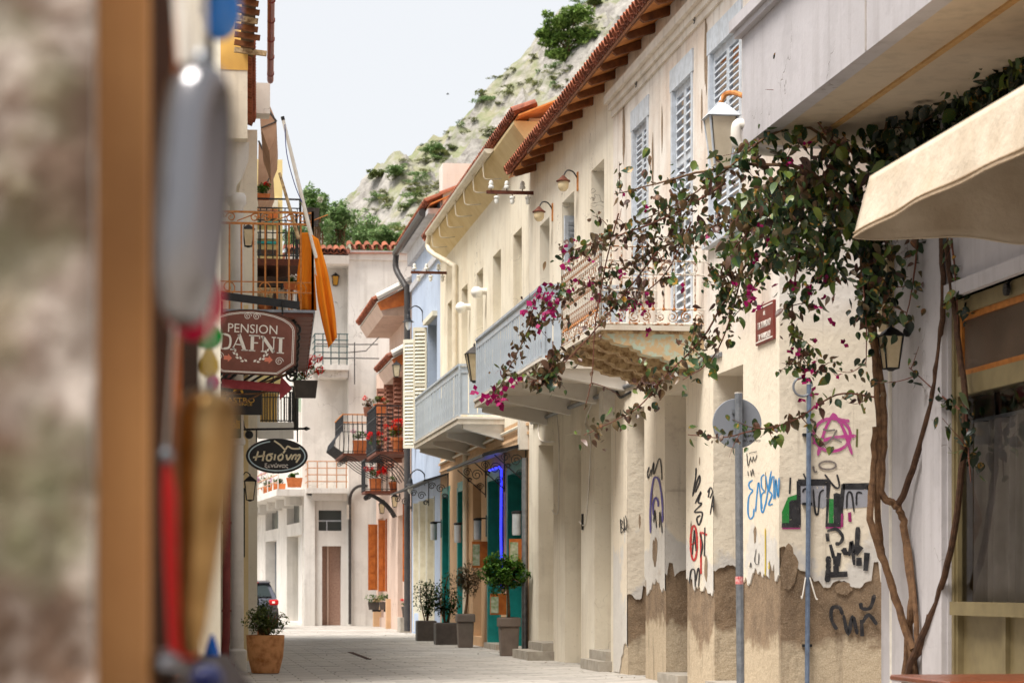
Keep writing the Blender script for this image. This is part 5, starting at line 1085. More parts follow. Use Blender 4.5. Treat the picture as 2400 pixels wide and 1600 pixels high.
for s in (-1, 1):
    x = cx+s*.74; MB().bevbox(x-.14, x+.14, cy-.01, cy+.2, .72, .88, .03).build('tail_light', m_tail, car); MB().box(x-.05, x+.03, cy-.016, cy, .77, .83).build('reversing_lens', m_globe, car)
    MB().hexa([(cx+s*.845, cy+.5, .94), (cx+s*.845, cy+2.6, .94), (cx+s*.83, cy+2.6, .94), (cx+s*.83, cy+.5, .94), (cx+s*.655, cy+.65, 1.34), (cx+s*.655, cy+2.05, 1.36), (cx+s*.63, cy+2.05, 1.36), (cx+s*.63, cy+.65, 1.34)]).build('side_window', m_carg, car)
    for y in (.75, 3.25):
        w_ = MB().lathe([(.2, -.1), (.3, -.1), (.315, -.06), (.315, .06), (.3, .1), (.2, .1)], (cx+s*.8, cy+y, .315), 24, 'x').build('wheel', flat('tyre_rubber', (24, 24, 25), .8), car, True); MB().lathe([(.05, -.105), (.2, -.102), (.2, .102), (.05, .105)], (cx+s*.8, cy+y, .315), 16, 'x').build('rim', m_steel, w_)
MB().bevbox(cx-.86, cx+.86, cy-.06, cy+.2, .3, .55, .05).build('bumper', flat('black_bumper', (30, 30, 32), .6), car)
MB().box(cx-.26, cx+.26, cy-.022, cy-.005, .6, .71).build('number_plate', m_lettering, car)
MB().tube([(cx, cy+.9, 1.42), (cx-.02, cy+.7, 1.7)], .006, 4).build('aerial', m_iron, car)

# ---------------- potted trees along the street ----------------
p = onz(622, 1578); pt = thing('potted_shrub', 'big stained terracotta pot with small olive shrub at the left foot of the street', 'potted plant', p)
MB().lathe([(.17, 0), (.2, .02), (.255, .25), (.272, .45), (.275, .56), (.25, .56), (.245, .5)], p, 28).build('pot', m_terra2, pt, True)
MB().lathe([(.2, .49), (.245, .5)], p, 20).build('soil', m_soil, pt)
MB().box(p.x-.2, p.x+.22, p.y-.2, p.y+.2, -.001, .012).box(p.x-.28, p.x-.2, p.y-.1, p.y+.1, .1, .15).build('pot_base', m_rustbrown, pt) if False else None
f = MB(); lobes(f, p+Vector((0, 0, .78)), (.32, .3, .25), 26, 110, .05, .4); f.build('foliage', m_leafol, pt)
f = MB()
for _ in range(9): a = random.uniform(0, 6.3); f.tube([p+Vector((0, 0, .48)), p+Vector((.14*math.cos(a), .14*math.sin(a), .7)), p+Vector((.25*math.cos(a), .25*math.sin(a), .85))], .008, 4)
f.build('stems', m_bark, pt)
p = onz(598, 1540); pt = thing('potted_shrub', 'second terracotta pot with dark leaves and pale flowers behind the stained one', 'potted plant', p)
MB().lathe([(.16, 0), (.24, .42), (.27, .42), (.27, .52), (.23, .52)], p, 22).build('pot', m_terra, pt, True)
f = MB(); lobes(f, p+Vector((0, 0, .85)), (.28, .26, .3), 9, 50, .07, .45); f.build('foliage', m_leafdk, pt)
f = MB(); blob(f, p+Vector((-.08, -.15, 1.02)), (.14, .1, .12), 30, .05); f.build('flowers', flat('pale_blue_petal', (206, 214, 236), .6), pt)
def sqplanter(lab, u0, u1, vb, h, plant):
    a, b = onz(u0, vb), onz(u1, vb); w = (b-a).length; c = (a+b)/2+Vector((0, w/2, 0)); t = thing('planter_box', lab, 'planter', c, None)
    hh = h/FPX*c.y
    MB().bevbox(c.x-w/2, c.x+w/2, c.y-w/2, c.y+w/2, 0, hh, .012).build('box', m_planter, t); MB().box(c.x-w*.44, c.x+w*.44, c.y-w*.44, c.y+w*.44, hh, hh+.004).build('soil', m_soil, t)
    st_, lf = MB(), MB()
    for tip in plant:
        e = ony(tip[0], tip[1], c.y+random.uniform(-.2, .1)); q = smoothline([(c.x+random.uniform(-.1, .1)*w, c.y, hh), ((c.x+e.x)/2+random.uniform(-.06, .06), c.y, hh+(e.z-hh)*.55), e], 4); st_.tube(q, [.018-.0012*i for i in range(len(q))], 5)
        for k in range(3, len(q)): blob(lf, q[k], (.16*tip[2], .15*tip[2], .13*tip[2]), int(34*tip[2]), .085)
    st_.build('stems', m_bark, t); lf.build('leaves', m_leafdk, t)
sqplanter('lower charcoal square planter with drooping green shrub, farther of two', 978, 1024, 1502, 48, [(985, 1372, 1.2), (1000, 1365, 1), (1020, 1370, 1.1), (1012, 1400, .9), (1000, 1425, .6)])
sqplanter('wider charcoal square planter with thin leggy shrub, nearer of two', 1022, 1077, 1511, 52, [(1030, 1400, 1.1), (1048, 1350, .8), (1060, 1385, .8), (1070, 1410, .9), (1020, 1390, 1)])
def tallpot(lab, uc, vb, w, h, cu_, cv, rx, rz, mat, nl, n, ls, sub):
    c = onz(uc, vb); c.y += .2; s = c.y/FPX; w *= s; h *= s; t = thing('potted_tree', lab, 'potted tree', c); q = MB()
    for (k0, k1, z0, z1) in ((.38, .44, 0, h*.76), (.5, .5, h*.76, h)):
        q.hexa([c+Vector(p) for p in ((-w*k0, -w*k0, z0), (w*k0, -w*k0, z0), (w*k0, w*k0, z0), (-w*k0, w*k0, z0), (-w*k1, -w*k1, z1), (w*k1, -w*k1, z1), (w*k1, w*k1, z1), (-w*k1, w*k1, z1))])
    pm = q.build('pot', m_taupe, t); bv = pm.modifiers.new('soft_edges', 'BEVEL'); bv.width = .02; bv.segments = 2
    e = ony(cu_, cv, c.y); MB().box(c.x-w*.42, c.x+w*.42, c.y-w*.42, c.y+w*.42, h+.001, h+.005).build('soil', m_soil, t)
    tr_ = MB().tube(smoothline([c+Vector((0, 0, h)), c.lerp(e, .5)+Vector((.02, 0, h*.5)), e], 3), [.032, .03, .027, .025, .022, .02, .018], 7)
    for _ in range(14):
        d = Vector((random.gauss(0, 1), random.gauss(0, 1), random.gauss(.3, .7))).normalized(); tr_.tube([e-Vector((0, 0, .2)), e+Vector((d.x*rx*s*.5, d.y*rx*s*.5, d.z*rz*s*.5)), e+Vector((d.x*rx*s*.9, d.y*rx*s*.9, d.z*rz*s*.9))], [.012, .008, .004], 4)
    tr_.build('trunk', m_bark, t); f = MB(); lobes(f, e, (rx*s, rx*s, rz*s), nl, n, ls, sub); f.build('crown', mat, t)
tallpot('tall taupe pot with dry brownish ball tree', 1093, 1518, 43, 80, 1096, 1360, 40, 50, m_leafbr, 24, 90, .055, .4)
tallpot('tall taupe pot with lush green ball tree nearest the teal doors', 1196, 1538, 51, 92, 1184, 1345, 66, 52, m_leafg, 34, 150, .075, .36)
f = MB(); w = thing('doorstep_weeds', 'little green weeds growing at the foot of the drain pipe', 'weeds', (6.2, 43, 0)); 
for u, v in ((1250, 1534), (1258, 1530), (1283, 1518)): blob(f, onz(u, 1535)+Vector((0, 0, .08+(1535-v)*.006)), (.1, .1, .1), 40, .07)
f.build('leaves', m_leafg, w); MB().tube([onz(1283, 1536), onz(1283, 1536)+Vector((0, 0, .2))], .006, 4).build('stem', m_bark, w)
# ---------------- left side of the street ----------------
m_ochre = M('ochre_plaster', (228, 182, 98), (212, 162, 80), s=1.5, streak=.25, stc=(150, 110, 60))
LH = thing('pension_house', 'cream house on the left carrying the rusty balcony and the guest house signs', 'house', (-1, 33, 0))
MB().wall('x+', .55, 30.2, 36, 0, 9.0, th=4).build('wall', m_cream2, LH)
OH = thing('ochre_house', 'ochre and cream house on the left with a jutting upper storey on a column', 'house', (0, 38, 0))
yb0 = 35.8; zb0, zb1 = ony(580, 325, yb0).z, ony(580, 165, yb0).z; xo = ony(580, 0, yb0).x
MB().box(-3, xo, yb0, 41.8, zb0, zb1).build('upper_storey_base', m_cream, OH); MB().box(-3, xo+.006, yb0-.01, 41.8, zb1, 10.6).build('upper_storey_wall', m_ochre, OH)
MB().wall('x+', .62, 36.05, 42, 0, zb0, th=4).build('lower_wall', m_cream2, OH)
cx0 = ony(555, 0, 36.2).x
cl = MB().lathe([(.15, 0), (.15, .3), (.105, .34), (.1, 3.35), (.13, 3.38), (.13, 3.44), (.1, 3.48), (.1, 6.9), (.14, 6.95), (.14, 7.05), (.11, 7.1)], (cx0, 36.2, 0), 18).build('column', m_white, OH, True)
MB().prism([(0, 0), (.2, 0), (.19, -.25), (.1, -.5), (.02, -.62), (0, -.8), (-.14, -.8), (-.14, 0)], (cx0-.02, 36.1, zb0), (1, 0, 0), (0, 0, 1), (0, .2, 0)).build('console', m_white, OH)
MB().tube(smoothline([(ony(531, 0, 36).x, 36, 4.6), (ony(531, 0, 36).x, 36, 1), (ony(528, 0, 36).x, 36, .3), (ony(531, 0, 36).x, 35.95, .12), (ony(545, 0, 36).x, 35.9, .06)], 4), .062, 10).build('downpipe', m_redpipe, OH, True)
for z in (.9, 2.2, 3.2): MB().lathe([(.075, -.015), (.075, .015)], (ony(531, 0, 36).x, 36, z), 10).build('pipe_clip', m_redpipe, OH)
MB().box(ony(568, 0, 41).x, ony(582, 0, 41).x, 41, 41.3, 0, 6.0).build('corner_pilaster', M('pale_yellow_plaster', (234, 214, 168), (220, 196, 146), s=1, streak=.2), OH)
MB().box(ony(566, 0, 40.5).x, ony(574, 0, 40.5).x, 40.5, 40.6, 1.75, 2.9).build('notice_case', m_iron, OH)
# eaves above: rafters, tiles, gutter
ev = MB().hexa([(.8, 29, 9.15), (1.0, 29, 9.05), (1.13, 35.9, 9.05), (.95, 35.9, 9.15), (.8, 29, 9.3), (1.0, 29, 9.2), (1.13, 35.9, 9.2), (.95, 35.9, 9.3)]).build('old_eave', M('dark_eave_boards', (100, 76, 54), (60, 44, 32), s=9, r=.9, b=.6), OH)
for k in range(13):
    y = 29.4+k*.5; x = .97+(y-29)*.019
    MB().bar((x-.25, y, 9.06), (x+.06+(.16 if k == 12 else random.uniform(-.04, .05)), y+.02, 9.02), .07, .07).build('rafter_end', m_rafter if k % 4 else m_oldwood, ev)
tr0, tr1 = Vector((1.16, 36.3, 9.32)), Vector((1.36, 42.2, 9.32))
er = MB().hexa([(.5, 36.2, 9.5), (1.1, 36.2, 9.3), (1.3, 42.3, 9.3), (.5, 42.3, 9.5), (.5, 36.2, 9.55), (1.1, 36.2, 9.34), (1.3, 42.3, 9.34), (.5, 42.3, 9.55)]).build('tile_eave', m_rafter, OH)
for k in range(29): p = tr0.lerp(tr1, k/28); put(TC, 'roof_tile', er, TR(p, ry=R(-18), rz=math.pi)); put(TP, 'roof_tile', er, TR(p+Vector((-.02, .1, .03)), ry=R(-18), rz=math.pi))
MB().tube([(1.19, 30, 10.0), (1.4, 36, 10.0), (1.62, 42, 10.0)], .055, 8).build('red_gutter', m_redpipe, OH, True)
for k in range(9): y = 31+k*1.3; MB().lathe([(.065, -.02), (.065, .02)], (1.19+(y-30)*.036, y, 10.0), 8, 'y').build('gutter_clip', m_redpipe, OH)
MB().box(1.2, 1.62, 42.1, 42.6, 9.45, 9.98).build('cornice_block', m_white, OH)
# taller house beyond
TH = thing('awning_house', 'narrow pale house beyond with two brown awnings and an upper flower balcony', 'house', (0, 50, 0))
MB().wall('x+', 1.22, 42.32, 58, 0, 10.8, th=5).box(-1, ony(603, 0, 42.3).x, 42.3, 42.318, 0, 9.2).build('wall', m_cream, TH)
for i, (pts, Y) in enumerate(((((606, 226), (622, 222), (648, 285), (646, 320), (632, 356), (612, 300)), 46.0), (((606, 330), (634, 372), (640, 400), (622, 442), (604, 470)), 49.0))):
    a = thing('house_awning', ('upper' if i == 0 else 'lower')+' brown folding awning on the pale house behind the column', 'awning', ony(620, 300, Y))
    m_br = M('brown_awning_cloth_%d' % i, (172, 140, 116), (146, 114, 92), s=3, r=.9, b=.2)
    q = [ony(u, v, Y) for u, v in pts]; m = MB()
    m.add(q+[p+Vector((.12, 2.2, -.25)) for p in q], [tuple(range(len(q)))]+[(k, (k+1) % len(q), len(q)+(k+1) % len(q), len(q)+k) for k in range(len(q))]); m.build('cloth', m_br, a)
    MB().tube([q[0], q[2]], .02, 5).tube([q[2], q[-1]], .016, 5).build('frame', m_dgutter, a)
def flat_rail(par, name, x0, x1, Y, z0, h, n, mat, sc=True):
    r = MB().tube([(x0, Y, z0+h), (x1, Y, z0+h)], .018, 5).tube([(x0, Y, z0+h*.85), (x1, Y, z0+h*.85)], .012, 5).tube([(x0, Y, z0+.06), (x1, Y, z0+.06)], .014, 5).tube([(x1, Y, z0), (x1, Y, z0+h)], .024, 5).build(name, mat, par)
    me = MB().tube([(0, 0, .06), (0, 0, h*.85)], .0095, 5).mesh('baluster', mat)
    for k in range(n): put(me, 'baluster', r, TR((x0+(x1-x0)*(k+.5)/n, Y, z0)))
    return r
bX0, bX1 = ony(575, 0, 44).x, ony(704, 0, 44).x; zf = ony(640, 606, 44).z
ub = MB().box(bX0, bX1+.02, 44, 48, zf-.12, zf).build('balcony', m_rustbrown, TH); tag(ub, 'high black railed balcony crowded with flower pots')
flat_rail(ub, 'railing', bX0, bX1, 44.02, zf, ony(640, 466, 44).z-zf, 9, m_iron)
for k in range(2): flat_rail(ub, 'railing', bX0, bX1+.1*k, 45.5+k*1.6, zf, ony(640, 466, 44).z-zf, 8, m_iron)
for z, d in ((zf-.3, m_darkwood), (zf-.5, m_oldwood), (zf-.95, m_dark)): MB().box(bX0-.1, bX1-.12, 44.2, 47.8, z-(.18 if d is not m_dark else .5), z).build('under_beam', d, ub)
MB().tube(spiral((bX1-.15, 44.1, zf-.55), .22, .04, R(90), 1.3, 16, (1, 0, 0), (0, 0, 1)), .03, 6).build('scroll_bracket', m_iron, ub)
wl = thing('shuttered_facade', 'yellow facade with green framed windows seen through the high balcony', 'house', (1.3, 52, 0))
fx0, fx1 = ony(575, 0, 52).x, ony(662, 0, 52).x; MB().box(fx0, fx1, 52, 58, 5.5, 10.4).build('wall', M('pale_yellow_render', (238, 218, 160), (226, 204, 140), s=1), wl)
for v0, v1, mt in ((468, 486, m_creamshut), (492, 512, m_orangewood), (520, 528, m_teal), (540, 560, m_creamshut), (566, 572, m_teal), (586, 596, m_darkwood)): MB().box(fx0+.1, fx1-.1, 51.9, 52, ony(600, v1, 52).z, ony(600, v0, 52).z).build('window_band', mt, wl)
geranium_pot('long terracotta trough of flowers on top of the high black railing', (ony(612, 0, 44.1).x, 44.1, ony(612, 468, 44.1).z), .34, .1, 3, trough=True, grp='pots on the left balconies')
geranium_pot('dark planter with bright green plant clipped to the railing corner by the flagpole', (ony(729, 0, 43.5).x, 43.5, ony(729, 530, 43.5).z), .3, .32, 1, m_planter, trough=True, grp='pots on the left balconies', flow=m_lettering)
geranium_pot('dark barred trough of red and orange geraniums hanging below the plank balcony', (ony(716, 0, 42.5).x, 42.5, ony(716, 932, 42.5).z), .42, .3, 14, m_planter, trough=True, grp='pots on the left balconies', sp=1.3)
lantern('wall_lantern', 'grey framed lantern on the column behind the rusty balcony', ony(582, 552, 38.5), .2, .34, ony(568, 540, 38.5), gl=m_lampglass)
# lower balcony beyond
lb = thing('white_fascia_balcony', 'black railed balcony with white fascia boards behind the hanging signs', 'balcony', (2, 50, 4.5))
la, lc = ony(598, 0, 50).x, ony(688, 0, 50).x; zl = ony(640, 992, 50).z
MB().box(la, lc, 50, 54, zl-.05, zl+.03).build('slab', m_wht, lb); flat_rail(lb, 'railing', la, lc, 50.03, zl, ony(640, 905, 50).z-zl, 14, m_iron); flat_rail(lb, 'railing', la, lc, 51.4, zl, ony(640, 905, 50).z-zl, 10, m_iron)
MB().box(la-.3, la+.1, 49.95, 50.0, zl-.1, zl+.3).build('fascia_board', m_wht, lb); MB().box(la+.06, lc, 49.96, 50.0, zl-.32, zl-.05).build('fascia_board', m_wht, lb)
MB().box(la, lc-.2, 53.5, 53.6, zl, zl+1.3).build('yellow_wall', M('yellow_wall', (228, 190, 110), (210, 170, 90), s=2), lb)
MB().tube([(ony(694, 0, 49).x, 49, zl-.2), (ony(694, 0, 49).x, 49, ony(694, 890, 49).z)], .05, 8).build('post', m_iron, lb)
# plank balcony with rusty railing
YR = 33.0; zr0 = ony(735, 728, YR).z; xr0, xr1 = .56, ony(738, 0, YR).x; hr = ony(735, 500, YR).z-zr0
pb = MB().hexa([(xr0, YR-.06, zr0-.035), (xr1, YR-.06, zr0-.035), (2.24, 41.6, zr0-.035), (xr0, 41.6, zr0-.035), (xr0, YR-.06, zr0), (xr1, YR-.06, zr0), (2.24, 41.6, zr0), (xr0, 41.6, zr0)]).build('balcony', m_steel, LH); tag(pb, 'plank floored balcony with rusty orange railing')
for k in range(15):
    y0 = YR-.03+k*.56; x1 = xr1-.02+(y0-YR)*.043
    MB().box(xr0, x1, y0+.012, y0+.54, zr0-.09, zr0-.036).build('floor_plank', m_wood_brown, pb)
for k in range(8):
    y0 = YR+.3+k*1.05; x1 = xr1-.25+(y0-YR)*.043; s = MB().tube(smoothline([(x1, y0, zr0-.12), (x1-.12, y0, zr0-.2), (x1-.5, y0, zr0-.4), (xr0, y0, zr0-.9)], 4), .02, 5)
    s.tube(spiral((x1-.02, y0, zr0-.22), .12, .03, R(90), 1.4, 16, (1, 0, 0), (0, 0, 1)), .02, 5).build('scroll_bracket', m_iron, pb)
def rust_side(a, b, n):
    a, b = Vector(a), Vector(b); d = (b-a); L_ = d.length; d.normalize(); U = Vector((0, 0, 1))
    r = MB().bar(a+U*hr, b+U*hr, .03, .025).bar(a+U*(hr-.155), b+U*(hr-.155), .03, .03).bar(a+U*.38, b+U*.38, .016, .014).bar(a+U*.24, b+U*.24, .022, .018)
    for p in (a, b): r.bar(p, p+U*(hr+.02), .032, .032, (1, 0, 0))
    r.build('rail', m_rusto, pb); me = MB().tube([(0, 0, 0), (0, 0, hr-.155)], .014, 6).mesh('baluster', m_rusto)
    for k in range(1, n): put(me, 'baluster', pb, TR(a+d*(L_*k/n)))
    for k in range(0, n, 3):
        c = a+d*(L_*(k+.5)/n)+U*(hr-.075); s = MB(); s.tube(spiral(c-d*.06, .07, .018, 0, 1.3, 14, d, U), .009, 5).tube(spiral(c+d*.1, .07, .018, math.pi, -1.3, 14, d, U), .009, 5).tube([c+d*.18-U*.05, c+d*.45+U*.06], .008, 5); s.build('scroll', m_rusto, pb)
        c = a+d*(L_*(k+.9)/n)+U*.3; MB().tube(spiral(c, .1, .02, R(-60), 1.3, 14, d, U), .008, 5).build('scroll', m_rusto, pb)
rust_side((xr0, YR, zr0), (xr1-.03, YR, zr0), 8); rust_side((xr1-.03, YR, zr0), (2.2, 41.5, zr0), 40)
ps = thing('steel_bucket', 'shiny steel bucket standing behind the rusty balcony bars', 'bucket', (ony(665, 0, 33.4).x, 33.4, zr0))
MB().lathe([(.13, 0), (.14, .01), (.145, .3), (.15, .31), (.145, .29), (.13, .02)], (ony(672, 0, 33.4).x, 33.4, zr0+.002), 24).build('shell', flat('polished_steel', (200, 196, 190), .18, 1), ps, True)
geranium_pot('terracotta trough with spindly white flowers on the rusty balcony', (ony(690, 0, 33.9).x, 33.9, zr0+.33), .3, .14, 2, trough=True, grp='pots on the left balconies', flow=m_lettering, sp=.5)
MB().box(ony(640, 0, 33.9).x, ony(712, 0, 33.9).x, 33.7, 34.2, zr0, zr0+.33).build('plant_stand', m_darkwood, LH)
geranium_pot('small green plant in a brown pot at the foot of the rusty railing', (ony(622, 0, 33.5).x, 33.5, zr0), .2, .12, 0, m_terra, grp='pots on the left balconies')
# flagpole and orange cloth
fp = thing('flagpole', 'slanting white flagpole tied to the rusty balcony corner', 'flagpole', ony(742, 600, 32.9))
a, b = ony(742, 605, 32.86), ony(664, 282, 32.86)
MB().tube([a, b], [.03, .022], 8).build('pole', m_pvc, fp, True); MB().tube([b, b+(b-a).normalized()*.05], .025, 8).build('tip', m_iron, fp)
MB().tube(smoothline([b+Vector((.02, -.02, -.06)), ony(672, 360, 32.8), ony(690, 430, 32.8), ony(708, 475, 32.8)], 5), .006, 4).build('rope', flat('blue_rope', (60, 70, 130), .7), fp)
a, b = ony(700, 560, 35.5), ony(655, 405, 35.5)
fp2 = thing('flagpole', 'shorter weathered pole leaning behind the white flagpole', 'flagpole', a); MB().tube([a, b], [.03, .02], 8).build('pole', m_oldwood, fp2)
fl = thing('orange_cloth', 'long bright orange cloth hanging over the rusty balcony corner', 'cloth', ony(730, 700, 32.8))
m_orange = M('orange_cloth', (238, 138, 20), (226, 124, 14), s=2, r=.85, b=.15, bs=20)
Lp, Rp = [(708, 545), (702, 600), (696, 660), (690, 726)], [(722, 545), (733, 600), (736, 660), (740, 728)]
def drape(Lp, Rp, Y, nfold, amp, name):
    N = 24; L_, R_ = smoothline([ony(*p, Y) for p in Lp], N//(len(Lp)-1)), smoothline([ony(*p, Y) for p in Rp], N//(len(Rp)-1)); K = min(len(L_), len(R_))
    def f(a, b):
        j = b*(K-1); i = min(int(j), K-2); t = j-i; l = L_[i].lerp(L_[i+1], t); r = R_[i].lerp(R_[i+1], t); p = l.lerp(r, a); p.y += amp*b*math.sin(a*nfold*math.pi+b)+.02*mnoise.noise(p*4); return p
    cloth(name, f, 26, 26, m_orange, fl, .004)
drape([(708, 545), (702, 600), (696, 660), (704, 726)], [(722, 545), (733, 600), (738, 660), (742, 728)], 33.12, 3, .05, 'inner_fold')
drape([(728, 548), (742, 640), (752, 720), (770, 815)], [(746, 560), (766, 630), (784, 725), (790, 790)], 32.84, 4, .06, 'outer_fold')
drape([(738, 640), (744, 700), (752, 742), (766, 800)], [(745, 650), (760, 700), (772, 742), (776, 790)], 32.93, 2, .03, 'back_fold')

# ---------------- hanging signs ----------------
bm_ = thing('sign_beam', 'black iron beam crossing in front of the rusty balcony', 'beam', ony(600, 705, 31.8)); MB().bar(ony(480, 688, 31.8), ony(702, 716, 31.8), .04, .1).build('beam', m_iron, bm_); MB().bar(ony(486, 690, 31.8), (.5, 33, ony(486, 690, 31.8).z), .05, .08).build('stay', m_iron, bm_)
for u in (520, 662): MB().tube([ony(u, 705, 31.75), ony(u, 738, 31.75)], .012, 5).build('hanger', m_iron, bm_)
YS = 31.7; ps_ = thing('guest_house_sign', 'arched brown wooden sign lettered PENSION DAFNI', 'sign', ony(588, 800, YS))
cs = (-.035); rx_, rz_ = Vector((1, 0, cs)).normalized(), Vector((-cs, 0, 1)).normalized(); oc = ony(588, 805, YS); K = YS/FPX*.319
def SP(x, y, d=0): return oc+rx_*((x-275)*K)-rz_*((y-330-(x-275)*.0)*K)+Vector((0, d, 0))
hw = 332
outl = [(275-hw, 215+12), (275-hw, 470), (275-hw+120, 555), (275+hw-120, 555), (275+hw, 470), (275+hw, 215)]+[(275+hw*math.cos(R(a)), 215-130*math.sin(R(a))) for a in (12, 26, 42, 58, 74, 90, 106, 122, 138, 154, 168)]
m = MB(); pts = [SP(*q) for q in outl]; n = len(pts); m.add(pts+[p+Vector((0, .035, 0)) for p in pts], [tuple(range(n)), tuple(range(n, 2*n))[::-1]]+[(i, (i+1) % n, n+(i+1) % n, n+i) for i in range(n)]); m.build('board', m_wood_brown, ps_)
N_ = (0, 1, 0)
m = MB(); m.ribbon([SP(*q, -.004) for q in outl+outl[:2]], .014, N_); m.build('edge_trim', m_darkwood, ps_)
for s_ in (.94, .91): m = MB(); q = [SP(275+(x-275)*s_, 345+(y-345)*s_, -.003) for x, y in outl]; m.ribbon(q+q[:2], .008, N_); m.build('border_line', m_lettering, ps_)
text('lettering', 'PENSION', .165, m_lettering, ps_, SP(285, 225, -.003), rx_, rz_, .002, sx=.98)
def strokes(name, lst, par, mat, f, wk, d): 
    m = MB()
    for s, w in lst: m.ribbon([f(*p, d) for p in (smoothpts(s) if len(s) > 2 else s)], w*wk, N_)
    return m.build(name, mat, par)
def smoothpts(s): return [(p.x, p.y) for p in smoothline([(a, b, 0) for a, b in s], 5)]
SF = [('D', [([(60, 290), (60, 400)], 24), ([(30, 291), (90, 291)], 8), ([(30, 399), (90, 399)], 8), ([(85, 292), (122, 305), (132, 345), (120, 388), (85, 398)], 16)]), ('A', [([(148, 400), (196, 288)], 8), ([(192, 288), (236, 402)], 24), ([(130, 401), (170, 401)], 8), ([(212, 402), (258, 402)], 8), ([(165, 362), (218, 364)], 8)]), ('F', [([(290, 292), (290, 404)], 24), ([(265, 293), (345, 293)], 9), ([(340, 290), (342, 315)], 8), ([(300, 345), (332, 345)], 9), ([(266, 403), (314, 403)], 8)]), ('N', [([(368, 296), (368, 406)], 8), ([(366, 298), (448, 408)], 24), ([(446, 300), (446, 406)], 8), ([(350, 296), (378, 296)], 8), ([(430, 299), (462, 299)], 8), ([(354, 405), (384, 405)], 8)]), ('I', [([(496, 300), (496, 410)], 24), ([(470, 301), (522, 301)], 8), ([(470, 410), (522, 410)], 8)])]
for l, s in SF: strokes('letter', [([(x-5, y-22) for x, y in q], w) for q, w in s], ps_, m_lettering, SP, K, -.0035)
for (x, y) in ((245, 130), (310, 130)): m = MB(); c = SP(x, y, -.003); m.ribbon(spiral(c, .05, .008, 0, 1.8, 30, rx_, rz_), .008, N_); m.build('scroll_ornament', m_lettering, ps_)
for (x, y) in ((50, 430), (485, 450)): m = MB(); c = SP(x, y, -.003); m.ribbon(spiral(c, .055, .008, 0, 1.8, 30, rx_, rz_), .008, N_); m.build('scroll_ornament', m_lettering, ps_)
m_arrow = flat('salmon_arrow', (224, 130, 104), .6)
for x in (112, 408): m = MB(); m.add([SP(x+a, 440+b, -.003) for a, b in ((-30, -14), (0, -14), (0, -30), (30, 2), (0, 32), (0, 16), (-30, 16))], [tuple(range(7))]); m.build('arrow', m_arrow, ps_)
for k in range(-8, 9):
    if k == 0: continue
    a = R(270+k*11); cx_, cy_ = 275+118*math.cos(a), 380-85*math.sin(a); ta = a+math.pi/2*(1 if k > 0 else -1)+(.5 if k % 2 else -.5)*(1 if k > 0 else -1); d = (math.cos(ta), -math.sin(ta)); p_ = (-d[1], d[0]); m = MB()
    m.add([SP(cx_+d[0]*l+p_[0]*w, cy_+d[1]*l+p_[1]*w, -.0035) for l, w in ((0, 0), (12, 9), (30, 0), (12, -9))], [(0, 1, 2, 3)]); m.build('laurel_leaf', m_lettering, ps_)
ar = thing('red_arrow_sign', 'dark red wooden arrow pointing right under the brown sign', 'sign', ony(600, 905, 31.9))
A = lambda x, y: ony(500+x*.319, 700+y*.319, 31.9)
m = MB(); q = [A(*p) for p in ((62, 588), (490, 625), (500, 570), (582, 660), (488, 742), (488, 683), (58, 650))]; n = 7; m.add(q+[p+Vector((0, .03, 0)) for p in q], [tuple(range(n)), tuple(range(n, 2*n))[::-1]]+[(i, (i+1) % n, n+(i+1) % n, n+i) for i in range(n)]); m.build('board', M('dark_red_wood', (150, 58, 64), (128, 44, 50), s=12, r=.7), ar)
MB().tube([A(100, 600)+Vector((0, .015, 0)), A(100, 545)+Vector((0, .015, 0))], .008, 4).tube([A(440, 630)+Vector((0, .015, 0)), A(440, 560)+Vector((0, .015, 0))], .008, 4).build('hanger', m_iron, ar)
br = thing('bare_branches', 'tangle of bare grey brown stems below the brown sign', 'branches', A(150, 740))
for pts in ([(-30, 740), (120, 690), (280, 630), (420, 590), (540, 540)], [(-20, 690), (80, 680), (220, 690), (380, 680), (460, 640)], [(60, 810), (200, 760), (330, 700), (420, 640)], [(-20, 620), (100, 640), (200, 660)]): MB().tube(smoothline([A(*p)+Vector((0, .2, 0)) for p in pts], 5), .012, 5).build('branch', m_bark, br)
def board_sign(name, lab, u0, u1, v0, v1, Y, mat):
    a, b = ony(u0, v0, Y), ony(u1, v1, Y); t = thing(name, lab, 'sign', ((a.x+b.x)/2, Y, b.z)); MB().bevbox(a.x, b.x, Y, Y+.05, b.z, a.z, .006).build('board', mat, t); MB().bar(((a.x+b.x)/2, Y+.03, a.z-.05), (.5, Y+.03, a.z-.05), .03, .03).build('arm', m_iron, t); return t
kr = board_sign('residence_sign', 'black sign with gold letters KASTRO RESIDENCE behind the arrow', 505, 613, 905, 972, 34.5, flat('black_sign', (22, 22, 24), .4)); m_gold = flat('gold_lettering', (206, 160, 50), .4)
text('lettering', 'KASTRO', .1, m_gold, kr, ony(558, 938, 34.495), (1, 0, 0), (0, 0, 1), .002, sx=1.25); text('lettering', 'RESIDENCE', .05, m_gold, kr, ony(560, 947.5, 34.495), (1, 0, 0), (0, 0, 1), .002, sx=1.5)
m = MB(); m.ribbon(arc(ony(558, 921, 34.49), .06, 0, math.pi, 10, (1, 0, 0), (0, 0, 1)), .03, N_); m.build('emblem', m_gold, kr)
gs = board_sign('green_sign', 'small dark green sign with yellow letters cut off on its left', 520, 565, 961, 1026, 35.2, flat('dark_green_sign', (20, 74, 70), .45))
text('lettering', 'oli', .17, flat('yellow_lettering', (226, 176, 40), .45), gs, ony(552, 995, 35.195), (1, 0, 0), (0, 0, 1), .002, sx=.75, weight=.004); text('lettering', 'n', .12, m_gold, gs, ony(538, 972, 35.195), (1, 0, 0), (0, 0, 1), .002)
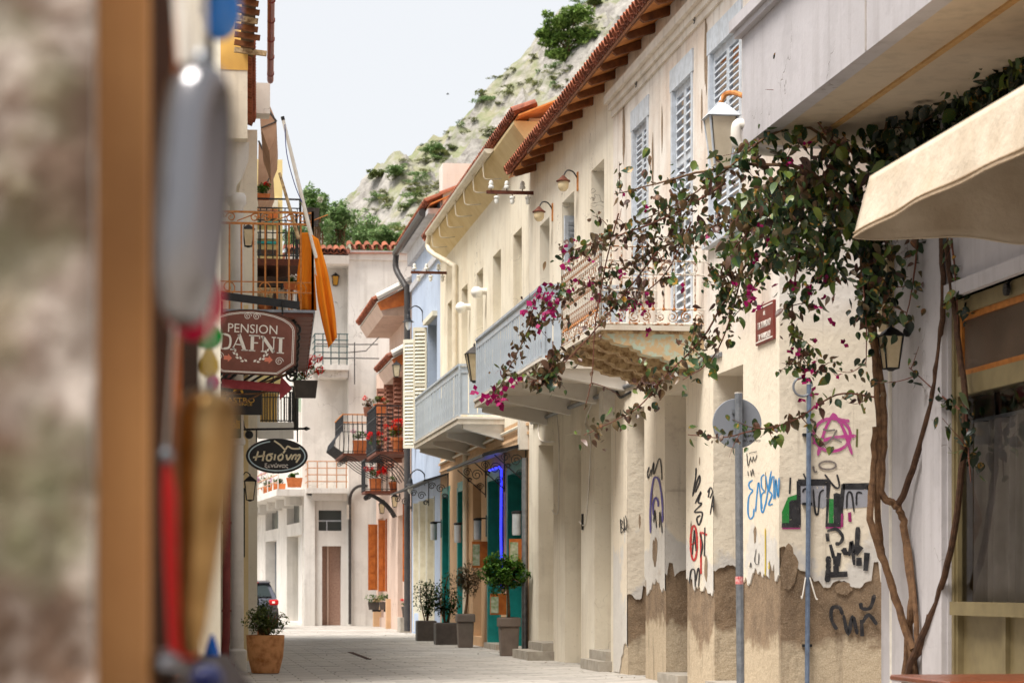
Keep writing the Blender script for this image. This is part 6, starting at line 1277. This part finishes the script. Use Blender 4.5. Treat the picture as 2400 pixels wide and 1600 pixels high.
YO = 37.0; ov = thing('oval_sign', 'oval black hanging sign with white Greek script', 'sign', ony(649, 1068, YO)); oc2 = ony(649, 1068, YO); K2 = YO/FPX*.319
def OP(x, y, d=0): return oc2+Vector((K2*(x-466), d, -K2*(y-1153)))
q = [OP(466+226*math.cos(R(a)), 1153+128*math.sin(R(a))) for a in range(0, 360, 8)]; n = len(q); m = MB(); m.add(q+[p+Vector((0, .05, 0)) for p in q], [tuple(range(n)), tuple(range(n, 2*n))[::-1]]+[(i, (i+1) % n, n+(i+1) % n, n+i) for i in range(n)]); m.build('board', flat('black_oval', (22, 22, 23), .45), ov)
m_crm = flat('cream_lettering', (236, 224, 190), .5)
m = MB(); m.ribbon([OP(466+205*math.cos(R(a)), 1153+108*math.sin(R(a)), -.004) for a in range(-38, 262, 6)], .018, N_); m.build('border_line', flat('pale_blue_line', (200, 222, 230), .5), ov)
strokes('emblem', [([(445, 1042), (490, 1072), (525, 1105), (545, 1082), (580, 1098), (635, 1098)], 12)], ov, m_crm, OP, K2, -.005)
for l in ([[(330, 1120), (310, 1188)], [(375, 1118), (362, 1190)], [(292, 1165), (380, 1150)]], [[(438, 1138), (400, 1146), (392, 1180), (415, 1186), (428, 1160), (410, 1146)]], [[(455, 1140), (446, 1184)]], [[(500, 1140), (476, 1158), (482, 1184), (506, 1172), (508, 1146), (495, 1138)], [(512, 1132), (526, 1112)]], [[(535, 1142), (545, 1180), (575, 1140)]], [[(572, 1180), (590, 1148), (608, 1146), (600, 1180)], [(604, 1160), (630, 1142), (632, 1160), (606, 1200)]]): strokes('letter', [(s, 13) for s in l], ov, m_crm, OP, K2, -.005)
text('lettering', 'ξενώνας', .085, m_lettering, ov, OP(462, 1225, -.005), (1, 0, 0), (0, 0, 1), .002, weight=.002)
MB().tube([ony(568, 1006, YO+.02), ony(718, 1004, YO+.02)], .018, 6).build('bar', m_iron, ov); MB().lathe([(.02, -.03), (.035, 0), (.005, .06)], ony(718, 1004, YO+.02), 8, 'x').build('finial', m_iron, ov)
for u in (601, 697): MB().tube([ony(u, 1006, YO+.02), ony(u, 1036, YO+.02)], .01, 5).build('hanger', m_iron, ov)
MB().bar(ony(568, 1006, YO+.02), (.5, YO+.02, ony(568, 1006, YO).z), .04, .04).build('arm', m_iron, ov)
sp_ = thing('spotlight', 'small black spotlight clamped above the oval sign', 'spotlight', ony(584, 1016, 36.9)); MB().lathe([(.03, -.05), (.06, -.04), (.065, .06), (.05, .07)], ony(584, 1018, 36.9), 12, 'y').build('head', m_iron, sp_); MB().tube([ony(584, 1016, 36.95), ony(572, 1000, 36.95), ony(570, 985, 36.95)], .012, 5).build('arm', m_iron, sp_)
lantern('wall_lantern', 'black pitched lantern on the column under the oval sign', ony(586, 1143, 36.6), .19, .36, ony(566, 1120, 36.6), gl=m_lampglass)
# ---------------- shop front close to the camera, on the left ----------------
def stone_mat():
    t = NT('limewashed_rubble'); n1, n2, n3 = t.noise(9, 6), t.noise(28, 6), t.noise(3, 4)
    c = t.mix(t.ramp(n1, .4, .62), lin((192, 180, 170)), lin((104, 84, 70)))
    c = t.mix(t.math('MULTIPLY', t.ramp(t.noise(5, 6, (1, 1, .5)), .55, .7), .8), c, lin((110, 84, 66)))
    t.col(t.mix(t.ramp(n3, .58, .72), c, lin((112, 112, 84)))); t.set(Roughness=.95); t.bump(n1, 1, .03); return t.m
ss = thing('souvenir_shop', 'blurred rough stone shop front close on the left edge', 'shop', (-1, 4, 0))
Y1 = 2.2
mw_ = MB(); X0, X1 = -1.2, ony(222, 0, Y1).x; nx, nz = 60, 130
for j in range(nz+1):
    for i in range(nx+1):
        x = X0+(X1-X0)*(i/nx)**.55; z = 3.4*j/nz; r = mnoise.fractal(Vector((x*14, 3, z*14)), 1, 2, 4)
        mw_.v.append((x+(.004*r if i == nx else 0), Y1-.03+.02*r, z))
for j in range(nz):
    for i in range(nx): k = j*(nx+1)+i; mw_.f.append((k, k+1, k+nx+2, k+nx+1)); mw_.m.append(0)
mw_.build('stone_wall', stone_mat(), ss, True)
MB().box(-4, X1-.03, Y1+.4, 28, 0, 7.2).build('side_wall', m_white, ss)  # unseen side, made white and taller to brighten the shop window reflection
m_post = M('varnished_pine_post', (218, 160, 96), (192, 132, 74), s=3, r=.5, b=.1, streak=.3, stc=(130, 80, 40))
t_ = m_post.node_tree
a, b = ony(226, 0, Y1+.1).x, ony(352, 0, Y1+.1).x
MB().bevbox(a, b, Y1+.08, Y1+.16, 0, 3.4, .004).build('door_post', m_post, ss)
MB().box(b-.008, ony(404, 0, 3.0).x, 3.0, 3.05, 0, 3.4).build('shop_door', M('dark_door_wood', (92, 58, 36), (64, 38, 24), s=4, r=.5), ss)
MB().bevbox(ony(404, 0, 3.4).x-.012, ony(424, 0, 3.4).x, 3.4, 3.46, 0, 3.4, .004).build('door_frame', m_orangewood, ss)
MB().box(-.05, ony(468, 0, 4.4).x, 4.4, 4.45, 0, 1.75).build('display_board', m_darkwood, ss)
rd = MB().tube([(0.02, 2.0, 1.98), (.1, 6.4, 1.98)], .008, 8).build('hanging_rail', m_iron, ss)
MB().box(-.1, .02, 2.3, 2.34, 1.96, 2.0).build('rail_bracket', m_iron, ss)
def hang(name, lab, prof, u, v, Y, hpx, wpx, mat, tilt=0, cat='ornament', string=True, smat=None, sq=1.0):
    c = ony(u, v, Y); k = Y/FPX; t = thing(name, lab, cat, c, 'ornaments hanging in the shop doorway')
    m = MB(); m.lathe([(r*wpx*k/2, z*hpx*k/2) for r, z in prof], n=28, sq=sq); m.xf = None
    mw = TR(c, ry=tilt); o = m.build('body', mat, t, True, mw)
    top = mw @ Vector((0, 0, prof[-1][1]*hpx*k/2))
    if string:
        tx = .02+(Y-2.0)*.0182
        MB().tube([top, top.lerp(Vector((tx, Y, 1.98)), .5), (tx, Y, 1.98)], .0014, 5).build('string', smat or m_pvc, t)
        MB().lathe([(.006, -.004), (.008, .004), (.003, .012)], top, 10).build('cap', m_steel, t)
    return t
drop = [(.05, -1), (.4, -.96), (.7, -.85), (.9, -.6), (1, -.2), (1, .2), (.96, .55), (.85, .8), (.6, .94), (.3, .99), (.08, 1)]
ball = [(math.sin(math.pi*i/12)+.001, -math.cos(math.pi*i/12)) for i in range(13)]
pear = [(.05, -1), (.5, -.92), (.85, -.7), (1, -.35), (.95, 0), (.7, .4), (.45, .7), (.3, .9), (.25, 1)]
cone = [(.02, -1), (.28, -.98), (.42, -.8), (.62, -.3), (.82, .2), (.98, .6), (1, .8), (.85, .93), (.5, .99), (.1, 1)]
m_silver = flat('brushed_silver', (132, 130, 132), .22, 1); m_brass = M('patinated_brass', (168, 134, 88), (124, 96, 58), s=30, r=.3, metal=1, b=0)
def glow_glass(name, c):
    t = NT(name); t.b.inputs['Base Color'].default_value = lin(c); t.set(Roughness=.08); t.b.inputs['Coat Weight'].default_value = .5; t.b.inputs['Transmission Weight'].default_value = .3; t.b.inputs['IOR'].default_value = 1.25; return t.m
hang('hanging_ornament', 'large blurred silver drop hanging beside the wooden post', drop, 450, 458, 2.2, 620, 176, m_silver, R(4))
hang('hanging_ornament', 'blue glass ball at the top edge left of the ochre wall', ball, 515, 22, 3.0, 145, 100, glow_glass('blue_glass', (60, 140, 230)))
hang('hanging_ornament', 'crimson glass ball half hidden behind the silver drop', ball, 452, 700, 2.75, 200, 150, glow_glass('crimson_glass', (205, 0, 60)))
hang('hanging_ornament', 'green glass ball below the crimson one', ball, 488, 788, 6.2, 62, 66, glow_glass('green_glass', (20, 170, 60)))
hang('hanging_ornament', 'yellow pear shaped glass drop below the green ball', pear, 490, 848, 6.3, 76, 46, glow_glass('yellow_glass', (220, 180, 10)))
hang('hanging_ornament', 'pink glass ball at the bottom of the coloured string', ball, 498, 897, 6.3, 40, 34, glow_glass('pink_glass', (226, 30, 110)))
hang('hanging_ornament', 'blurred brass horn with pale top hanging under the glass string', cone, 470, 1225, 2.35, 620, 150, m_brass, R(4))
hang('hanging_ornament', 'red tapering ornament between the post and the brass horn', [(.05, -1), (.95, -.99), (1, -.85), (.75, 0), (.45, .7), (.2, .95), (.05, 1)], 410, 1310, 2.5, 470, 66, flat('red_enamel', (226, 16, 16), .45), R(-5))
hang('hanging_ornament', 'pale silver spoon shape at the bottom beside the post', ball, 385, 1560, 2.3, 78, 100, m_silver, R(15), string=False)
hang('hanging_ornament', 'dark blue glass cluster at the bottom edge', ball, 486, 1590, 2.6, 70, 80, glow_glass('navy_glass', (60, 70, 130)), string=False)
hang('hanging_ornament', 'small bright blue glass drop at the foot of the brass horn', pear, 497, 1528, 4.6, 84, 36, glow_glass('azure_glass', (20, 110, 220)), string=False)
MB().box(-.06, .1, 2.15, 4.7, .98, 1.12).build('display_shelf', m_darkwood, ss)
MB().tube(smoothline([ony(425, 0, 2.2), ony(430, 70, 2.2), ony(436, 150, 2.2)], 4), [.008]*9, 6).tube([ony(425, 0, 2.2), (.02, 2.2, 1.98)], .008, 6).build('white_strap', m_pvc, ss)
# ---------------- bougainvillea ----------------
vine = thing('bougainvillea', 'large bougainvillea vine with dark leaves and magenta flowers climbing the white building', 'vine', onz(2120, 1735))
random.seed(21)
def onv(u, v, t): return ony(u, v, min(t, wy(u)-.16) if u > 2040 else t)      # keep clear of the house wall
def pt3(p):
    u, v, t = p; return onv(u, v, t)
def stem(name, pts, r0, r1, mat, k=5):
    q = smoothline([pt3(p) for p in pts], k); n = len(q)
    for i in range(1, n-1): q[i] += Vector((random.uniform(-1, 1), random.uniform(-1, 1), random.uniform(-1, 1)))*r0*.25
    MB().tube(q, [r0+(r1-r0)*i/(n-1) for i in range(n)], 8 if r0 > .02 else 5).build(name, mat, vine, r0 > .02); return q
B = 20.4
stem('trunk', [(2112, 1760, B), (2122, 1600, B), (2130, 1480, B), (2138, 1400, B), (2122, 1250, B), (2108, 1195, B), (2088, 1176, B)], .042, .032, m_bark)
stem('trunk', [(2145, 1740, B), (2138, 1540, B-.05), (2098, 1400, B-.1), (2066, 1300, B-.1), (2040, 1215, B-.1), (2046, 1120, B), (2052, 1000, B)], .036, .03, m_bark)
stem('trunk', [(2140, 1520, B+.1), (2080, 1340, B+.1), (2062, 1260, B+.1), (2056, 1160, B), (2060, 1050, B), (2055, 900, B), (2040, 760, B-.1), (2022, 620, B-.2), (2028, 500, B-.2)], .03, .024, m_bark)
stem('trunk', [(2088, 1176, B), (2066, 1150, B), (2072, 1020, B), (2066, 900, B), (2048, 780, B), (2042, 640, B), (2040, 500, B)], .034, .026, m_bark)
stem('trunk', [(2118, 1740, B-.2), (2125, 1580, B-.2), (2185, 1440, B-.3), (2228, 1290, B-.4), (2250, 1140, B-.5), (2262, 960, B-.5), (2245, 780, B-.5), (2226, 640, B-.4), (2208, 500, B-.4), (2190, 400, B-.3)], .032, .022, m_bark2)
stem('trunk', [(2104, 1186, B), (2140, 1100, B-.1), (2182, 950, B-.2), (2200, 820, B-.2), (2212, 700, B-.3), (2206, 560, B-.3), (2215, 420, B-.3)], .03, .022, m_bark2)
stem('trunk', [(2150, 1530, B), (2146, 1440, B), (2128, 1270, B)], .026, .02, m_bark)
stem('trunk', [(2140, 1540, B-.1), (2160, 1520, B-.2), (2175, 1440, B-.3)], .028, .014, m_bark2)
def leaf_mesh(mat, s=1.0, fold=.25, curl=.2):
    o = [(0, -.5), (.2, -.46), (.4, -.26), (.43, -.02), (.3, .24), (.13, .44), (0, .62), (-.13, .44), (-.3, .24), (-.43, -.02), (-.4, -.26), (-.2, -.46)]
    m = MB(); f = lambda x, y: (x*.82*s, y*s, (-abs(x)*fold-curl*y*y)*s*1.0)
    m.v = [f(0, 0)]+[f(*p) for p in o]; m.f = [(0, i+1, (i+1) % 12+1) for i in range(12)]; m.m = [0]*12
    return m.mesh('leaf', mat, True)
def vleaf(name, cs, edge, r=.38):
    t = NT(name); g = t.n('NewGeometry'); oi = t.n('ObjectInfo'); rr = t.math('FRACT', t.math('ADD', g.outputs['Random Per Island'], oi.outputs['Random']))
    cr = t.n('ValToRGB'); el = cr.color_ramp.elements
    while len(el) < len(cs): el.new(.5)
    for i, c in enumerate(cs): el[i].position = i/(len(cs)-1); el[i].color = lin(c)
    t.L(rr, cr.inputs[0]); t.b.inputs['Specular IOR Level'].default_value = .5
    col = t.mix(t.ramp(t.noise(16, 3), .6, .66), cr.outputs[0], lin(edge)); t.col(col); t.set(Roughness=r)
    tr = t.n('BsdfTranslucent'); t.L(col, tr.inputs[0]); ms = t.n('MixShader'); ms.inputs[0].default_value = .22; t.L(t.b.outputs[0], ms.inputs[1]); t.L(tr.outputs[0], ms.inputs[2]); t.L(ms.outputs[0], t.t.nodes['Material Output'].inputs[0]); return t.m
v_green = vleaf('vine_leaf_green', [(34, 58, 36), (54, 80, 44), (80, 106, 50), (124, 138, 62), (52, 78, 62), (98, 104, 58)], (176, 128, 46))
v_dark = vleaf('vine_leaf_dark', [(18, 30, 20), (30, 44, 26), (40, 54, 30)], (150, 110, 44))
v_brown = vleaf('vine_leaf_bronze', [(76, 50, 46), (104, 74, 58), (84, 78, 48), (120, 94, 66)], (150, 106, 70))
m_brac = leafmat('magenta_bracts', [(116, 0, 64), (156, 4, 88), (182, 20, 108)], .6, .3)
LM = {'g': [leaf_mesh(v_green, 1.2, f, c) for f, c in ((.35, .25), (.6, .35), (.2, .6))], 'd': [leaf_mesh(v_dark, 1.1, f, c) for f, c in ((.2, .2), (.4, .4))], 'b': [leaf_mesh(v_brown, 1.15, f, c) for f, c in ((.5, .5), (.8, .4))]}
leaves = []
def add_leaf(p, kind, s):
    rx = R(random.gauss(62, 30)); rz = random.uniform(0, 6.3); ry = R(random.gauss(0, 25)); leaves.append((TR(p, rx+math.pi, ry, rz, s), kind, s))
def dress(q, dens, sz, kinds, spread=.1, i0=0):
    for i in range(i0, len(q)-1):
        L_ = (q[i+1]-q[i]).length; n = L_*dens*(3.4 if kinds.startswith('bb') else 1.8); n = int(n)+(random.random() < n-int(n))
        for _ in range(n):
            p = q[i].lerp(q[i+1], random.random())+Vector((random.gauss(0, 1), random.gauss(0, 1), random.gauss(-.3, 1)))*spread; add_leaf(p, random.choice(kinds), sz*random.choice((.45, .6, .7, .85, 1, 1.25))*(1 if p.x > 5.0 else .9))
flw = [0]
def flowers(p, n, spread, s=.05):
    m = MB()
    for _ in range(n):
        c = p+Vector((random.gauss(0, 1), random.gauss(0, 1), random.gauss(0, 1)))*spread
        for k in range(3):
            a = 2.1*k+random.uniform(0, 1); d = Vector((random.gauss(0, 1), random.gauss(0, .6), random.gauss(0, 1))).normalized(); w = (Matrix.Rotation(random.uniform(0, 3), 3, d) @ frame_of(d)[0]); l = s*random.uniform(.7, 1.1)
            m.add([c, c+d*l*.5+w*l*.42, c+d*l, c+d*l*.5-w*l*.42], [(0, 1, 2, 3)])
    tag(m.build('flower_cluster', m_brac, vine), kind='stuff')
br_ = [
 # points (u, v, distance), radius, leaf density per m, size, kinds
 ([(2025, 520, 20.2), (1900, 405, 20.4), (1780, 385, 20.8), (1650, 402, 21.2), (1550, 428, 21.5), (1440, 455, 21.8)], .022, 26, .085, 'ggb', .07),
 ([(2000, 400, 20.2), (1900, 300, 20.3), (1800, 320, 20.6), (1700, 400, 21), (1600, 470, 21.3), (1500, 520, 21.6)], .016, 30, .1, 'gggb', .09),
 ([(1900, 450, 20.4), (1700, 520, 21), (1560, 575, 21.5), (1440, 640, 21.9), (1340, 690, 22.2), (1260, 740, 22.4), (1205, 840, 22.5), (1158, 930, 22.6)], .014, 34, .062, 'bbbg', .05),
 ([(1700, 430, 20.9), (1580, 500, 21.3), (1470, 545, 21.6), (1390, 570, 21.8), (1310, 598, 22)], .012, 34, .066, 'bbbg', .06),
 ([(1540, 590, 21.5), (1470, 680, 21.8), (1380, 790, 22), (1300, 870, 22.1), (1240, 895, 22.2)], .009, 12, .07, 'bbg', .05),
 ([(1300, 850, 22.1), (1270, 890, 22.1), (1235, 885, 22.1)], .006, 40, .1, 'bbg', .05),
 ([(1760, 600, 20.8), (1690, 720, 21), (1640, 800, 21.2), (1560, 880, 21.4), (1500, 950, 21.5), (1440, 985, 21.6), (1368, 1020, 21.7)], .011, 24, .072, 'bbg', .06),
 ([(1880, 560, 20.5), (1860, 680, 20.5), (1858, 780, 20.5), (1890, 850, 20.4), (1915, 880, 20.4)], .01, 44, .075, 'bgg', .06),
 ([(2050, 930, 20.2), (1960, 925, 20.3), (1860, 985, 20.5), (1760, 1010, 20.7), (1690, 1025, 20.9), (1612, 1018, 21)], .009, 22, .075, 'gbg', .05),
 ([(2000, 360, 20.1), (1940, 320, 20.1), (1890, 240, 20.1), (1860, 190, 20.1), (1832, 140, 20.1)], .01, 20, .075, 'bgd', .05),
 ([(1830, 480, 20.7), (1740, 560, 20.9), (1690, 640, 21), (1720, 740, 21)], .012, 34, .1, 'ggb', .1),
 ([(1960, 480, 20.3), (1930, 580, 20.3), (1940, 660, 20.3), (1915, 570, 20.3)], .01, 44, .1, 'ggd', .12),
 ([(1620, 520, 21.2), (1560, 640, 21.5), (1480, 700, 21.7), (1400, 700, 21.9)], .008, 24, .062, 'bbg', .06),
 ([(1740, 640, 21), (1700, 780, 21), (1660, 850, 21.1), (1600, 890, 21.2)], .009, 28, .085, 'gbg', .07),
 ([(1450, 500, 21.6), (1420, 620, 21.8), (1395, 760, 21.9), (1388, 880, 21.9), (1370, 960, 21.9)], .008, 2, .05, 'b', .02),
 ([(2060, 420, 19.9), (2110, 330, 19.9), (2200, 260, 19.8), (2290, 180, 19.7), (2380, 130, 19.6)], .016, 44, .1, 'ddg', .16),
 ([(2020, 260, 20), (2025, 200, 20), (2030, 165, 20)], .008, 24, .07, 'dg', .04),
 ([(2070, 330, 20), (2090, 230, 20), (2110, 180, 20), (2160, 230, 20)], .014, 12, .06, 'd', .05),
 ([(2020, 640, 20.1), (2030, 760, 20), (2030, 860, 20)], .01, 26, .08, 'dgb', .09),
 ([(2150, 560, 19.9), (2140, 660, 19.9), (2120, 760, 19.8)], .012, 26, .08, 'dgb', .09),
 ([(2230, 560, 19.8), (2240, 660, 19.8), (2245, 760, 19.8)], .01, 18, .085, 'dg', .07),
 ([(2250, 960, 19.8), (2180, 905, 19.8), (2130, 860, 19.8)], .008, 14, .075, 'dg', .04),
 ([(2262, 930, 19.8), (2270, 1050, 19.8), (2275, 1130, 19.8)], .01, 16, .1, 'dg', .07),
 ([(1240, 760, 22.4), (1258, 700, 22.4), (1275, 690, 22.4)], .005, 16, .05, 'b', .03),
]
for pts, r, dens, sz, kinds, spr in br_:
    q = stem('branch', pts, r, .004, m_twig if r < .014 else m_bark, 6); dress(q, dens, sz, kinds, spr)
    for _ in range(max(2, len(q)//5)):
        i = random.randrange(len(q)-1); a = q[i]; e = a+Vector((random.gauss(0, 1), random.gauss(0, .6), random.gauss(-.2, 1))).normalized()*random.uniform(.15, .4)
        tw = smoothline([a, a.lerp(e, .5)+Vector((0, 0, random.uniform(-.05, .05))), e], 3); MB().tube(tw, [.005, .0045, .004, .0035, .003, .0025, .002], 4).build('twig', m_twig, vine); dress(tw, dens*.6, sz*.9, kinds, .035)
# dense mass
for _ in range(2300):
    u = random.gauss(1810, 165); v = random.gauss(465, 115)
    if not (1560 < u < 2110 and 300 < v < 760): continue
    if v > 640+(u-1800)*.2 and random.random() < .6: continue
    if v < 560-(u-1560)*.55 or (u < 1720 and random.random() < .45): continue
    add_leaf(onv(u, v, random.uniform(19.9, 21.1)), random.choice('gggdb' if u > 1750 else 'ggbb'), random.choice((.035, .045, .06, .075, .095, .13))*(1 if u > 1720 else .8))
for _ in range(560):
    u = random.uniform(2040, 2400); v = 430-(u-2040)*.62+random.gauss(-20, 45)
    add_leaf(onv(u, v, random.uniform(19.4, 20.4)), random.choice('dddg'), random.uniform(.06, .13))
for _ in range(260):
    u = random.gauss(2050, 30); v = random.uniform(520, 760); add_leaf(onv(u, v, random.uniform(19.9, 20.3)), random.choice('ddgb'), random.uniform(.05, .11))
for u, v, n, sp in ((1268, 700, 5, .05), (1275, 745, 5, .04), (1150, 925, 4, .04), (1200, 880, 4, .03), (1310, 600, 4, .04), (1360, 690, 5, .06), (1420, 650, 4, .06), (1500, 700, 10, .07), (1530, 690, 6, .06), (1750, 670, 8, .07), (1470, 720, 6, .05), (1262, 690, 7, .05), (1290, 735, 5, .04), (1282, 688, 5, .03), (1258, 712, 4, .04), (1160, 935, 9, .06), (1180, 920, 6, .04), (1140, 935, 5, .04), (1340, 640, 3, .06), (1480, 705, 8, .08), (1490, 725, 6, .05), (1390, 600, 4, .08), (1480, 465, 3, .05), (1915, 870, 16, .09), (1895, 850, 8, .06), (1870, 690, 7, .08), (1950, 700, 8, .1), (1990, 600, 6, .1), (1770, 660, 9, .08), (1880, 370, 7, .08), (1560, 690, 4, .06), (1680, 560, 4, .08), (1760, 560, 4, .09), (1770, 680, 5, .05)):
    flowers(ony(u, v, 20.3 if u > 1700 else 22.0), max(2, int(n*.65)), sp*1.5, .07 if u < 1350 else .058)
leaves.sort(key=lambda l: -l[2])
rest = {k: MB() for k in 'gdb'}
for i, (mw, k, s) in enumerate(leaves):
    me = random.choice(LM[k])
    if i < 290: put(me, 'leaf', vine, mw)
    else:
        o = len(rest[k].v); rest[k].v += [tuple(mw @ v.co) for v in me.vertices]; rest[k].f += [tuple(x+o for x in p.vertices) for p in me.polygons]; rest[k].m += [0]*len(me.polygons)
for k, mt in (('g', v_green), ('d', v_dark), ('b', v_brown)):
    o = rest[k].build('small_foliage', mt, vine, True); tag(o, {'g': 'smaller green leaves', 'd': 'dark green leaves', 'b': 'bronze young leaves'}[k], kind='stuff')  # leaf kinds grouped by their own colour

# a bird crossing the sky
bd_ = thing('flying_bird', 'tiny dark bird gliding in the open sky', 'bird', ony(1049, 221, 90))
c = ony(1049, 221, 90)
bs_ = .45
MB().lathe([(.002, -.06), (.014, -.035), (.02, 0), (.014, .035), (.004, .07)], c, 8, 'x').build('body', m_iron, bd_, True)
for s in (-1, 1): MB().add([c+Vector((-.015, 0, .01)), c+Vector((.03, 0, .01)), c+Vector((.015, s*.09, .03)), c+Vector((-.02, s*.17, .015)), c+Vector((-.02, s*.09, .028))], [(0, 1, 2, 3, 4)]).build('wing', m_iron, bd_)

ll = MB(); random.seed(5)
for _ in range(420):
    y = random.uniform(32, 72); x = XW-abs(random.gauss(0, .28))-.05 if random.random() < .7 else random.uniform(1.6, 6.2); a = random.uniform(0, 6.3); s = random.uniform(.015, .04)
    d = Vector((math.cos(a), math.sin(a), random.uniform(-.1, .3)))*s; w = Vector((-d.y, d.x, 0))*.5; p = Vector((x, y, .014+s*.3)); ll.add([p-d, p+w, p+d, p-w], [(0, 1, 2, 3)])
tag(ll.build('leaf_litter', m_leafbr), 'dry leaves and crumbs scattered along the foot of the walls', 'leaf litter', kind='stuff')
